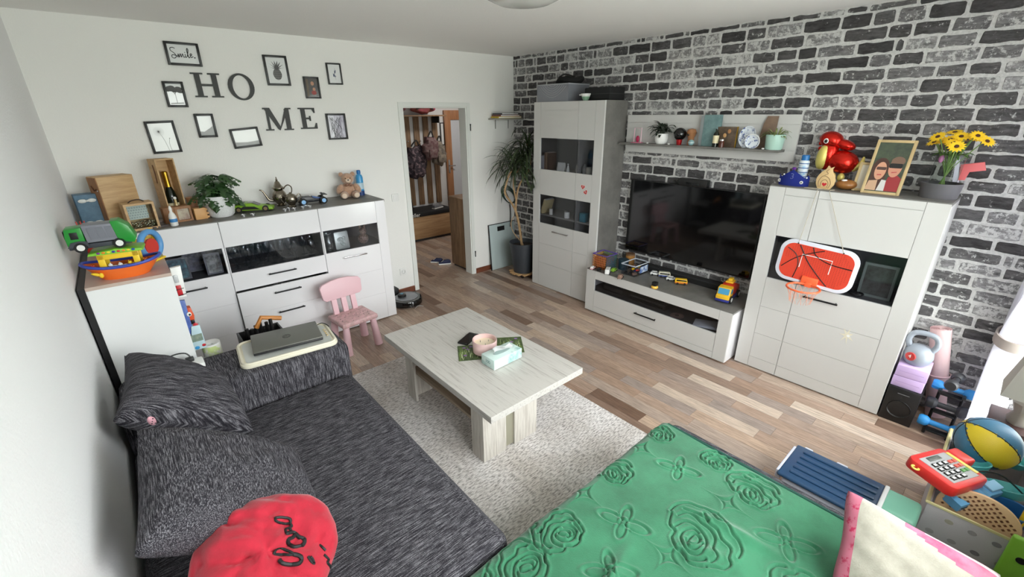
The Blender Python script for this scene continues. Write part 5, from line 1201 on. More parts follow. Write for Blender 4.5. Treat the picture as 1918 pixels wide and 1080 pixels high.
# more toys behind the boat
t = thing('toy_tractor', 'yellow and green toy digger behind the boat', 'toy vehicle', (.30, 3.38, BKZ), .2)
bm = BM(); box(bm, -.06, .05, -.03, .03, .02, .06, .008); part('body', bm, m_gr, t); bm = BM(); prism(bm, [(.0, .07), (.08, .09), (.1, .12), (.03, .115), (-.04, .1)], -.03, .03, bev=.004); part('scoop', bm, m_ye, t)
wheel_parts(t, [(.04, -.035), (.04, .035), (-.04, -.035), (-.04, .035)], .024, .018, m_ye)
t = thing('activity_arch', 'blue round toy arch beside the boat with a red wheel', 'toy', (.345, 3.25, BKZ), .9)
bm = BM(); torus(bm, (0, 0, .095), .075, .017, 32, 10, (0, 1, 0)); part('ring', bm, M('light_blue_plastic', (96, 156, 212), .35), t); bm = BM(); lathe(bm, [(0, -.006), (.05, -.006), (.05, .006), (0, .006)], 20, Matrix.Translation((0, 0, .08))@Matrix.Rotation(PI/2, 4, 'X')); part('disc', bm, M('toy_red', (0, 0, 0)), t)
bm = BM(); box(bm, -.05, .05, -.03, .03, 0, .012, .003); part('foot', bm, m_ye, t)
bm = BM(); torus(bm, (0, .025, .12), .075, .012, 32, 8, (0, 1, 0), arc=.55); part('yellow_arch', bm, m_ye, t)
t = thing('toy_figure', 'small green and red toy figure at the edge of the bookcase', 'toy figure', (.365, 3.45, BKZ))
bm = BM(); lathe(bm, [(0, 0), (.016, 0), (.02, .02), (.02, .06), (.013, .085), (0, .09)], 16); part('body', bm, m_grn, t); bm = BM(); ell(bm, (0, 0, .105), .017, 12); part('head', bm, M('toy_skin', (236, 110, 70), .4), t); bm = BM(); box(bm, -.018, .018, -.022, -.015, .02, .04, .003); part('red_bib', bm, M('toy_red', (0, 0, 0)), t)
t = thing('red_scoop', 'red toy rake standing in the wall corner behind the truck', 'toy', (.055, 3.62, BKZ)); bm = BM(); box(bm, -.01, .02, -.008, .008, 0, .17, .004); part('handle', bm, M('toy_red', (0, 0, 0)), t)
for k in (-1, 0, 1):
    bm = BM(); cyl(bm, (k*.014+.005, 0, .16), (k*.018+.005, 0, .215), .005, .003, 8); part('prong', bm, M('toy_red', (0, 0, 0)), t)
# ------------------------------------------------------------------ pink children's chair
m_pk = M('pale_pink_plastic', (232, 192, 200), .45); m_pkw = M('worn_pink_seat', (222, 180, 184), .5, col2=(196, 160, 158), vs=26, thr=(.42, .6))
m_scuff = M('dark_scuff', (70, 62, 66), .7)
S = [at(a, b, 'z', .30) for a, b in ((644, 612), (705, 586), (674, 569), (618, 590))]
cx = sum((p.x for p in S))/4; cy = sum((p.y for p in S))/4
t = thing('kids_chair', 'pale pink plastic children\'s chair in front of the sideboard', 'chair', (cx, cy, 0), .10)
bm = BM(); box(bm, -.165, .165, -.14, .14, .255, .30, .014, 3); seat = part('seat', bm, m_pkw, t)
rr = random.Random(17)
bm = BM()
for k in range(34):
    x, y = rr.uniform(-.13, .14), rr.uniform(-.12, .1); s = rr.uniform(.002, .006); prism(bm, circ(s, 7, 0, 0, s*rr.uniform(.4, 1)), -.0004, .0006, Matrix.Translation((x, y, .3003))@Matrix.Rotation(rr.uniform(0, 3), 4, 'Z')@Matrix.Rotation(PI/2, 4, 'X'))
part('scuffs', bm, m_scuff, seat, kind='stuff')
for sx in (-1, 1):
    for sy in (-1, 1):
        bm = BM(); cyl(bm, (sx*.145, sy*.125, 0), (sx*.125, sy*.105, .262), .036, .026, 20); part('leg', bm, m_pk, t)
for k in (-1, 0, 1):
    bm = BM(); m = Matrix.Translation((k*.088, .118, .29))@Matrix.Rotation(-.16, 4, 'X'); box(bm, -.024, .024, -.012, .012, 0, .19, .004, mat=m); part('back_slat', bm, m_pk, t)
bm = BM(); n = 14; m = Matrix.Translation((0, .135, .43))@Matrix.Rotation(-.16, 4, 'X'); pr_ = [(-.18, .02), (-.155, 0), (.155, 0), (.18, .02), (.19, .12), (.17, .148), (.08, .17), (0, .176), (-.08, .17), (-.17, .148), (-.19, .12)]
prism(bm, pr_, -.016, .016, m, bev=.008); part('backrest', bm, m_pk, t)
# ------------------------------------------------------------------ robot vacuum with dock
p = at(772, 562, 'z', .05)
t = thing('robot_vacuum', 'round black robot vacuum with grey lid parked at its dock', 'robot vacuum', (2.335, 4.075, 0), .0)
bm = BM(); lathe(bm, [(0, .012), (.15, .012), (.168, .022), (.17, .07), (.16, .084), (0, .086)], 40); part('body', bm, m_blackg, t)
bm = BM(); lathe(bm, [(0, .0875), (.125, .0872)], 36); part('lid', bm, M('grey_gloss_lid', (122, 124, 130), .12, .2), t)
bm = BM(); lathe(bm, [(.045, .085), (.045, .108), (.035, .115), (0, .116)], 24, Matrix.Translation((-.03, .04, 0))); part('sensor_dome', bm, m_black, t)
bm = BM(); lathe(bm, [(0, .1165), (.018, .1163)], 16, Matrix.Translation((-.03, .04, 0))); part('blue_ring', bm, M('cyan_led_ring', (70, 150, 180), .3), t)
for s in (-1, 1):
    bm = BM(); cyl(bm, (s*.1, .03, 0), (s*.1, .03, .02), .02, n=12); part('wheel', bm, m_tyre, t)
bm = BM()
for k in range(3): a = 2*PI*k/3-.5; tube(bm, [(.05, -.15, .012), (.05+.06*math.cos(a), -.15+.06*math.sin(a), .004)], .002, 5)
part('side_brush', bm, M('white_bristle', (210, 210, 210), .6), t)
t = thing('charging_dock', 'black charging dock against the wall behind the robot vacuum', 'dock', (2.27, D-.015, 0)); bm = BM(); prism(bm, [(-.08, 0), (.08, 0), (.08, .12), (.07, .13), (-.07, .13), (-.08, .12)], -.095, -.0, bev=.006); part('tower', bm, m_black, t); bm = BM(); box(bm, -.05, .05, -.099, -.094, .03, .05); part('contact_strip', bm, m_chrome, t, False)
# ------------------------------------------------------------------ inside and on top of the tall cabinet
t = thing('storage_box', 'translucent grey plastic box on top of the display cabinet', 'storage box', (3.985, 3.39, TZ))
bm = BM(); xx, yy, hh = .155, .22, .165
for q in ((-xx, xx, -yy, yy, 0, .004), (-xx, -xx+.004, -yy, yy, .004, hh), (xx-.004, xx, -yy, yy, .004, hh), (-xx+.004, xx-.004, -yy, -yy+.004, .004, hh), (-xx+.004, xx-.004, yy-.004, yy, .004, hh)): box(bm, *q)
part('walls', bm, M('smoky_translucent_plastic', (128, 130, 138), .25), t, False)
bm = BM(); box(bm, -xx-.006, xx+.006, -yy-.006, -yy+.012, hh-.012, hh, .002); box(bm, -xx-.006, xx+.006, yy-.012, yy+.006, hh-.012, hh, .002); box(bm, -xx-.006, -xx+.012, -yy, yy, hh-.012, hh, .002); part('rim', bm, M('clear_grey_rim', (160, 162, 168), .3), t)
bm = BM()
for k in range(6): tube(bm, [(-xx-.002, y*(.06+.026*k), .14-.02*k+.5*(y*y)*(.05+.03*k)) for y in [j/8-1 for j in range(17)]], .0012, 4)
part('arc_relief', bm, M('arc_white', (200, 200, 205), .4), t)
t = thing('black_jacket_bundle', 'black bundle heaped inside the box on the display cabinet', 'cloth', (4.0, 3.31, TZ+.1665)); bm = BM(); ell(bm, (0, 0, .03), (.11, .17, .04), 22)
for v in bm.verts: v.co.z = max(0, v.co.z+.012*math.sin(30*v.co.y)+.008*math.sin(40*v.co.x))
part('bundle', bm, M('black_fabric', (26, 26, 27), .85), t); bm = BM(); tube(bm, smoothpath([(-.06, -.1, .06), (-.08, 0, .085), (-.06, .1, .06)]), .008, 6); part('strap', bm, m_black, t)
t = thing('black_case', 'flat black case on top of the display cabinet', 'case', (4.02, 2.87, TZ)); bm = BM(); box(bm, -.115, .115, -.15, .16, 0, .115, .012, 3); part('shell', bm, M('black_case_cloth', (22, 22, 24), .75), t); bm = BM(); box(bm, -.117, .117, -.152, .162, .055, .060); part('zip', bm, m_dark, t, False)
g = at(1100, 186, 'x', 3.86)
t = thing('white_bowl', 'white bowl with green underside at the cabinet edge', 'bowl', (3.86, g.y+.02, TZ)); bm = BM(); lathe(bm, [(0, 0), (.022, 0), (.032, .02), (.046, .055), (.048, .062), (.044, .06), (.028, .02), (0, .01)], 28); part('bowl', bm, m_white, t); bm = BM(); lathe(bm, [(.023, -.0), (.033, .019), (.0405, .036)], 28); part('green_base', bm, M('pale_green_glaze', (140, 176, 150), .3), t); bm = BM(); box(bm, -.012, .012, .04, .075, .045, .058, .004); part('spout', bm, m_white, t)
def bk(px, py, x): v = at(px, py, 'x', x); return v.y
Z1s = 1.356; Z2s = .868
rr = random.Random(9)
y = 3.56; k = 0
labs = ['grey slim book, first from the cabinet side', 'white slim book, second from the cabinet side', 'light grey book, third from the cabinet side', 'brown taller book, fourth from the cabinet side', 'tan book, fifth from the cabinet side', 'dark brown book, last in the cabinet row']
for k, (c, h) in enumerate((((120, 118, 120), .15), ((206, 206, 210), .145), ((170, 170, 176), .15), ((120, 92, 74), .18), ((146, 120, 98), .185), ((96, 74, 62), .18))):
    t = thing('book', labs[k], 'book', (3.905, y, Z1s), 0, 'books in the display cabinet'); bm = BM(); box(bm, -.06, .06, -.011, .011, 0, h, .001); part('cover', bm, M('book_cover_%d' % k, c, .5), t); bm = BM(); box(bm, -.055, .058, -.009, .009, h-.002, h+.0008); part('pages', bm, m_white, t, False); y -= .0235
t = thing('place_card', 'white folded card on the upper glazed shelf', 'card', (3.875, bk(1050, 309, 3.875), Z1s)); bm = BM(); box(bm, -.001, .001, -.055, .055, 0, .085, mat=Matrix.Rotation(.2, 4, 'Y')); part('front_leaf', bm, m_white, t, False); bm = BM(); box(bm, .03, .032, -.055, .055, 0, .085, mat=Matrix.Rotation(-.2, 4, 'Y')); part('rear_leaf', bm, m_white, t, False)
t = thing('white_cone', 'slim white cone figure beside the folded card', 'figurine', (3.88, bk(1064, 312, 3.88), Z1s)); bm = BM(); lathe(bm, [(0, 0), (.02, 0), (.008, .06), (0, .075)], 16); part('body', bm, m_white, t); bm = BM(); ell(bm, (0, 0, .078), .009, 10); part('head', bm, m_white, t)
for k, (px, lab, c) in enumerate(((1084, 'round grey stoneware jar behind the upper glass', (176, 174, 170)), (1095, 'slim grey egg shaped vase behind the upper glass', (130, 128, 126)), (1103, 'pale beige pot at the end of the upper glass', (186, 180, 168)))):
    t = thing('stoneware_vase', lab, 'vase', (3.88, bk(px, 320, 3.88), Z1s)); bm = BM(); s = (.036, .028, .033)[k]; h = (.085, .095, .07)[k]; lathe(bm, [(0, 0), (s*.8, 0), (s, h*.4), (s*.9, h*.75), (s*(.75, .3, .95)[k], h), (s*.5*(1, .4, 1.5)[k], h), (0, h*.6)], 22); part('body', bm, M('stoneware_%d' % k, c, .6), t); bm = BM(); torus(bm, (0, 0, h), s*(.72, .28, .9)[k], .003, 20, 6); part('rim', bm, M('stoneware_rim', (150, 148, 145), .5), t)
# lower glazed shelf
t = thing('leaning_book', 'cream book leaning in the lower glazed compartment', 'book', (3.905, 3.55, Z2s+.018), rot=(.35, 0, 0)); bm = BM(); box(bm, -.07, .07, -.045, -.012, .0, .165, .002); part('cover', bm, M('cream_cover', (206, 190, 146), .5), t); bm = BM(); box(bm, -.066, .066, -.040, -.017, .163, .168); part('pages', bm, m_white, t, False)
t = thing('pillar_candle', 'white pillar candle in the lower glazed compartment', 'candle', (3.88, bk(1032, 396, 3.88), Z2s)); bm = BM(); lathe(bm, [(0, 0), (.02, 0), (.02, .065), (0, .063)], 20); part('wax', bm, M('white_wax', (0, 0, 0)), t); bm = BM(); cyl(bm, (0, 0, .063), (0, 0, .072), .0015, n=6); part('wick', bm, m_black, t)
t = thing('lidded_jar', 'white labelled glass jar in the lower glazed compartment', 'jar', (3.88, bk(1062, 398, 3.88), Z2s)); bm = BM(); lathe(bm, [(0, 0), (.028, 0), (.028, .06), (.024, .068)], 22); part('body', bm, m_white, t); bm = BM(); lathe(bm, [(.026, .067), (.026, .082), (0, .083)], 22); part('lid', bm, m_chrome, t)
t = thing('teal_box', 'small teal box in the lower glazed compartment', 'box', (3.88, bk(1094, 408, 3.88), Z2s)); bm = BM(); box(bm, -.035, .035, -.036, .036, 0, .08, .003); part('body', bm, M('teal_card', (66, 138, 158), .5), t); bm = BM(); box(bm, -.037, .037, -.038, .038, .08, .092, .003); part('lid', bm, M('teal_card', (0, 0, 0)), t)
# ------------------------------------------------------------------ wall shelf things
XS = W-.095
def sy(px, py=265, x=XS): return at(px, py, 'x', x).y
S_ = SHZ
t = thing('pink_phone_toy', 'clear pink acrylic stand at the end of the wall shelf', 'stand', (XS, sy(1193), S_), PI/2)
bm = BM(); box(bm, -.05, .05, -.03, .03, 0, .006, .002); part('base', bm, M('pink_acrylic', (226, 130, 160), .2), t)
bm = BM(); tube(bm, [(-.04, 0, .006), (-.04, 0, .13), (.035, 0, .13), (.035, 0, .006)], .004, 6); part('frame', bm, M('pale_pink_acrylic', (236, 190, 204), .2), t)
bm = BM(); ell(bm, (-.005, 0, .035), (.02, .012, .03), 12); part('flower', bm, M('magenta_bits', (176, 40, 84), .4), t)
def hang_plant(t, potprof, potm, n, L_, w, leafm, seed, top, spread, droop=1.6, striped=None):
    bm = BM(); lathe(bm, potprof, 28); part('pot', bm, potm, t)
    bm = BM(); lathe(bm, [(0, top-.008), (potprof[-2][0]*.9, top-.01)], 18); part('soil', bm, MATS['potting_soil'], t)
    rr = random.Random(seed)
    for k in range(n):
        az = rr.uniform(0, 2*PI); bm = BM(); strap_leaf(bm, (spread*math.cos(az)*rr.random(), spread*math.sin(az)*rr.random(), top-.005+rr.random()*L_*.7), az, rr.uniform(-.2, 1.1), L_*rr.uniform(.7, 1.1), w, droop, 6)
        for v in bm.verts: v.co.x = min(v.co.x, .05)
        part('leaf', bm, leafm, t)
t = thing('wandering_plant', 'dark striped leafy plant in a round white pot on the wall shelf', 'potted plant', (XS, sy(1238), S_))
hang_plant(t, [(0, 0), (.038, 0), (.054, .022), (.058, .055), (.055, .09), (.05, .09), (.046, .06), (0, .055)], m_white, 46, .10, .017, M('dark_striped_leaf', (38, 46, 38), .4, col2=(84, 96, 78), vs=40, thr=(.5, .6)), 5, .09, .06)
t = thing('black_globe', 'glossy black globe in a red cup on the wall shelf', 'ornament', (XS, sy(1272), S_))
bm = BM(); lathe(bm, [(0, 0), (.02, 0), (.026, .045), (.022, .045), (0, .04)], 22); part('red_cup', bm, M('metallic_red', (186, 36, 40), .25, .5), t); bm = BM(); ell(bm, (0, 0, .09), .053, 22); part('globe', bm, m_blackg, t)
t = thing('wooden_figure', 'brown round wooden figure behind the black globe', 'figurine', (XS+.03, sy(1290)+.0, S_))
bm = BM(); lathe(bm, [(0, 0), (.03, 0), (.026, .06), (.034, .075), (.042, .105), (.03, .13), (0, .138)], 22); part('body', bm, M('glossy_brown', (160, 112, 76), .3), t); bm = BM(); ell(bm, (-.035, .008, .085), .009, 10); part('eye', bm, m_blackg, t)
t = thing('teal_bead', 'small pale teal sphere beside the brown figure', 'ornament', (XS-.03, sy(1298), S_)); bm = BM(); ell(bm, (0, 0, .025), .025, 16); part('sphere', bm, M('pale_teal_gloss', (136, 168, 172), .3), t); bm = BM(); torus(bm, (0, 0, .025), .0253, .0018, 24, 5); part('seam', bm, m_white, t)
t = thing('canvas_block', 'grey teal canvas standing upright on the wall shelf', 'canvas', (XS+.012, sy(1325), S_), rot=(0, 0, -PI/2))
bm = BM(); box(bm, -.055, .085, -.01, .022, 0, .245, .002); part('canvas', bm, M('teal_grey_paint', (128, 158, 158), .7, col2=(96, 124, 126), vs=12), t); bm = BM(); box(bm, -.085, -.056, -.006, .02, 0, .24, .002); part('grey_border', bm, M('light_grey_wood', (142, 148, 150), .6), t)
t = thing('photo_plaque', 'dark photo plaque with couple on the wall shelf', 'photo', (XS+.0, sy(1358), S_), rot=(.0, 0, -PI/2))
bm = BM(); box(bm, -.075, .08, .0, .012, 0, .155, .001); part('plate', bm, M('dark_brown_photo', (64, 52, 44), .4, col2=(110, 92, 74), vs=14), t); bm = BM(); box(bm, .08, .086, -.001, .013, 0, .157); part('gold_edge', bm, m_gold, t, False)
for x, c in ((-.01, (196, 150, 100)), (.022, (176, 126, 84))):
    bm = BM(); ell(bm, (x, -.001, .1+x), (.014, .002, .017), 12); part('face_print', bm, M('face_%d' % int(c[0]), c, .5), t)
t = thing('small_bottle', 'small dark bottle with pale label before the photo plaque', 'bottle', (XS-.04, sy(1340, x=XS-.04), S_)); bm = BM(); lathe(bm, [(0, 0), (.022, 0), (.022, .1), (.01, .12), (.01, .14), (0, .14)], 18); part('body', bm, M('dark_green_bottle', (0, 0, 0)), t); bm = BM(); lathe(bm, [(.0224, .03), (.0224, .09)], 18); part('label_band', bm, M('cream_label', (0, 0, 0)), t)
t = thing('small_jar', 'little brown jam jar before the photo plaque', 'jar', (XS-.045, sy(1352, x=XS-.045), S_)); bm = BM(); lathe(bm, [(0, 0), (.02, 0), (.021, .04), (.016, .052), (0, .052)], 18); part('body', bm, M('amber_glass', (84, 44, 34), .2), t); bm = BM(); lathe(bm, [(.018, .05), (.018, .062), (0, .063)], 18); part('lid', bm, m_chrome, t)
m_delft = M('blue_white_porcelain', (222, 228, 236), .2, col2=(60, 84, 150), vs=42, thr=(.54, .6))
t = thing('porcelain_dish', 'oval blue and white porcelain dish propped on the shelf', 'dish', (XS+.01, sy(1398), S_), rot=(0, 0, -PI/2)); bm = BM(); lathe(bm, [(0, .004), (.05, .004), (.062, .016), (.064, .014), (.05, -.002), (0, -.003)], 30, Matrix.Translation((0, 0, .082))@Matrix.Rotation(PI/2-.12, 4, 'X')@Matrix.Scale(1.28, 4, (0, 1, 0))); part('dish', bm, m_delft, t); bm = BM(); box(bm, -.03, .03, -.01, .02, 0, .006); part('stand', bm, m_white, t, False)
t = thing('porcelain_dish', 'small scalloped blue and white porcelain shell dish', 'dish', (XS-.035, sy(1410, x=XS-.035), S_), rot=(0, 0, -PI/2)); bm = BM(); lathe(bm, [(0, .004), (.04, .004), (.052, .014), (.054, .012), (.042, -.002), (0, -.003)], 26, Matrix.Translation((0, 0, .054))@Matrix.Rotation(PI/2-.2, 4, 'X')); part('dish', bm, m_delft, t); bm = BM(); torus(bm, (0, -.012, .055), .053, .003, 24, 5, (0, 1, .2)); part('rim', bm, m_white, t)
t = thing('wood_wedge', 'brown angular wooden board leaning on the shelf back', 'board', (XS+.045, sy(1430, x=XS+.045), S_), rot=(0, 0, -PI/2)); bm = BM(); prism(bm, [(-.05, 0), (.07, 0), (.075, .235), (.0, .235), (-.02, .18)], -.008, .006, bev=.001); part('board', bm, M('taupe_wood', (136, 112, 94), .6, col2=(112, 92, 78), vs=8), t); bm = BM(); box(bm, -.05, .07, -.012, -.007, 0, .012); part('foot_strip', bm, M('taupe_wood', (0, 0, 0)), t, False)
t = thing('spider_plant', 'small green plant in a ribbed mint pot on the wall shelf', 'potted plant', (XS-.01, sy(1452, x=XS), S_))
pf = [(0, 0), (.052, 0), (.056, .006), (.066, .105), (.062, .108), (.056, .1), (0, .095)]
bm = BM(); n = 48; rings = []
for r, z in pf:
    if r < 1e-6: rings.append([bm.verts.new((0, 0, z))]); continue
    rings.append([bm.verts.new(((r+(.0014 if (i % 2 and .004 < z < .1) else 0))*math.cos(2*PI*i/n), (r+(.0014 if (i % 2 and .004 < z < .1) else 0))*math.sin(2*PI*i/n), z)) for i in range(n)])
for A, B in zip(rings, rings[1:]):
    for i in range(n):
        j = (i+1) % n
        if len(A) == 1: bm.faces.new((A[0], B[j], B[i]))
        elif len(B) == 1: bm.faces.new((A[i], A[j], B[0]))
        else: bm.faces.new((A[i], A[j], B[j], B[i]))
part('pot', bm, M('mint_ceramic', (178, 212, 200), .45), t)
bm = BM(); lathe(bm, [(0, .1), (.057, .098)], 18); part('soil', bm, MATS['potting_soil'], t)
rr = random.Random(31)
for k in range(34):
    az = rr.uniform(0, 2*PI); bm = BM(); strap_leaf(bm, (.03*math.cos(az), .03*math.sin(az), .1), az, rr.uniform(.3, 1.3), rr.uniform(.06, .10), .008, 2.0, 6)
    for v in bm.verts: v.co.x = min(v.co.x, .058)
    part('leaf', bm, M('pale_green_leaf', (104, 120, 64), .5, col2=(150, 158, 104), vs=30), t)
for k, px in enumerate((1212, 1252, 1430)):
    t = thing('shell', ('white tealight next to the pink stand', 'tiny white pebble in front of the round white pot', 'tiny white pebble in front of the mint pot')[k], 'ornament', (W-.14, sy(px, 272, W-.14), S_)); bm = BM(); ell(bm, (0, 0, .006), (.009, .011, .006), 10); part('stone', bm, m_white, t); bm = BM(); torus(bm, (0, 0, .004), .0095, .001, 14, 4); part('ridge', bm, m_white, t)
# ------------------------------------------------------------------ things on the highboard
HT = BZ
def hy(px, py, x): return at(px, py, 'x', x)
x = 3.87; p = hy(1484, 340, x)
t = thing('birthday_crown', 'blue felt birthday crown with number 3', 'crown', (3.90, p.y, HT), -PI/2)
m_felt = M('royal_blue_felt', (46, 62, 160), .9)
bm = BM(); n = 40; Rr = .095; lo, hi = [], []
for i in range(n+1):
    a = PI*(1+i/n); u = i/n; h_ = .055+.055*max(0, 1-abs(u-.5)/.28)+.022*max(0, 1-abs(u-.12)/.12)+.022*max(0, 1-abs(u-.88)/.12)
    lo.append((Rr*math.cos(a), Rr*math.sin(a)*.55, 0)); hi.append((Rr*math.cos(a), Rr*math.sin(a)*.55, h_))
A = [bm.verts.new(q) for q in lo]; B = [bm.verts.new(q) for q in hi]
for i in range(n): bm.faces.new((A[i], A[i+1], B[i+1], B[i]))
r_ = bmesh.ops.solidify(bm, geom=bm.faces[:], thickness=.004); cr = part('band', bm, m_felt, t)
bm = text_bm('3', .055, .001, mat=Matrix.Translation((0, -.0565, .065))); part('number', bm, M('slate_blue_felt', (92, 104, 170), .9), cr, False)
for k, (u, z) in enumerate(((.16, .03), (.72, .028), (.3, .075), (.84, .06))):
    a = PI*(1+u); bm = BM(); q = (Rr*math.cos(a), Rr*math.sin(a)*.55); lathe(bm, [(0, .004), (.011 if k < 2 else .005, .003), (.011 if k < 2 else .005, 0)], 14, Matrix.Translation((q[0], q[1]-.002, z))@Matrix.Rotation(PI/2, 4, 'X')); part('button', bm, m_white, cr)
    if k < 2: bm = BM(); lathe(bm, [(0, .0055), (.006, .0045)], 12, Matrix.Translation((q[0], q[1]-.0025, z))@Matrix.Rotation(PI/2, 4, 'X')); part('button_star', bm, m_inkg, cr)
bm = BM(); ell(bm, (0, -.05, .118), (.014, .006, .01), 10); part('pompom', bm, M('purple_pompom', (92, 40, 130), .8), cr)
p = hy(1500, 330, 4.02)
t = thing('bubble_bottle', 'white soap bottle with blue cap behind the felt crown', 'bottle', (4.0, hy(1500, 335, 4.0).y, HT)); bm = BM(); lathe(bm, [(0, 0), (.03, 0), (.032, .005), (.032, .155), (.024, .165), (0, .166)], 24); part('body', bm, M('white_blue_print', (226, 232, 236), .35, col2=(150, 190, 220), vs=26, thr=(.5, .62)), t); bm = BM(); lathe(bm, [(.025, .163), (.025, .195), (.021, .2), (0, .2)], 22); part('cap', bm, M('cap_blue', (36, 110, 176), .35), t)
for z in (.05, .08, .11, .14):
    bm = BM(); lathe(bm, [(.0324, z), (.0324, z+.006)], 24); part('print_line', bm, M('text_blue', (60, 100, 160), .5), t)
# wooden flame ornament
p = hy(1543, 352, 3.87)
t = thing('wooden_ornament', 'carved pale wooden flame shaped ornament with red heart', 'ornament', (3.87, p.y, HT), -PI/2)
m_ply = M('pale_plywood', (220, 190, 140), .55, col2=(206, 172, 120), vs=8)
prof = [(-.035, 0), (.035, 0), (.052, .03), (.054, .06), (.045, .09), (.03, .11), (.024, .128), (.03, .145), (.012, .136), (-.002, .15), (-.008, .132), (-.03, .11), (-.045, .088), (-.054, .06), (-.05, .03)]
bm = BM(); prism(bm, prof, -.012, .012, bev=.002); b_o = part('board', bm, m_ply, t)
m_engr = M('burnt_engraving', (96, 60, 40), .7)
bm = BM(); tube(bm, [(a, -.0125, b) for a, b in sp([(-.03, .01), (-.036, .05), (-.015, .085), (.02, .07), (.034, .035), (.025, .008)])], .0013, 5); tube(bm, [(a, -.0125, b) for a, b in sp([(-.01, .09), (.008, .1), (-.004, .115), (.01, .128)])], .0013, 5); tube(bm, [(a, -.0125, b) for a, b in sp([(-.022, .01), (-.02, .045), (0, .062), (.02, .04), (.018, .01)])], .0012, 5); part('engraving', bm, m_engr, b_o)
bm = BM(); prism(bm, [(a, b+.03) for a, b in heart_poly(.014)], -.0135, -.0115); part('red_heart', bm, M('signal_red', (0, 0, 0)), b_o, False)
bm = BM(); box(bm, -.03, .03, -.0145, .0145, 0, .004, .001); part('foot', bm, m_ply, t)
# red foil balloon animal
t = thing('foil_balloon', 'red foil dinosaur balloon with yellow belly', 'balloon', (4.04, hy(1570, 340, 4.04).y, HT), -PI/2)
m_foil = M('red_metal_foil', (196, 36, 24), .22, .75, bump=.5, bs=26); m_fy_ = M('yellow_foil', (216, 200, 110), .4, .3)
def hp(px, py): v = at(px, py, 'x', 4.04); return (t.location.y-v.y, v.z-HT)     # local x (to the right), z
bm = BM()
a_, z_ = hp(1578, 303); ell(bm, (a_, 0, z_), (.095, .072, .075), 24, Matrix.Rotation(.25, 4, 'Y'))
a_, z_ = hp(1552, 290); ell(bm, (a_, 0, z_), (.056, .058, .10), 20, Matrix.Rotation(.1, 4, 'Y'))
a_, z_ = hp(1558, 262); ell(bm, (a_, 0, z_), (.072, .064, .056), 22, Matrix.Rotation(.3, 4, 'Y'))
a_, z_ = hp(1583, 271); ell(bm, (a_, 0, z_), (.066, .046, .032), 20, Matrix.Rotation(.3, 4, 'Y'))
part('body', bm, m_foil, t, 'all')
bm = BM(); a_, z_ = hp(1544, 293); ell(bm, (a_, -.026, z_), (.040, .042, .085), 18, Matrix.Rotation(.08, 4, 'Y')); part('belly', bm, m_fy_, t)
a_, z_ = hp(1553, 263)
bm = BM(); ell(bm, (a_, -.060, z_), (.016, .008, .017), 14); e_ = part('eye', bm, m_white, t); bm = BM(); ell(bm, (a_+.001, -.067, z_-.001), (.010, .004, .011), 12); part('pupil', bm, m_blackg, e_)
a0, z0 = hp(1598, 308); a1, z1 = hp(1614, 298)
bm = BM(); tube(bm, smoothpath([(a0, 0, z0-.02), (a0+.04, 0, z0+.0), (a1+.01, 0, z1+.015)], 5), [.03, .028, .026, .024, .022, .02, .018, .014, .01, .008, .005], 10); part('tail', bm, m_fy_, t)
a0, z0 = hp(1536, 262)
for k in range(4):
    bm = BM(); ell(bm, (a0+.004+.003*k, .012, z0+.012-.034*k), (.013, .006, .015), 10); part('back_crest', bm, m_foil, t)
a0, _ = hp(1566, 330)
for s in (-1, 1):
    bm = BM(); ell(bm, (a0+s*.025+.01, -.03, .065), (.022, .02, .03), 12); part('leg', bm, m_fy_, t)
t2 = thing('wicker_ball', 'brown round bread shaped ornament under the foil balloon', 'ornament', (3.93, hy(1585, 345, 3.93).y, HT)); bm = BM(); ell(bm, (0, 0, .033), (.05, .06, .033), 22); part('body', bm, M('glossy_caramel', (156, 104, 52), .35, col2=(126, 80, 38), vs=12), t2); bm = BM(); ell(bm, (-.02, .01, .06), (.014, .018, .008), 12); part('white_spot', bm, m_white, t2)
# photo frames
m_frw = M('light_oak_frame', (204, 180, 134), .5, col2=(186, 160, 114), vs=10)
def leaning_frame(label, BL, BR, TLp, xb, xt, prints=True):
    b0 = at(*BL, 'x', xb); b1 = at(*BR, 'x', xb); tl = at(*TLp, 'x', xt)
    w = abs(b0.y-b1.y); h = math.sqrt((tl.z-HT)**2+(xt-xb)**2); tilt = math.atan2(xt-xb, tl.z-HT)
    t = thing('framed_photo', label, 'photo frame', (xb, (b0.y+b1.y)/2, HT), rot=(-tilt, 0, -PI/2))
    t.rotation_euler = (Matrix.Rotation(-PI/2, 4, 'Z')@Matrix.Rotation(-tilt, 4, 'X')).to_euler()
    fw = .016
    for nm, q in (('frame_side', (-w/2, -w/2+fw, 0, h)), ('frame_side', (w/2-fw, w/2, 0, h)), ('frame_rail', (-w/2+fw, w/2-fw, 0, fw)), ('frame_rail', (-w/2+fw, w/2-fw, h-fw, h))):
        bm = BM(); box(bm, q[0], q[1], -.004, .016, q[2], q[3], .0015); part(nm, bm, m_frw, t)
    return t, w, h, fw
t, w, h, fw = leaning_frame('large light oak photo frame with a couple wearing sunglasses', (1612, 355), (1683, 366), (1668, 262), 3.875, 3.975)
bm = BM(); box(bm, -w/2+fw, w/2-fw, 0, .012, fw, h-fw); pr = part('print', bm, M('foliage_photo', (38, 48, 36), .4, col2=(66, 80, 56), vs=26, coat=.6), t, False)
def flat(par, polys, mat, name, y): 
    bm = BM()
    for i, q in enumerate(polys): prism(bm, [(max(-.43, min(.43, a))*w, max(.065, b)*h) for a, b in q], y-.00003*i, .001)
    return part(name, bm, mat, par, False)
flat(pr, [circ(.22, 20, -.19, .47, .20), [(-.43, .06), (.02, .06), (-.0, .4), (-.38, .44)]], M('print_hair', (72, 44, 36), .5), 'hair_print', -.0006)
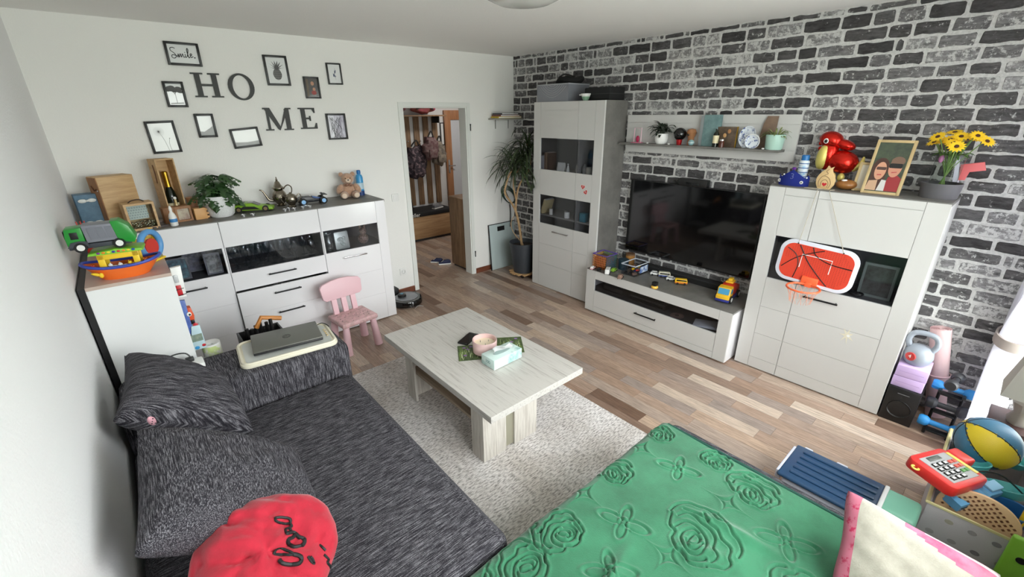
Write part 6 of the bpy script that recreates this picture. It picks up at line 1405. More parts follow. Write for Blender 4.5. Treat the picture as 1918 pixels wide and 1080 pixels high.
flat(pr, [circ(.145, 20, -.17, .43, .165)], M('print_skin', (206, 150, 122), .5), 'face_print', -.0010)
flat(pr, [circ(.165, 20, .18, .50, .175)], M('print_skin2', (200, 140, 116), .5), 'face_print', -.0010)
flat(pr, [circ(.17, 20, .20, .62, .085)], M('print_short_hair', (120, 92, 76), .5), 'hair_print', -.0013)
flat(pr, [rrect(.33, .085, .03, 3, .18, .535)], m_black, 'sunglasses_print', -.0016); flat(pr, [rrect(.25, .055, .022, 3, -.16, .475)], M('print_lens', (84, 60, 54), .4), 'glasses_print', -.0014)
flat(pr, [[(.02, .06), (.43, .06), (.43, .3), (.3, .36), (.08, .33)]], M('print_red_shirt', (150, 44, 48), .5), 'shirt_print', -.0008)
flat(pr, [[(-.12, .06), (.08, .06), (.06, .26), (-.06, .27)]], M('print_white_top', (206, 204, 200), .5), 'top_print', -.0012)
flat(pr, [[(-.43, .06), (-.14, .06), (-.16, .26), (-.38, .24)]], M('print_cream_top', (196, 160, 130), .5), 'top_print', -.0011)
flat(pr, [[(.12, .40), (.25, .415), (.25, .43), (.12, .42)], [(-.23, .345), (-.11, .35), (-.12, .37), (-.22, .365)]], M('print_lips', (176, 70, 70), .5), 'smile_print', -.0013)
t, w, h, fw = leaning_frame('narrow pale photo frame behind the large oak frame', (1594, 356), (1640, 360), (1640, 305), 3.93, 3.985)
bm = BM(); box(bm, -w/2+fw, w/2-fw, 0, .012, fw, h-fw); pr = part('print', bm, M('cream_photo', (214, 204, 186), .4), t, False)
# vase with sunflowers in a grey planter box
vp = hy(1750, 372, 3.96)
VX, VY = 3.985, hy(1758, 362, 3.985).y
t = thing('flower_box', 'dark grey round planter box holding the vase', 'planter', (VX, VY, HT)); bm = BM(); lathe(bm, [(0, 0), (.088, 0), (.095, .085), (.09, .085), (.085, .01), (0, .008)], 36); part('planter', bm, M('slate_grey_box', (92, 90, 94), .7), t); bm = BM(); torus(bm, (0, 0, .085), .0925, .003, 36, 6); part('rim', bm, M('slate_grey_box', (0, 0, 0)), t)
m_vase = pane_mat('vase_glass', (238, 242, 240), 1.3)
t = thing('sunflower_vase', 'clear glass vase of yellow sunflowers', 'vase', (VX, VY, HT+.009))
bm = BM(); lathe(bm, [(0, .004), (.055, .002), (.058, .01), (.068, .22), (.072, .235)], 32); part('glass', bm, m_vase, t)
m_stg = M('flower_stem_green', (110, 140, 70), .6); m_pet = M('sunflower_petal', (246, 200, 28), .55); m_cen = M('sunflower_centre', (74, 40, 22), .8)
rr = random.Random(44)
for k in range(19):
    az = 2*PI*k/19*2.63; r = rr.uniform(.03, .135); hx, hyy = r*math.cos(az), r*math.sin(az); hz = .285+.05*rr.random()+.045*(1-r/.13)
    hx = min(hx, .10)
    bm = BM(); tube(bm, smoothpath([(-hx*.25, -hyy*.25, .01), (hx*.12, hyy*.12, .15), (hx*.75, hyy*.75, hz-.03), (hx, hyy, hz)], 4), .0028, 6); st = part('stem', bm, m_stg, t)
    nrm = Vector((hx*4-.35, hyy*4, .75)).normalized(); Q = Matrix.Translation((hx, hyy, hz))@nrm.to_track_quat('Z', 'Y').to_matrix().to_4x4()
    bm = BM()
    for j in range(14):
        a = 2*PI*j/14; m = Q@Matrix.Rotation(a, 4, 'Z'); q = [m@Vector(v) for v in ((.008, -.005, 0), (.024, -.0085, .003), (.042, 0, .001), (.024, .0085, .003), (.008, .005, 0))]
        bm.faces.new([bm.verts.new(v) for v in q])
    part('petals', bm, m_pet, st, False, kind='stuff')
    bm = BM(); lathe(bm, [(.011, 0), (.010, .004), (0, .006)], 12, Q); part('flower_centre', bm, m_cen, st)
for k in range(14):
    az = 2*PI*k/14; bm = BM(); strap_leaf(bm, (.03*math.cos(az), .03*math.sin(az), .235), az, rr.uniform(.1, .9), .075, .012, 1.6, 6); part('leaf', bm, M('flower_leaf_green', (66, 104, 44), .6), t)
bm = BM(); ell(bm, (-.05, .035, .215), (.016, .012, .022), 12); part('purple_bloom', bm, M('mauve_bloom', (160, 100, 140), .7), t)
# coral toy gun/letter and white thing right of the planter
q0 = at(1805, 318, 'x', 4.08)
t = thing('coral_toy', 'coral pink angular plastic toy leaning behind the vase', 'toy', (4.1, q0.y, HT)); 
bm = BM(); P = [at(a, b, 'x', 4.1) for a, b in ((1800, 308), (1845, 303), (1847, 319), (1816, 322), (1807, 337), (1795, 337))]
prism(bm, [(q0.y-p.y, p.z-HT) for p in P], -.012, .012, Matrix.Rotation(-PI/2, 4, 'Z'), bev=.003); part('body', bm, M('coral_plastic', (228, 110, 112), .45), t); bm = BM(); P = [at(a, b, 'x', 4.1) for a, b in ((1792, 295), (1798, 294), (1795, 350), (1782, 352))]; prism(bm, [(q0.y-p.y, max(0, p.z-HT)) for p in P], -.01, .01, Matrix.Rotation(-PI/2, 4, 'Z')); part('white_stand', bm, M('lilac_white', (226, 220, 236), .5), t)
# ------------------------------------------------------------------ basketball hoop hanging on the highboard door
HXp = BX-.022
def hb(px, py, x=HXp): return at(px, py, 'x', x)
c = hb(1527, 497); L0 = hb(1453, 480); 
quad = [hb(1476, 446), hb(1590, 466), hb(1607, 510), hb(1578, 551), hb(1474, 524), hb(1451, 487)]
t = thing('basketball_hoop', 'mini basketball board with red face hanging by a cord', 'basketball hoop', (HXp, c.y, c.z), rot=(0, 0, -PI/2))
ang = .055
bw_, bh_ = .475, .30
Rm = Matrix.Rotation(ang, 4, 'Y')
bm = BM(); prism(bm, rrect(bw_, bh_, .085, 7), -.010, .008, Rm, bev=.004); part('backboard', bm, M('white_board_edge', (222, 224, 236), .35), t)
bm = BM(); prism(bm, rrect(bw_-.05, bh_-.05, .066, 7), -.0118, -.009, Rm); fc = part('red_face', bm, M('basketball_red', (214, 66, 44), .45), t, False)
def lineset(par, ls, r, mat, nm, y=-.0122):
    for l in ls:
        bm = BM(); tube(bm, [Rm@Vector((a, y, b)) for a, b in l], r, 5); part(nm, bm, mat, par)
lineset(fc, [sp([(-.20, -.06), (-.13, .02), (-.05, .075), (.03, .115)]), sp([(-.12, .12), (-.05, .02), (.03, -.06), (.1, -.12)]), sp([(-.04, .122), (-.01, .07), (.08, .035), (.21, .03)]), sp([(-.19, .085), (-.13, .05), (-.1, -.02), (-.11, -.12)])], .0034, m_black, 'ball_seam')
lineset(fc, [[(-.09, -.035), (-.09, .06), (.09, .06), (.09, -.035)]], .003, m_white, 'target_square', -.0124)
bm = BM()
for i in range(-13, 15):
    for j in range(-10, 11):
        a, b = i*.0145, j*.0115
        if a < -.06 and b < .02: continue
        if abs(a) < .2-max(0, abs(b)-.05)*.8 and abs(b) < .118: ell_ = prism(bm, [(a-.0022, b), (a, b-.0022), (a+.0022, b), (a, b+.0022)], -.0126, -.0115, Rm)
part('dimple_print', bm, M('dark_red_print', (120, 30, 26), .5), fc, False, kind='stuff')
m_hp = M('orange_hoop_plastic', (240, 104, 60), .4)
bm = BM(); box(bm, -.05, .05, -.03, -.011, -.15, -.085, .004, mat=Rm); part('bracket', bm, m_hp, t)
HC = Rm@Vector((-.0, -.125, -.135)); bm = BM(); torus(bm, HC, .098, .0065, 40, 8, (0, 0, 1)); part('ring', bm, m_hp, t)
bm = BM(); box(bm, -.02, .02, -.035, -.02, -.155, -.12, .003, mat=Rm); part('ring_mount', bm, m_hp, t)
bm = BM(); 
for k in range(12):
    a0 = 2*PI*k/12; a1 = 2*PI*(k+.5)/12; a2 = 2*PI*(k+1)/12
    def q(a, r, z): return HC+Vector((r*math.cos(a), r*math.sin(a), z))
    tube(bm, [q(a0, .098, 0), q(a1, .075, -.05), q(a0+.1, .062, -.105)], .0012, 4); tube(bm, [q(a2, .098, 0), q(a1, .075, -.05), q(a2-.1, .062, -.105)], .0012, 4)
part('net', bm, M('pale_orange_cord', (236, 160, 130), .7), t)
m_cord = M('beige_cord', (176, 168, 152), .8)
a1 = Rm@Vector((-.135, -.012, .128)); a2 = Rm@Vector((.135, -.012, .128)); 
tp0 = at(1540, 352, 'z', HT+.004); tl_ = Vector((t.location.y-.868, -.006, BZ-c.z-.0)); tr_ = Vector((t.location.y-.80, -.006, BZ-c.z))
for e, tp in ((a1, tl_), (a2, tr_)):
    bm = BM(); tube(bm, [e, Vector((tp.x, -.004, tp.z)), Vector((tp.x+.0, .01, tp.z+.006)), Vector((tp.x*.9+.01, .05, tp.z+.004))], .0022, 5); part('cord', bm, m_cord, t)
    bm = BM(); ell(bm, e, .005, 8); part('cord_knot', bm, m_black, t)
bm = BM(); tube(bm, smoothpath([(tl_.x, .01, tl_.z+.004), (tl_.x-.05, .02, tl_.z+.004), (tl_.x-.09, .035, tl_.z+.004), (tl_.x-.02, .05, tl_.z+.004), (tr_.x, .02, tr_.z+.004)], 5), .0022, 5); part('cord_loop', bm, m_cord, t)
# picture inside the highboard
t = thing('standing_picture', 'pale framed picture behind the highboard glass', 'picture frame', (3.92, .44, .7715), rot=(0, 0, -PI/2)); bm = BM()
for q in ((-.09, -.075, 0, .23), (.075, .09, 0, .23), (-.075, .075, 0, .016), (-.075, .075, .214, .23)): box(bm, q[0], q[1], -.008, .008, q[2], q[3])
part('frame', bm, M('grey_green_frame', (150, 158, 152), .5), t, False); bm = BM(); box(bm, -.076, .076, -.002, .004, .015, .215); part('print', bm, M('muted_collage', (120, 126, 118), .4, col2=(84, 70, 70), vs=12), t, False)
t = thing('cable_tangle', 'black cable tangle behind the highboard glass', 'cable', (3.865, .56, .7715)); bm = BM()
for k in range(4): torus(bm, (.0, .03*k-.04, .016+.006*k), .035, .006, 22, 6, (.2*k, .1, 1))
part('loops', bm, m_black, t); bm = BM(); tube(bm, smoothpath([(0, .1, .01), (.02, .16, .012), (-.01, .24, .01)]), .005, 6); part('tail', bm, m_black, t)
# star shaped scuff sticker on highboard door
p = hb(1586, 628, BX); t = thing('peeled_sticker', 'pale torn sticker residue on the highboard door', 'sticker', (BX, p.y, p.z), rot=(0, 0, -PI/2)); bm = BM(); pts = []
for k in range(14): a = 2*PI*k/14; r = (.050 if k % 2 else .024)*(1+.3*math.sin(3*k)); pts.append((r*math.cos(a)*.7, r*math.sin(a)))
prism(bm, pts, -.001, .0); part('residue', bm, M('sticker_residue', (222, 216, 196), .7), t, False); bm = BM(); prism(bm, [(.008+.01*math.cos(a), .01*math.sin(a)) for a in [2*PI*i/7 for i in range(7)]], -.0016, -.0008); part('torn_flake', bm, m_white, t, False)
# ------------------------------------------------------------------ things on the media console
KT = KZ
def toy_car(label, px, py, rot, cm, s=1.0, van=False, trim=None, z=KT, loc=None):
    p = loc or tuple(at(px, py, 'z', z))
    t = thing('toy_car', label, 'toy car', (p[0], p[1], z), rot, 'small toy cars'); s = s*1.22 if s > .6 else s
    prof = [(-.038, .008), (.038, .008), (.039, .02), (.022, .023), (.012, .033), (-.022, .034), (-.034, .023), (-.039, .02)] if not van else [(-.04, .008), (.04, .008), (.041, .022), (.036, .04), (-.038, .041), (-.041, .03)]
    bm = BM(); prism(bm, [(a*s, b*s) for a, b in prof], -.016*s, .016*s, bev=.003*s); part('body', bm, cm, t)
    bm = BM(); wz = (.024, .031) if not van else (.026, .036); x0, x1 = ((-.024, .016) if not van else (-.032, .034)); box(bm, x0*s, x1*s, -.0165*s, .0165*s, wz[0]*s, wz[1]*s, .001); part('windows', bm, m_blackg, t)
    if trim: bm = BM(); box(bm, -.0405*s, .0405*s, -.0168*s, .0168*s, .01*s, .02*s, .001); part('trim', bm, trim, t)
    for sx in (-.023, .023):
        for sy_ in (-.015, .015): bm = BM(); cyl(bm, (sx*s, (sy_-.004)*s, .008*s), (sx*s, (sy_+.004)*s, .008*s), .008*s, n=12); part('wheel', bm, m_tyre, t)
    return t
m_wc = M('white_toy_paint', (232, 232, 230), .25); m_bc = M('black_toy_paint', (28, 28, 30), .25); m_yc = M('yellow_toy_paint', (236, 190, 30), .25); m_gc = M('green_toy_paint', (120, 160, 50), .3); m_rc = M('brown_toy_paint', (140, 110, 96), .4)
toy_car('white toy car with pink trim at the corner of the console', 1110, 504, .3, m_wc, .8, trim=M('pink_trim', (216, 150, 160), .4))
toy_car('black toy car behind the white police jeep', 1122, 506, .6, m_bc, .8)
toy_car('white toy jeep with black windows before the plastic bin', 1138, 512, .5, m_wc, 1.1, van=True)
toy_car('green toy pickup behind the white jeep', 1150, 508, .2, m_gc, .9)
toy_car('flat brown toy trailer at the console edge before the bin', 1162, 521, .4, m_rc, 1.0)
toy_car('white toy coupe, first in the row of four cars', 1227, 515, -1.0, m_wc, 1.0)
toy_car('cream and blue toy camper van in the row of four cars', 1244, 519, -1.0, M('cream_toy_paint', (226, 222, 200), .3), 1.1, van=True, trim=M('blue_toy_paint', (44, 70, 150), .3))
toy_car('white toy sports car between the camper and the yellow van', 1257, 525, -1.0, m_wc, 1.0)
toy_car('yellow toy van with red nose, last in the row', 1275, 532, -1.0, m_yc, 1.1, van=True, trim=M('orange_trim', (220, 120, 40), .3))
p = at(1224, 540, 'z', KT)
t = thing('toy_hat_figure', 'yellow toy ring topped by a black block on the console', 'toy', (p.x+.015, p.y, KT)); bm = BM(); lathe(bm, [(0, 0), (.026, 0), (.032, .012), (.026, .024), (0, .024)], 24); part('yellow_base', bm, M('warm_yellow', (240, 186, 70), .4), t); bm = BM(); box(bm, -.021, .021, -.021, .021, .024, .06, .003); part('black_block', bm, m_black, t)
# rainbow basket
t = thing('rainbow_basket', 'rainbow coloured wire basket in the console corner', 'basket', (3.83, 2.585, KT))
cols = [(196, 110, 50), (206, 160, 60), (90, 130, 60), (60, 100, 120)]
for k, (a, b) in enumerate(((-.08, -.04), (-.04, 0), (0, .04), (.04, .08))):
    pass
rw, rh = .085, .145
for k, (c, seg) in enumerate(zip(((196, 104, 48), (190, 150, 50), (84, 120, 60), (50, 84, 110)), (((-rw, -rw), (-rw, rw)), ((-rw, rw), (rw, rw)), ((rw, rw), (rw, -rw)), ((rw, -rw), (-rw, -rw))))):
    (x0, y0), (x1, y1) = seg; bm = BM()
    for i in range(9): f = i/8; tube(bm, [(x0+(x1-x0)*f, y0+(y1-y0)*f, .003), (x0+(x1-x0)*f, y0+(y1-y0)*f, rh)], .0025, 5)
    for j in range(7): z = .004+j*(rh-.004)/6; tube(bm, [(x0, y0, z), (x1, y1, z)], .0025, 5)
    part('wire_side', bm, M('basket_wire_%d' % k, c, .5), t)
bm = BM(); tube(bm, [(-rw, -rw, rh), (rw, -rw, rh), (rw, rw, rh), (-rw, rw, rh)], .006, 6, True); part('purple_rim', bm, M('purple_rim', (92, 70, 150), .5), t)
bm = BM(); box(bm, -rw+.012, rw-.012, -rw+.012, rw-.012, .002, rh-.03, .01); part('folded_cloth', bm, M('rainbow_cloth', (150, 92, 50), .8, col2=(70, 90, 60), vs=9), t)
t = thing('blue_tin', 'dark teal tin between the basket and the plastic bin', 'tin', (3.93, 2.425, KT)); bm = BM(); lathe(bm, [(0, 0), (.05, 0), (.05, .09), (0, .09)], 24); part('body', bm, M('dark_teal', (34, 58, 70), .5), t); bm = BM(); lathe(bm, [(.052, .085), (.052, .1), (0, .102)], 24); part('lid', bm, M('dark_teal', (0, 0, 0)), t)
t = thing('orange_tin', 'small amber tin by the wall behind the plastic bin', 'tin', (4.06, 2.44, KT)); bm = BM(); lathe(bm, [(0, 0), (.045, 0), (.045, .12), (0, .12)], 24); part('body', bm, M('amber_card', (170, 120, 60), .5), t); bm = BM(); lathe(bm, [(.047, .115), (.047, .13), (0, .132)], 24); part('lid', bm, M('brown_card', (110, 80, 56), .5), t)
# clear bin of toy cars
t = thing('clear_bin', 'clear plastic bin full of small toys on the console', 'storage bin', (3.91, 2.275, KT), .0)
m_cp = pane_mat('clear_storage_plastic', (246, 247, 250), 1.0); bm = BM(); a, b, h = .115, .078, .105
for q in ((-a, a, -b, b, 0, .003), (-a, -a+.003, -b, b, .003, h), (a-.003, a, -b, b, .003, h), (-a+.003, a-.003, -b, -b+.003, .003, h), (-a+.003, a-.003, b-.003, b, .003, h)): box(bm, *q)
part('walls', bm, m_cp, t, False)
bm = BM(); tube(bm, [(-a, -b, h), (a, -b, h), (a, b, h), (-a, b, h)], .006, 6, True); part('rim', bm, M('milky_rim', (190, 196, 206), .3), t)
bm = BM(); box(bm, -.03, .1, -b-.002, -b-.0005, .02, .085); part('blue_label', bm, M('blue_white_label', (60, 100, 170), .5, col2=(210, 220, 230), vs=24, thr=(.45, .55)), t, False)
rr = random.Random(55); cl = [m_bc, m_gc, m_wc, m_rc, M('toy_red', (0, 0, 0)), M('blue_toy_paint', (0, 0, 0)), m_yc, m_bc]
for k in range(12):
    kx, ky = k % 4, k//4
    o = toy_car('assorted small toy car heaped in the clear bin', 0, 0, rr.uniform(-.3, .3), cl[rr.randrange(8)], .58, van=k % 3 == 0, z=KT+.006+.030*(k % 2), loc=(3.91-.075+kx*.05, 2.275-.05+ky*.05, 0)); o['group'] = 'toy cars in the clear bin'
# big toy truck
p1, p2, p3 = at(1336, 563, 'z', KT), at(1361, 572, 'z', KT), at(1388, 553, 'z', KT)
t = thing('toy_tow_truck', 'large red, yellow and blue toy truck on the console end', 'toy truck', (3.945, 1.375, KT), PI+.12)
m_ty = M('toy_yellow', (242, 190, 48), .35); m_tr = M('toy_truck_red', (214, 60, 40), .35); m_tb = M('toy_truck_blue', (46, 52, 128), .4)
bm = BM(); prism(bm, [(.05, .03), (.15, .03), (.155, .065), (.135, .075), (.115, .13), (.06, .135), (.05, .12)], -.052, .052, bev=.006); cb = part('cab', bm, m_ty, t)
bm = BM(); prism(bm, [(.137, .078), (.1195, .124), (.123, .126), (.1405, .08)], -.042, .042); part('windscreen', bm, M('toy_window_blue', (70, 150, 190), .2), cb, False)
for s in (-1, 1): bm = BM(); prism(bm, [(.07, .085), (.12, .085), (.108, .122), (.07, .122)], s*.0525-.001, s*.0525+.001); part('side_window', bm, MATS['toy_window_blue'], cb, False)
bm = BM(); box(bm, -.14, .155, -.055, .055, .018, .042, .006); part('chassis', bm, m_tb, t)
bm = BM(); prism(bm, [(-.14, .042), (.045, .042), (.045, .135), (-.02, .145), (-.14, .10)], -.045, .045, bev=.006); part('bed', bm, m_tr, t)
bm = BM(); box(bm, -.06, .02, -.03, .03, .142, .158, .004); part('yellow_top', bm, m_ty, t); bm = BM(); box(bm, -.05, .0, -.016, .016, .158, .178, .004); part('beacon', bm, m_ty, t)
wheel_parts(t, [(.1, -.05), (.1, .05), (-.09, -.05), (-.09, .05)], .032, .026, m_white)
t = thing('plastic_stopper', 'small white plastic stopper behind the toy truck', 'stopper', (4.08, 1.235, KT)); bm = BM(); lathe(bm, [(0, 0), (.022, 0), (.024, .03), (.018, .045), (0, .047)], 18); part('body', bm, M('ivory_plastic', (206, 204, 196), .4), t); bm = BM(); torus(bm, (0, 0, .02), .0245, .002, 18, 5); part('ring', bm, m_inkg, t)
# in the open slot
SL = .2425
t = thing('receiver_box', 'flat black receiver in the console slot', 'receiver', (3.88, 2.02, SL)); bm = BM(); box(bm, -.12, .12, -.2, .2, 0, .055, .004); part('case', bm, m_black, t); bm = BM(); box(bm, -.1215, -.119, -.18, .18, .012, .04); part('front_panel', bm, m_blackg, t, False)
t = thing('black_console', 'black game console lying in the far console slot', 'game console', (3.87, 2.42, SL)); bm = BM(); box(bm, -.1, .1, -.12, .12, 0, .06, .008); part('case', bm, m_black, t); bm = BM(); box(bm, -.102, -.099, -.1, .1, .025, .03); part('slot', bm, m_dark, t, False)
t = thing('disc', 'loose printed disc in the console slot', 'disc', (3.76, 1.70, SL)); bm = BM(); lathe(bm, [(.008, .001), (.06, .001), (.06, .0025), (.008, .0025), (.008, .001)], 32); part('disc', bm, M('printed_disc', (110, 84, 92), .25, col2=(150, 130, 120), vs=20), t); bm = BM(); lathe(bm, [(.008, .0026), (.016, .0026)], 20); part('hub', bm, m_chrome, t)
t = thing('paper_bundle', 'white papers in a clear sleeve in the console slot', 'papers', (3.78, 1.44, SL), .3)
for k in range(3): bm = BM(); box(bm, -.075+.005*k, .075, -.1, .1-.008*k, .004*k, .004*k+.003, .001, mat=Matrix.Rotation(.08*k, 4, 'Z')); part('sheet', bm, M('bluish_paper', (216, 218, 226), .4), t)
# ------------------------------------------------------------------ gym corner
t = thing('subwoofer', 'black subwoofer box on the floor beside the highboard', 'speaker', (3.94, .118, 0))
bm = BM(); box(bm, -.135, .075, -.082, .085, .0, .252, .004); part('cabinet', bm, m_black, t)
bm = BM(); lathe(bm, [(.062, 0), (.06, .004), (.045, -.012), (.02, -.016), (0, -.012)], 28, Matrix.Translation((-.136, 0, .105))@Matrix.Rotation(-PI/2, 4, 'Y')); part('port', bm, M('satin_black_cone', (16, 16, 16), .3), t)
bm = BM(); box(bm, -.1365, -.134, -.03, .03, .213, .217); part('logo_strip', bm, M('grey_print', (120, 120, 122), .5), t, False)
m_lil = M('lilac_foam', (198, 172, 216), .8, bump=.2, bs=200)
for k in range(2):
    t = thing('yoga_block', ('lilac yoga block resting on the subwoofer', 'lilac yoga block, the upper one beneath the kettlebell')[k], 'yoga block', (3.935, .122, .2525+.0775*k), (.0, .03)[k], 'yoga blocks'); bm = BM(); box(bm, -.115, .075, -.078, .078, 0, .077, .005); part('foam', bm, m_lil, t); bm = BM(); box(bm, -.1154, -.1145, -.06, .06, .036, .040); part('seam', bm, M('lilac_shade', (176, 150, 196), .8), t, False)
t = thing('kettlebell', 'grey kettlebell with red number disc on the yoga blocks', 'kettlebell', (3.91, .125, .4085))
m_kb = M('grey_vinyl', (142, 148, 158), .4)
bm = BM(); lathe(bm, [(0, 0), (.05, 0), (.066, .02), (.076, .055), (.07, .095), (.045, .125), (.0, .135)], 28); part('bell', bm, m_kb, t)
bm = BM(); tube(bm, smoothpath([(0, .05, .10), (0, .07, .15), (0, .055, .20), (0, 0, .215), (0, -.055, .20), (0, -.07, .15), (0, -.05, .10)], 5), .0165, 12); part('handle', bm, m_kb, t)
bm = BM(); lathe(bm, [(.027, -.006), (.027, .004), (0, .005)], 22, Matrix.Translation((-.069, .03, .065))@Vector((-1, .42, .0)).to_track_quat('Z', 'Y').to_matrix().to_4x4()); dsc = part('number_disc', bm, M('label_red', (196, 58, 56), .45), t)
bm = text_bm('4', .032, .0008, mat=Matrix.Translation((-.0755, .033, .067))@Matrix.Rotation(-PI/2-.4, 4, 'Z')); part('number', bm, m_white, dsc, False)
# mat roll
t = thing('yoga_mat', 'pale pink rolled yoga mat leaning on the brick wall', 'yoga mat', (4.09, -.055, .014), rot=(-.21, .0, 0))
bm = BM(); pts = []; n = 90
A0, B0 = [], []
for i in range(n):
    a = 2*PI*4.2*i/n; r = .058-.046*i/n; pts.append((r*math.cos(a), r*math.sin(a)))
vo = [[bm.verts.new((x, y, z)) for x, y in pts] for z in (0, .62)]
for i in range(n-1): bm.faces.new((vo[0][i], vo[0][i+1], vo[1][i+1], vo[1][i]))
bmesh.ops.solidify(bm, geom=bm.faces[:], thickness=.005)
part('mat_roll', bm, M('pale_pink_mat', (246, 222, 222), .7), t); bm = BM(); torus(bm, (0, 0, .3), .060, .004, 28, 6); part('strap', bm, M('pink_strap', (220, 186, 190), .7), t)
# dumbbell rack
t = thing('dumbbell_rack', 'black tiered rack carrying the dumbbells', 'dumbbell rack', (3.90, -.085, 0))
for s in (-1, 1):
    bm = BM(); tube(bm, [(-.09, s*.055, .012), (.09, s*.055, .012), (.03, s*.055, .29), (-.05, s*.055, .30)], .009, 8); tube(bm, [(-.09, s*.055, .012), (-.09, s*.055, .06)], .008, 8); part('side_frame', bm, m_black, t)
for (x, z) in ((-.09, .035), (-.03, .145), (.02, .255)):
    bm = BM(); box(bm, x-.02, x+.03, -.05, .05, z, z+.012, .003); part('tier', bm, m_black, t)
m_db = M('blue_neoprene', (46, 138, 206), .5); m_dk = M('black_neoprene', (44, 44, 48), .5)
def dumbbell(label, loc, rot, mat, r=.035, L_=.18, hexa=True):
    t = thing('dumbbell', label, 'dumbbell', loc, rot, 'dumbbells on the rack')
    bm = BM(); cyl(bm, (0, -L_*.32, 0), (0, L_*.32, 0), r*.48, n=14); part('grip', bm, mat, t)
    for s in (-1, 1):
        bm = BM(); M_ = Matrix.Translation((0, s*L_*.28, 0))@Matrix.Rotation(-s*PI/2, 4, 'X'); lathe(bm, [(0, -.005), (r*.6, -.005), (r, .012), (r, .04), (r*.8, .05), (0, .05)], 8 if hexa else 24, M_); part('head', bm, mat, t)
    return t
dumbbell('blue dumbbell on the lowest tier of the rack', (3.825, -.085, .085), 0, m_db)
dumbbell('blue dumbbell at the back of the rack by the mat', (3.93, -.085, .305), 0, m_db, .033)
dumbbell('black dumbbell on the middle tier of the rack', (3.88, -.085, .195), .0, m_dk, .036, .17, False)
dd = dumbbell('black dumbbell laid crosswise on top of the rack', (3.90, -.075, .372), 1.45, m_dk, .033, .15, False)
bm = text_bm('x', .05, .0008, mat=Matrix.Translation((0, -.0935, 0))); part('emblem', bm, m_white, dd, False)
# ------------------------------------------------------------------ curtain and lamp by the balcony door
m_cur = bpy.data.materials.new('white_sheer_curtain'); m_cur.use_nodes = True
def _cur(m):
    nt = m.node_tree; nt.nodes.clear(); L = nt.links.new; o = N(nt, 'OutputMaterial'); d = N(nt, 'BsdfDiffuse'); tr = N(nt, 'BsdfTranslucent'); mx = N(nt, 'MixShader'); mx.inputs[0].default_value = .5
    d.inputs['Color'].default_value = (.86, .85, .9, 1); tr.inputs['Color'].default_value = (.86, .85, .92, 1); L(d.outputs[0], mx.inputs[1]); L(tr.outputs[0], mx.inputs[2]); L(mx.outputs[0], o.inputs[0])
_cur(m_cur)
t = thing('curtain', 'white sheer curtain gathered by a grey tie-back', 'curtain', (4.0, -.245, 0))
bm = BM(); nz, nx = 40, 60; g = []
for i in range(nz+1):
    z = .015+2.44*i/nz; k = 1-math.exp(-((z-.68)/.42)**2); wdt = .13+.36*k if z > .68 else .13+.36*k; c0 = .12-wdt/2
    row = []
    for j in range(nx+1):
        u = j/nx; amp = .05+.02*(1-k); row.append(bm.verts.new((c0+wdt*(u-.5)+.03*(1-k), .0+amp*math.sin(u*2*PI*7+.4*math.sin(z*2))+.015*math.sin(3*z+u*5), z)))
    g.append(row)
for i in range(nz):
    for j in range(nx): bm.faces.new((g[i][j], g[i][j+1], g[i+1][j+1], g[i+1][j]))
for v in bm.verts: v.co.x = min(v.co.x, .145); v.co.y = max(v.co.y, -.13)
part('cloth', bm, m_cur, t, 'all')
bm = BM(); tube(bm, [(.055+.085*math.cos(a), .09*math.sin(a), .68+.03*math.cos(a)) for a in [2*PI*i/24 for i in range(24)]], .006, 6, True); vs = bm.verts[:]
for v in vs: v.co.z = .68+.03*math.cos(math.atan2(v.co.y/.09, (v.co.x-.055)/.085))+(v.co.z-.68-.0)*4.0*0+(.03 if v.co.z > .68+.03*math.cos(math.atan2(v.co.y, v.co.x-.055)) else -.03)
part('tie_back', bm, M('taupe_satin', (150, 140, 134), .4), t)
t = thing('curtain_rail', 'white curtain rail above the balcony door', 'curtain rail', (2.2, -.245, 2.47)); bm = BM(); cyl(bm, (-1.9, 0, 0), (1.93, 0, 0), .012, n=12); part('rod', bm, m_pvc, t)
for x in (-1.7, 0, 1.8): bm = BM(); box(bm, x-.01, x+.01, -.01, .01, 0, H-2.47, .002); part('bracket', bm, m_pvc, t)
t = thing('side_stand', 'dark low side stand by the curtain under the lamp', 'side table', (3.50, -.345, 0)); bm = BM(); box(bm, -.13, .13, -.11, .11, .40, .43, .003); part('top', bm, M('dark_mahogany', (62, 40, 38), .45), t)
for sx in (-.11, .11):
    for sy_ in (-.09, .09): bm = BM(); box(bm, sx-.015, sx+.015, sy_-.015, sy_+.015, 0, .40); part('leg', bm, MATS['dark_mahogany'], t, False)
t = thing('table_lamp', 'grey table lamp with square shade beside the curtain', 'lamp', (3.50, -.345, .43)); bm = BM(); lathe(bm, [(0, 0), (.05, 0), (.055, .02), (.04, .06), (.06, .12), (.03, .16), (.01, .17), (.01, .22), (0, .22)], 9); part('base', bm, M('grey_stone_base', (150, 142, 138), .5), t)
bm = BM(); q0 = [bm.verts.new((x, y, .165)) for x, y in ((-.11, -.11), (.11, -.11), (.11, .11), (-.11, .11))]; q1 = [bm.verts.new((x, y, .34)) for x, y in ((-.08, -.08), (.08, -.08), (.08, .08), (-.08, .08))]
for i in range(4): bm.faces.new((q0[i], q0[(i+1) % 4], q1[(i+1) % 4], q1[i]))
part('shade', bm, M('grey_linen_shade', (176, 172, 164), .85), t, False)
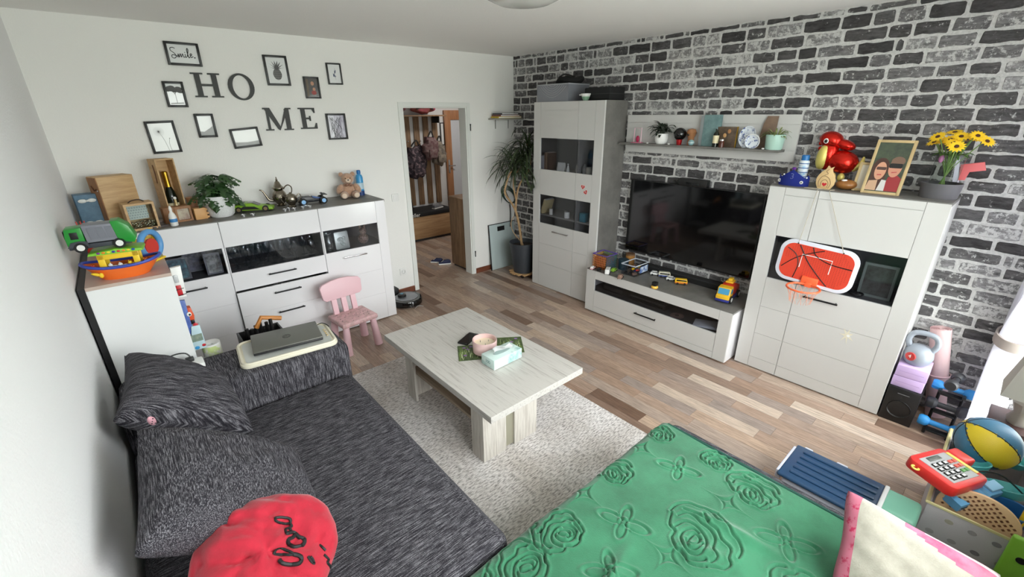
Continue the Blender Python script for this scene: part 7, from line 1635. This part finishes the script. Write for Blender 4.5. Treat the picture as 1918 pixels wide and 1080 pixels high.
# ------------------------------------------------------------------ blue lidded storage box
t = thing('underbed_box', 'flat clear storage box with ribbed dark blue lid', 'storage box', (2.642, .205, 0))
bm = BM(); box(bm, -.145, .145, -.18, .18, 0, .19, .02, 3); part('tub', bm, M('milky_clear_plastic', (206, 208, 222), .3), t)
m_nav = M('navy_lid_plastic', (38, 70, 104), .3); bm = BM(); box(bm, -.155, .155, -.19, .205, .19, .212, .012, 3); ld = part('lid', bm, m_nav, t)
for k in range(5):
    bm = BM(); x = -.10+k*.05; box(bm, x-.009, x+.009, -.17, .16, .21, .219, .004); part('lid_rib', bm, m_nav, ld)
for (x0, x1, y0, y1) in ((-.13, .13, .19, .215), (.15, .168, -.03, .02), (.15, .168, .13, .17)): bm = BM(); box(bm, x0, x1, y0, y1, .155, .208, .006); part('clip_handle', bm, M('milky_clear_plastic', (0, 0, 0)), t)
# ------------------------------------------------------------------ toy basket and its contents
t = thing('toy_basket', 'grey dotted fabric basket crammed with toys', 'basket', (2.86, -.27, 0))
bx0, bx1, by0, by1, bz = -.29, .40, -.145, .145, .385
m_fab = M('light_grey_fabric', (188, 182, 186), .85, bump=.2, bs=300); bm = BM(); w_ = .012
for q in ((bx0, bx0+w_, by0, by1), (bx1-w_, bx1, by0, by1), (bx0+w_, bx1-w_, by0, by0+w_), (bx0+w_, bx1-w_, by1-w_, by1)): box(bm, q[0], q[1], q[2], q[3], 0, bz, .003)
box(bm, bx0+w_, bx1-w_, by0+w_, by1-w_, .0, .01); bk_ = part('fabric_walls', bm, m_fab, t)
bm = BM(); tube(bm, [(bx0, by0, bz), (bx1, by0, bz), (bx1, by1, bz), (bx0, by1, bz)], .008, 6, True); part('rim', bm, M('cream_piping', (226, 214, 160), .7), t)
rr = random.Random(77); m_dot = [M('dot_dark', (130, 124, 130), .85), M('dot_mid', (160, 154, 156), .85), M('dot_warm', (170, 164, 150), .85)]
k = 0
for i in range(4):
    for j in range(4):
        bm = BM(); y = by0+.04+i*.07+(.03 if j % 2 else 0); z = .08+j*.085
        if y > by1-.02: continue
        prism(bm, circ(.014, 14, 0, 0, .011), -.0008, .0002, Matrix.Translation((bx0, y, z))@Matrix.Rotation(-PI/2, 4, 'Z')); part('dot', bm, m_dot[k % 3], t, False); k += 1
# waffle half disc
t = thing('waffle_disc', 'half round toy disc with woven waffle pattern in the basket', 'toy', (2.612, -.27, .28), rot=(0, .12, 0))
bm = BM(); n = 24; pts = [(.125*math.cos(a), .105+.10*math.sin(a)) for a in [PI*i/n for i in range(n+1)]]; pts = [(.125, .0)]+pts+[(-.125, .0)]
prism(bm, pts, -.008, .008, Matrix.Rotation(-PI/2, 4, 'Z'), bev=.004); part('disc', bm, M('peach_wood', (222, 186, 144), .5), t)
bm = BM()
for i in range(-8, 9):
    for j in range(0, 9):
        if (i+j) % 2: continue
        a, b = i*.0128, .10+j*.0108
        if (a/.108)**2+((b-.105)/.084)**2 < 1: prism(bm, [(a-.0058, b), (a, b-.0052), (a+.0058, b), (a, b+.0052)], -.0105, -.007, Matrix.Rotation(-PI/2, 4, 'Z'))
part('waffle_squares', bm, M('brown_weave', (112, 70, 44), .7), t, False, kind='stuff')
# ball
bc = at(1853, 828, 'x', 3.10)
t = thing('play_ball', 'blue and yellow basketball in the toy basket', 'ball', (3.105, -.245, .465))
R0 = .118; bm = BM(); ell(bm, (0, 0, 0), R0, 40)
v1 = Vector((.25, .55, .78)).normalized(); v2 = Vector((-.62, .45, .1)).normalized()
me_cols = [M('ball_blue', (66, 118, 150), .45, bump=.2, bs=400), M('ball_yellow', (216, 190, 40), .45, bump=.2, bs=400)]
Qb = Matrix.Rotation(.9, 3, Vector((1, .2, .1)))
for f in bm.faces:
    d = (Qb@f.calc_center_median()).normalized(); lon = math.atan2(d.y, d.x); f.material_index = 1 if int((lon+PI)/(2*PI)*6) % 3 == 0 else 0
o = part('ball_skin', bm, me_cols, t, 'all')
bm = BM()
for k in range(6):
    a = -PI+k*PI/3; pts = []
    for j in range(25):
        ph = PI*j/24; d = Vector((math.cos(a)*math.sin(ph), math.sin(a)*math.sin(ph), math.cos(ph))); pts.append(Qb.inverted()@d*R0)
    tube(bm, pts, .0022, 5)
part('seams', bm, m_black, t)
# toy card terminal
C4 = [at(a, b, 'z', .52) for a, b in ((1722, 860), (1788, 838), (1826, 888), (1752, 920))]
cc = sum(C4, Vector())/4; ux = ((C4[1]-C4[0])+(C4[2]-C4[3]))/2; uy = ((C4[0]-C4[3])+(C4[1]-C4[2]))/2; Wt, Ht = ux.length, uy.length
t = thing('toy_cash_terminal', 'red toy card terminal with grey keypad on the basket heap', 'toy', (cc.x, cc.y, .475), rot=(.10, 0.10, math.atan2(ux.y, ux.x)))
bm = BM(); prism(bm, rrect(Wt, Ht, .03, 5), 0, .05, Matrix.Rotation(-PI/2, 4, 'X')@Matrix.Translation((0, -.05, 0)), bev=.008); m_red = M('toy_red_gloss', (206, 44, 40), .35)
part('housing', bm, m_red, t)
def onface(nm, x0, x1, y0, y1, mat, z=.05, h=.004, par=None): bm = BM(); box(bm, x0*Wt, x1*Wt, y0*Ht, y1*Ht, z, z+h, .0015); return part(nm, bm, mat, par or t)
kp = onface('keypad_panel', -.36, .36, -.36, .36, M('keypad_grey', (168, 168, 170), .5), .049, .003)
onface('display', -.22, .12, .22, .33, M('lcd_olive', (70, 74, 66), .3), .052, .002)
for i in range(3):
    for j in range(4):
        kk = onface('key', -.30+i*.14, -.205+i*.14, .06-j*.125, .155-j*.125, m_black, .052, .006, kp); 
        bm = BM(); box(bm, (-.285+i*.14)*Wt, (-.22+i*.14)*Wt, (.08-j*.125)*Ht, (.135-j*.125)*Ht, .058, .0586); part('key_face', bm, m_white, t, False)
for i in range(2):
    for j in range(3): onface('colour_key', .13+i*.11, .21+i*.11, .06-j*.13, .14-j*.13, M('key_red', (206, 84, 70), .4) if j < 2 else M('key_green', (90, 150, 80), .4), .052, .006, kp)
onface('yellow_card', .37, .45, -.3, .34, M('pale_yellow', (226, 206, 100), .4), .05, .003)
bm = BM(); box(bm, .5*Wt, .82*Wt, -.02*Ht, .42*Ht, .01, .05, .01, 3); part('scanner_head', bm, m_red, t)
bm = BM(); tube(bm, smoothpath([(.5*Wt, -.2*Ht, .03), (.75*Wt, -.3*Ht, .04), (1.0*Wt, -.5*Ht, .03), (1.2*Wt, -.9*Ht, -.02)], 5), .0035, 6); part('cable', bm, m_black, t)
bm = BM(); torus(bm, (-.53*Wt, .25*Ht, .03), .012, .004, 18, 6, (0, 0, 1)); part('yellow_clip', bm, M('pale_yellow', (0, 0, 0)), t)
# teal toy dishes
m_teal = M('teal_toy_plastic', (78, 168, 170), .4)
for k, (x, y, z, r, rx, ry, lab) in enumerate(((2.945, -.215, .395, .072, -.25, .2, 'teal toy pan next to the ball in the basket'), (2.85, -.335, .395, .075, -.2, .3, 'larger teal toy dish at the basket wall'), (3.19, -.355, .36, .05, 0, .0, 'small teal toy pot behind the ball'))):
    t = thing('toy_dish', lab, 'toy dish', (x, y, z), rot=(rx, ry, 0)); bm = BM(); lathe(bm, [(0, 0), (r*.8, 0), (r, .03), (r*1.02, .034), (r*.94, .034), (r*.76, .006), (0, .006)], 32); part('dish', bm, m_teal, t); bm = BM(); torus(bm, (0, 0, .034), r, .003, 32, 6); part('rim', bm, m_teal, t)
t = thing('beige_pebble', 'grey speckled plush corner sticking out of the basket', 'plush toy', (3.20, -.155, .30)); bm = BM(); ell(bm, (0, 0, .03), (.06, .03, .05), 16); part('body', bm, M('grey_speckled_plush', (150, 148, 150), .9, col2=(110, 110, 112), vs=40), t); bm = BM(); ell(bm, (-.02, -.01, .075), (.014, .008, .012), 10); part('ear', bm, MATS['grey_speckled_plush'], t)
t = thing('blue_toy_gun', 'light blue plastic toy register drawer below the red terminal', 'toy', (2.69, -.235, .40), rot=(.2, -.1, -.5)); bm = BM(); prism(bm, [(-.10, 0), (.09, 0), (.12, .03), (.11, .05), (.05, .055), (.04, .045), (-.10, .04)], -.03, .03, bev=.004); part('body', bm, M('light_blue_toy', (98, 160, 204), .4), t); bm = BM(); box(bm, -.09, .02, -.032, -.029, .018, .022); part('slot', bm, m_black, t, False); bm = BM(); box(bm, .06, .12, -.02, .02, .05, .066, .004); part('end_block', bm, M('pale_blue_toy', (140, 190, 224), .4), t)
t = thing('toy_bucket', 'blue toy bucket with yellow spade handle in the basket', 'toy bucket', (2.72, -.355, .33)); bm = BM(); lathe(bm, [(0, 0), (.05, 0), (.062, .09), (.066, .093), (.058, .093), (.046, .008), (0, .008)], 28); part('bucket', bm, M('deep_blue_toy', (38, 98, 158), .4), t); bm = BM(); box(bm, -.05, -.032, -.04, -.022, .05, .19, .004); box(bm, -.065, -.017, -.04, -.022, .18, .2, .005); part('spade_handle', bm, m_ye, t)
t = thing('lime_toy', 'lime green plastic toy board leaning beside the basket', 'toy', (2.52, -.405, 0)); bm = BM(); box(bm, -.012, .012, -.045, .045, 0, .45, .008, 3); part('board', bm, M('lime_board', (132, 188, 62), .4), t); bm = BM(); cyl(bm, (-.014, 0, .36), (.014, 0, .36), .014, n=16); part('hole_ring', bm, m_black, t)
# green cooler box
t = thing('green_box', 'sage green plastic box with grey edge by the basket', 'box', (2.475, -.052, 0), 0); bm = BM(); box(bm, -.085, .085, -.066, .062, 0, .375, .022, 4); part('body', bm, M('sage_green_plastic', (106, 158, 138), .4), t); bm = BM(); box(bm, -.087, .087, .048, .066, .3, .378, .006); part('grey_edge', bm, M('light_grey_edge', (190, 190, 190), .5), t)
# ------------------------------------------------------------------ cushions on the sofa
m_fs = streak_mat('charcoal_melange_cushion', (380, 16, 380)); m_fs2 = streak_mat('charcoal_melange_cushion_turned', (16, 400, 16))
bm = BM(); o_ = Vector((.3, 2.25, .66))
cr = [Vector((.10, 2.70, .83)), Vector((.05, 2.02, .85)), Vector((.50, 2.12, .49)), Vector((.46, 2.44, .64))]
quadpillow(bm, *[c-o_ for c in cr], .24, 34, p=.36, wrinkle=.006, seed=3, pinch=.05, rnd_c=.05)
solo('sofa_cushion', bm, m_fs2, 'charcoal cushion squeezed between wall and armrest', 'cushion', o_, smooth='all')
bm = BM(); o_ = Vector((.34, 1.57, .69))
cr = [Vector((.125, 1.82, .90)), Vector((.085, 1.24, .86)), Vector((.57, 1.36, .47)), Vector((.60, 1.85, .50))]
quadpillow(bm, *[c-o_ for c in cr], .24, 34, p=.36, wrinkle=.006, seed=5, pinch=.05, rnd_c=.05)
solo('sofa_cushion', bm, m_fs, 'charcoal cushion leaning on the wall beside the red hoodie', 'cushion', o_, smooth='all')
p = at(260, 812, 'x', .17)
t = thing('pink_sock', 'pink dotted cloth tip tucked behind the cushion', 'cloth', (.175, 1.86, .885), rot=(.5, -.3, .3)); bm = BM(); ell(bm, (0, 0, 0), (.012, .008, .034), 12); part('cloth', bm, M('pink_cloth', (216, 160, 172), .85), t)
for k in range(4): bm = BM(); ell(bm, (.006*math.cos(k*1.7), -.007, .02-.012*k), .0025, 6); part('dot', bm, m_black, t)
# red hoodie
from mathutils.bvhtree import BVHTree
from mathutils import noise as mnoise
C_ = at(497, 1052, 'z', .635); nrm = (Vector(CAM)-C_).normalized(); nrm = (nrm+Vector((.15, .05, .5))).normalized()
Qr = nrm.to_track_quat('Z', 'Y').to_matrix().to_4x4()
bm = BM(); r_ = bmesh.ops.create_uvsphere(bm, u_segments=72, v_segments=40, radius=1.0)
for v in bm.verts:
    d = v.co.copy(); lo_ = math.atan2(d.y, d.x); rad = 1+.06*math.sin(2*lo_+.8)+.05*math.sin(3*lo_+2.1)
    q = Vector((d.x*2.2, d.y*2.2, d.z*.8)); nz_ = mnoise.noise(q)*.5+mnoise.noise(q*2.3)*.25
    cre = sum(-a_*(1-abs(math.sin(fx*d.x+fy*d.y+2.6*nz_+ph_)))**4 for a_, fx, fy, ph_ in ((.022, 2.6, 4.2, .3), (.016, 5.1, 3.3, 1.4), (.012, 7.2, 7.4, .8), (.010, -3.2, 5.4, 2.0)))
    v.co = Vector((d.x*.205*rad*(1+.10*nz_), d.y*.215*rad*(1+.10*nz_), d.z*.105*(1+.35*nz_)+(cre+.02*nz_)*max(0, d.z)**.5))
bmesh.ops.transform(bm, matrix=Qr, verts=bm.verts)
for v in bm.verts: v.co.z = max(v.co.z, SZ+.012-C_.z)
bm.normal_update(); bvh = BVHTree.FromBMesh(bm)
t = thing('red_hoodie', 'crumpled red hoodie with black script lettering on the sofa', 'clothing', C_)
hd = part('cloth', bm, M('red_jersey', (190, 26, 52), .85, col2=(170, 20, 44), vs=12, bump=.25, bs=220, sheen=.3), t, 'all')
gl = [[(830, 655), (880, 648), (938, 662), (938, 690), (880, 692), (838, 676), (830, 655)], [(940, 690), (950, 712), (935, 726), (905, 738), (915, 765), (945, 748), (930, 728)], [(915, 770), (960, 760), (1000, 790), (1042, 812), (1030, 850), (970, 866), (930, 842), (922, 810), (955, 795), (985, 770)], [(820, 912), (850, 878), (900, 884), (965, 915), (905, 918), (822, 914)], [(965, 915), (1018, 935), (1010, 978), (955, 988), (890, 982), (862, 955)], [(1068, 930), (1098, 975), (1112, 985), (1100, 950), (1085, 935)], [(1150, 850), (1170, 866), (1192, 888)], [(1183, 920), (1215, 955), (1205, 975), (1225, 1000), (1230, 1028)]]
for k, g_ in enumerate(gl):
    pts = []
    for (a, b) in sp(g_, 5):
        px_, py_ = 300+a*.2593, 800+b*.2593; d = RT*((px_-959)/F)-UP*((py_-540)/F)+FW
        hit = bvh.ray_cast(Vector(CAM)-C_, d.normalized())
        if hit[0] is not None: pts.append(hit[0]+hit[1]*.001)
    if len(pts) > 2: bm = BM(); tube(bm, pts, .0042 if k not in (2, 4) else .0062, 6); part('script_stroke', bm, m_ink, hd)
# ------------------------------------------------------------------ lap tray and laptop on the armrest
TZ_ = .6155
t = thing('lap_tray', 'cream plastic lap tray lying on the armrest', 'tray', (.83, 2.68, TZ_), -.10)
m_cream = M('cream_plastic', (232, 226, 206), .4)
bm = BM(); prism(bm, rrect(.53, .335, .05, 6), 0, .022, Matrix.Rotation(-PI/2, 4, 'X')@Matrix.Translation((0, -.022, 0)), bev=.006); part('base', bm, m_cream, t)
bm = BM(); pts = [(x, z, .024) for x, z in rrect(.505, .31, .045, 6)]; tube(bm, pts, .008, 6, True); part('raised_rim', bm, m_cream, t)
bm = BM(); prism(bm, rrect(.47, .275, .03, 5), 0, .002, Matrix.Rotation(-PI/2, 4, 'X')@Matrix.Translation((0, -.024, 0))); part('grey_inlay', bm, M('pale_grey_inlay', (206, 208, 204), .5), t, False)
for k in range(4): bm = BM(); lathe(bm, [(0, .0), (.007, 0), (.006, .004), (0, .005)], 12, Matrix.Translation((.225, .04-.03*k, .026))); part('button', bm, M('amber_button', (206, 180, 130), .4), t)
t = thing('laptop', 'closed grey laptop lying on the cream lap tray', 'laptop', (.838, 2.705, TZ_+.034), -.15)
m_lap = M('laptop_grey', (112, 112, 106), .38, .35)
bm = BM(); box(bm, -.188, .188, -.128, .128, 0, .013, .004); part('base', bm, M('laptop_black', (38, 38, 40), .4), t)
bm = BM(); box(bm, -.189, .189, -.130, .128, .0145, .024, .004, 3); ld = part('lid', bm, m_lap, t)
bm = BM(); torus(bm, (.0, -.005, .0243), .022, .0016, 32, 5, (0, 0, 1), squash=1.0); part('logo_ring', bm, M('logo_dark', (50, 50, 48), .3, .6), ld)
bm = text_bm('DELL', .016, .0004, mat=Matrix.Translation((0, -.005, .0244))@Matrix.Rotation(-PI/2, 4, 'X')); part('logo_letters', bm, MATS['logo_dark'], ld, False)
bm = BM(); box(bm, -.1, .1, .125, .132, .006, .018, .002); part('hinge', bm, M('laptop_black', (0, 0, 0)), t)
bm = BM(); tube(bm, smoothpath([(.185, .09, .006), (.22, .10, .01), (.245, .08, .002), (.255, .05, -.004)], 5), .003, 6); part('charging_cable', bm, m_black, t)
# ------------------------------------------------------------------ green blanket with embossed roses
bx0_, bx1_ = .45, 2.135; ylen0, yedge = -.40, .845
nx, ny = 600, 540; xs = np.linspace(bx0_, bx1_, nx); s_all = np.linspace(ylen0, yedge+.0785+.25, ny)
X, Sg = np.meshgrid(xs, s_all); hgt = np.zeros_like(X)
rb = random.Random(12)
def groove(d, wd, dep): 
    return -dep*np.exp(-(d/wd)**2)+dep*.55*np.exp(-((d-wd*2.0)/(wd*1.2))**2)
def bp(px, py): v = at(px, py, 'z', SZ+.01); return v.x, v.y
ROSE = [[(945, 480), (935, 530), (960, 560), (945, 590), (965, 640), (1000, 665), (1020, 700), (1060, 715), (1100, 720)], [(940, 470), (970, 445), (1020, 440), (1060, 455), (1100, 470), (1130, 490), (1150, 520), (1190, 540), (1215, 580), (1245, 610), (1260, 650), (1245, 680)], [(1100, 470), (1150, 490), (1185, 530)], [(1090, 490), (1110, 530), (1150, 560), (1170, 600), (1210, 640), (1200, 680), (1210, 710), (1180, 730), (1140, 722), (1100, 720)], [(975, 490), (1010, 480), (1050, 500), (1080, 530), (1120, 560), (1140, 600), (1130, 640), (1150, 680), (1120, 700)], [(960, 540), (1000, 520), (1040, 530), (1075, 560), (1100, 600), (1095, 640), (1070, 668), (1030, 664), (1000, 635), (985, 592), (1000, 560), (1040, 552), (1066, 572)], [(1030, 590), (1050, 575), (1072, 597), (1060, 622), (1035, 627), (1018, 610), (1030, 590)], [(1008, 600), (1020, 642), (1058, 650), (1084, 622)], [(1000, 465), (1060, 490), (1110, 520)], [(985, 650), (1010, 680), (1060, 692), (1095, 690)]]
_c = Vector(bp(860+1090*.417, 760+590*.417)+(0,)); ROSE = [[Vector(bp(860+a*.417, 760+b*.417)+(0,))-_c for a, b in st] for st in ROSE]
def stroke(pts, wd, dep):
    """press one drawn line into the pile"""
    global hgt
    p = np.array([(v.x, v.y) for v in pts]); i0, i1 = np.searchsorted(xs, [p[:, 0].min()-.03, p[:, 0].max()+.03]); j0, j1 = np.searchsorted(s_all, [p[:, 1].min()-.03, p[:, 1].max()+.03])
    if i1-i0 < 2 or j1-j0 < 2: return
    gx, gy = X[j0:j1, i0:i1], Sg[j0:j1, i0:i1]; best = np.full(gx.shape, 9.)
    for (ax, ay), (bx_, by_) in zip(p[:-1], p[1:]):
        ux_, uy_ = bx_-ax, by_-ay; L2 = ux_*ux_+uy_*uy_+1e-12; tt = np.clip(((gx-ax)*ux_+(gy-ay)*uy_)/L2, 0, 1); best = np.minimum(best, np.hypot(gx-ax-tt*ux_, gy-ay-tt*uy_))
    hgt[j0:j1, i0:i1] += -dep*np.exp(-(best/wd)**2)+dep*.3*np.exp(-((best-wd*2.4)/(wd*1.5))**2)
def rose(cx, cy, R_, rot):
    k = R_/.135; ca, sa = math.cos(rot), math.sin(rot)
    for st in ROSE:
        q = smoothpath([Vector((cx+k*(v.x*ca-v.y*sa), cy+k*(v.x*sa+v.y*ca), 0)) for v in st], 3); stroke(q, .0038, .0095)
def flower(cx, cy, R_, rot):
    global hgt
    for k in range(4):
        a = rot+k*PI/2; L_ = R_*(1.0 if k % 2 else .78); ex, ey = cx+math.cos(a)*L_*.55, cy+math.sin(a)*L_*.55
        u = (X-ex)*math.cos(a)+(Sg-ey)*math.sin(a); v = -(X-ex)*math.sin(a)+(Sg-ey)*math.cos(a)
        q = np.sqrt((u/(L_*.45))**2+(v/(L_*.22))**2); hgt = hgt+groove((q-1)*L_*.22, .004, .006)
    for k in range(4):
        a = rot+PI/4+k*PI/2; u = (X-cx)*math.cos(a)+(Sg-cy)*math.sin(a); v = -(X-cx)*math.sin(a)+(Sg-cy)*math.cos(a); hgt = hgt+groove(v, .0032, .0035)*((u > R_*.1) & (u < R_*.5))
    r = np.hypot(X-cx, Sg-cy); hgt = hgt+groove(r-R_*.12, .0035, .0055)
def diamond(cx, cy, R_):
    global hgt
    q = np.sqrt(np.abs((X-cx)/R_))+np.sqrt(np.abs((Sg-cy)/R_)); hgt = hgt+groove((q-1)*R_*.5, .0035, .0055)
for px, py, R_, ro in ((1152, 878, .085, .9), (1043, 990, .10, 2.2), (1318, 1006, .135, .0), (1414, 918, .10, .5), (965, 1060, .12, 2.8), (1239, 812, .06, .1), (1344, 862, .065, .9), (1500, 1120, .12, 2.2), (1200, 1150, .11, .3)):
    rose(*bp(px, py), R_, ro)
for px, py, R_, ro in ((1271, 877, .085, .35), (1168, 977, .095, .35), (1473, 1014, .10, .5), (1143, 1070, .09, .8)): flower(*bp(px, py), R_, ro)
for px, py in ((1200, 838), (1093, 922), (1362, 943), (1250, 1040)): diamond(*bp(px, py), .045)
for _ in range(6):
    cx, cy, a, L_ = rb.uniform(1.2, 2.0), rb.uniform(-.2, .7), rb.uniform(0, 3.1), rb.uniform(.06, .16); u = (X-cx)*math.cos(a)+(Sg-cy)*math.sin(a); v = -(X-cx)*math.sin(a)+(Sg-cy)*math.cos(a); hgt = hgt+.018*np.exp(-(u/L_)**2-(v/.024)**2)
hgt += .004*np.sin(X*7+Sg*3)*np.sin(Sg*6-1)
ez = .04; Y = np.where(Sg < yedge, Sg, np.where(Sg < yedge+ez*PI/2, yedge+ez*np.sin(np.clip((Sg-yedge)/ez, 0, PI/2)), yedge+ez+.012*np.sin(X*16)*np.clip((Sg-yedge-.0785)*4, 0, 1)+.006))
Z0 = SZ+.004; Zb = np.where(Sg < yedge, Z0, np.where(Sg < yedge+ez*PI/2, Z0-ez*(1-np.cos(np.clip((Sg-yedge)/ez, 0, PI/2))), Z0-ez-(Sg-yedge-ez*PI/2)))
wv = np.clip((yedge+ez*PI/2-Sg)/(ez*PI/2), 0, 1); Zf = Zb+(hgt+.006)*wv; Y = Y+(hgt+.006)*(1-wv)
co = np.stack([X.ravel(), Y.ravel(), Zf.ravel()], 1); org = np.array([1.3, .3, SZ])
idx = np.arange(nx*ny).reshape(ny, nx); fa = np.stack([idx[:-1, :-1].ravel(), idx[:-1, 1:].ravel(), idx[1:, 1:].ravel(), idx[1:, :-1].ravel()], 1)
me = bpy.data.meshes.new('blanket_cloth'); me.vertices.add(len(co)); me.vertices.foreach_set('co', (co-org).ravel().astype(np.float32)); me.loops.add(fa.size); me.loops.foreach_set('vertex_index', fa.ravel().astype(np.int32)); me.polygons.add(len(fa)); me.polygons.foreach_set('loop_start', np.arange(0, fa.size, 4, dtype=np.int32)); me.polygons.foreach_set('loop_total', np.full(len(fa), 4, dtype=np.int32)); me.update(calc_edges=True); me.validate()
me.polygons.foreach_set('use_smooth', [True]*len(me.polygons))
m_gb = M('emerald_plush', (24, 94, 62), .85, col2=(48, 124, 88), vs=4, bump=.35, bs=260, sheen=.4); me.materials.append(m_gb)
t = thing('green_blanket', 'emerald green plush blanket embossed with roses over the chaise', 'blanket', tuple(org))
o = bpy.data.objects.new('cloth', me); COL.objects.link(o); o.parent = t
bm = BM(); tube(bm, [(bx1_-org[0], y-org[1], SZ+.009-org[2]) for y in np.linspace(ylen0, yedge, 40)]+[(bx1_-org[0], yedge+.04-org[1], SZ-.03-org[2]), (bx1_-org[0], yedge+.05-org[1], SZ-.2-org[2])], .007, 8); part('hem', bm, M('dark_green_hem', (22, 74, 62), .8), t)
# ------------------------------------------------------------------ pale flowered cushion at the chaise end
A_ = at(1580, 905, 'z', .66); B_ = at(1890, 1075, 'x', 2.0); D_ = at(1546, 1100, 'z', .45); Cc = B_+(D_-A_)
bm = BM(); n = 40; o_ = Vector((1.9, -.1, .52)); quadpillow(bm, *[c-o_ for c in (A_, B_, Cc, D_)], -.16, n, p=.40, pinch=.05, wrinkle=.003, seed=9)
bm.faces.ensure_lookup_table()
for fi, f in enumerate(bm.faces):
    k = fi % (n*n); i, j = k//n, k % n; u, v = (i+.5)/n, (j+.5)/n
    if u < .12: f.material_index = 1
    c_ = .36+.10*math.sin(u*5.5-.4)
    if u > .42 and abs(v-(.03+.16*(u-.42)+.0)) < .05+.06*math.sin((u-.42)*5.2): f.material_index = 2
    if u > .55 and abs(v-(.02+.03*(u-.5))) < .02: f.material_index = 3
m_cu = M('cream_plush_cushion', (176, 171, 158), .9, col2=(162, 157, 144), vs=30, bump=.4, bs=260, sheen=.5); m_pb = M('pink_flower_border', (190, 106, 128), .85, col2=(176, 40, 80), vs=34, thr=(.55, .62)); m_mg = M('magenta_petal_print', (184, 64, 102), .85, col2=(208, 130, 154), vs=9); m_lp = M('pale_pink_petal_print', (226, 186, 196), .85)
solo('flower_cushion', bm, [m_cu, m_pb, m_mg, m_lp], 'cream cushion with pink flower print at the chaise end', 'cushion', o_, smooth='all')
# ------------------------------------------------------------------ things on the coffee table
TT = .46
def print_card(label, cx, cy, w, h, rot, seed):
    t = thing('photo_napkin', label, 'napkin', (cx, cy, TT), rot); bm = BM(); box(bm, -w/2, w/2, -h/2, h/2, .0003, .0018); part('paper', bm, M('dark_green_print', (52, 66, 40), .6, col2=(92, 110, 64), vs=26), t, False)
    rr = random.Random(seed)
    for nm, mt, cnt in (('grass_print', M('grass_print', (132, 158, 84), .6), 40), ('grass_print', M('pale_grass_print', (206, 214, 176), .6), 26)):
        bm = BM()
        for k in range(cnt):
            x = rr.uniform(-w*.46, w*.46); y = rr.uniform(-h*.46, h*.1); l = rr.uniform(.03, .08); y1 = min(y+l, h*.48); x1 = max(-w*.48, min(w*.48, x+rr.uniform(-.012, .012)))
            z = .0019+.00002*k; bm.faces.new([bm.verts.new(q) for q in ((x-.0016, y, z), (x+.0016, y, z), (x1+.0005, y1, z), (x1-.0005, y1, z))])
        part(nm, bm, mt, t, False, kind='stuff')
    for k in range(5):
        bm = BM(); x, y = rr.uniform(-w*.38, w*.38), rr.uniform(-h*.3, h*.38); prism(bm, circ(.012, 12, 0, 0, .009), 0, .0006, Matrix.Translation((x, y, .003))@Matrix.Rotation(PI/2, 4, 'X')); part('lavender_print', bm, M('lavender_print', (136, 104, 160), .6), t, False)
print_card('napkin with lavender meadow print beside the candle', 1.80, 2.075, .22, .20, -.55, 1)
print_card('napkin with lavender meadow print under the tissue box end', 2.03, 2.0, .20, .22, -.62, 2)
t = thing('jar_candle', 'pink glass jar candle with three wicks on the coffee table', 'candle', (1.853, 2.03, TT+.004))
bm = BM(); lathe(bm, [(0, 0), (.07, 0), (.08, .01), (.082, .09), (.08, .094), (.074, .09), (.073, .05)], 40); part('jar', bm, M('blush_glass', (216, 182, 180), .18, coat=.4), t)
bm = BM(); lathe(bm, [(0, .066), (.073, .064)], 32); part('wax', bm, M('cream_wax', (236, 222, 196), .45), t)
for k in range(3): a = 2*PI*k/3; bm = BM(); cyl(bm, (.032*math.cos(a), .032*math.sin(a), .064), (.032*math.cos(a), .032*math.sin(a), .078), .0016, n=6); part('wick', bm, m_black, t)
a_, b_2, c_2 = Vector((1.752, 1.805)), Vector((1.984, 1.812)), Vector((1.749, 1.932))
t = thing('tissue_box', 'mint marbled tissue box with tissue pulled up', 'tissue box', (1.868, 1.872, TT+.0045), .03)
bm = BM(); box(bm, -.117, .117, -.062, .062, 0, .066, .001); part('carton', bm, M('mint_marble_card', (206, 226, 222), .5, col2=(126, 172, 168), vs=9, thr=(.5, .66)), t)
bm = BM(); prism(bm, circ(.07, 24, 0, 0, .022), 0, .0006, Matrix.Translation((0, 0, .0668))@Matrix.Rotation(PI/2, 4, 'X')); part('slot', bm, M('slot_shade', (150, 170, 168), .6), t, False)
bm = text_bm('100', .032, .0003, mat=Matrix.Translation((-.1175, 0, .036))@Matrix.Rotation(-PI/2, 4, 'Z')); part('lettering', bm, M('teal_print', (110, 150, 150), .6), t, False)
bm = BM(); n = 14; g = []
for i in range(n+1):
    row = []
    for j in range(n+1):
        u, v = i/n, j/n; row.append(bm.verts.new((-.07+.135*u+.012*math.sin(5*v), .018*math.sin(PI*u*1.3+v*2.2)*(1-.2*v)-.02*v, .066+.062*v*(1-.55*abs(u-.35)**1.2)+.006*math.sin(9*u))))
    g.append(row)
for i in range(n):
    for j in range(n): bm.faces.new((g[i][j], g[i+1][j], g[i+1][j+1], g[i][j+1]))
bmesh.ops.solidify(bm, geom=bm.faces[:], thickness=.0015); part('tissue', bm, M('white_tissue', (244, 244, 244), .9), t, 'all')
t = thing('phone_case', 'black phone wallet lying beside the candle', 'phone', (1.875, 2.25, TT), .42); bm = BM(); prism(bm, rrect(.17, .08, .008, 4), 0, .009, Matrix.Rotation(-PI/2, 4, 'X')@Matrix.Translation((0, -.009, 0)), bev=.002); part('case', bm, m_black, t); bm = BM(); box(bm, -.075, .078, -.034, .034, .009, .0096); part('screen', bm, m_blackg, t, False)
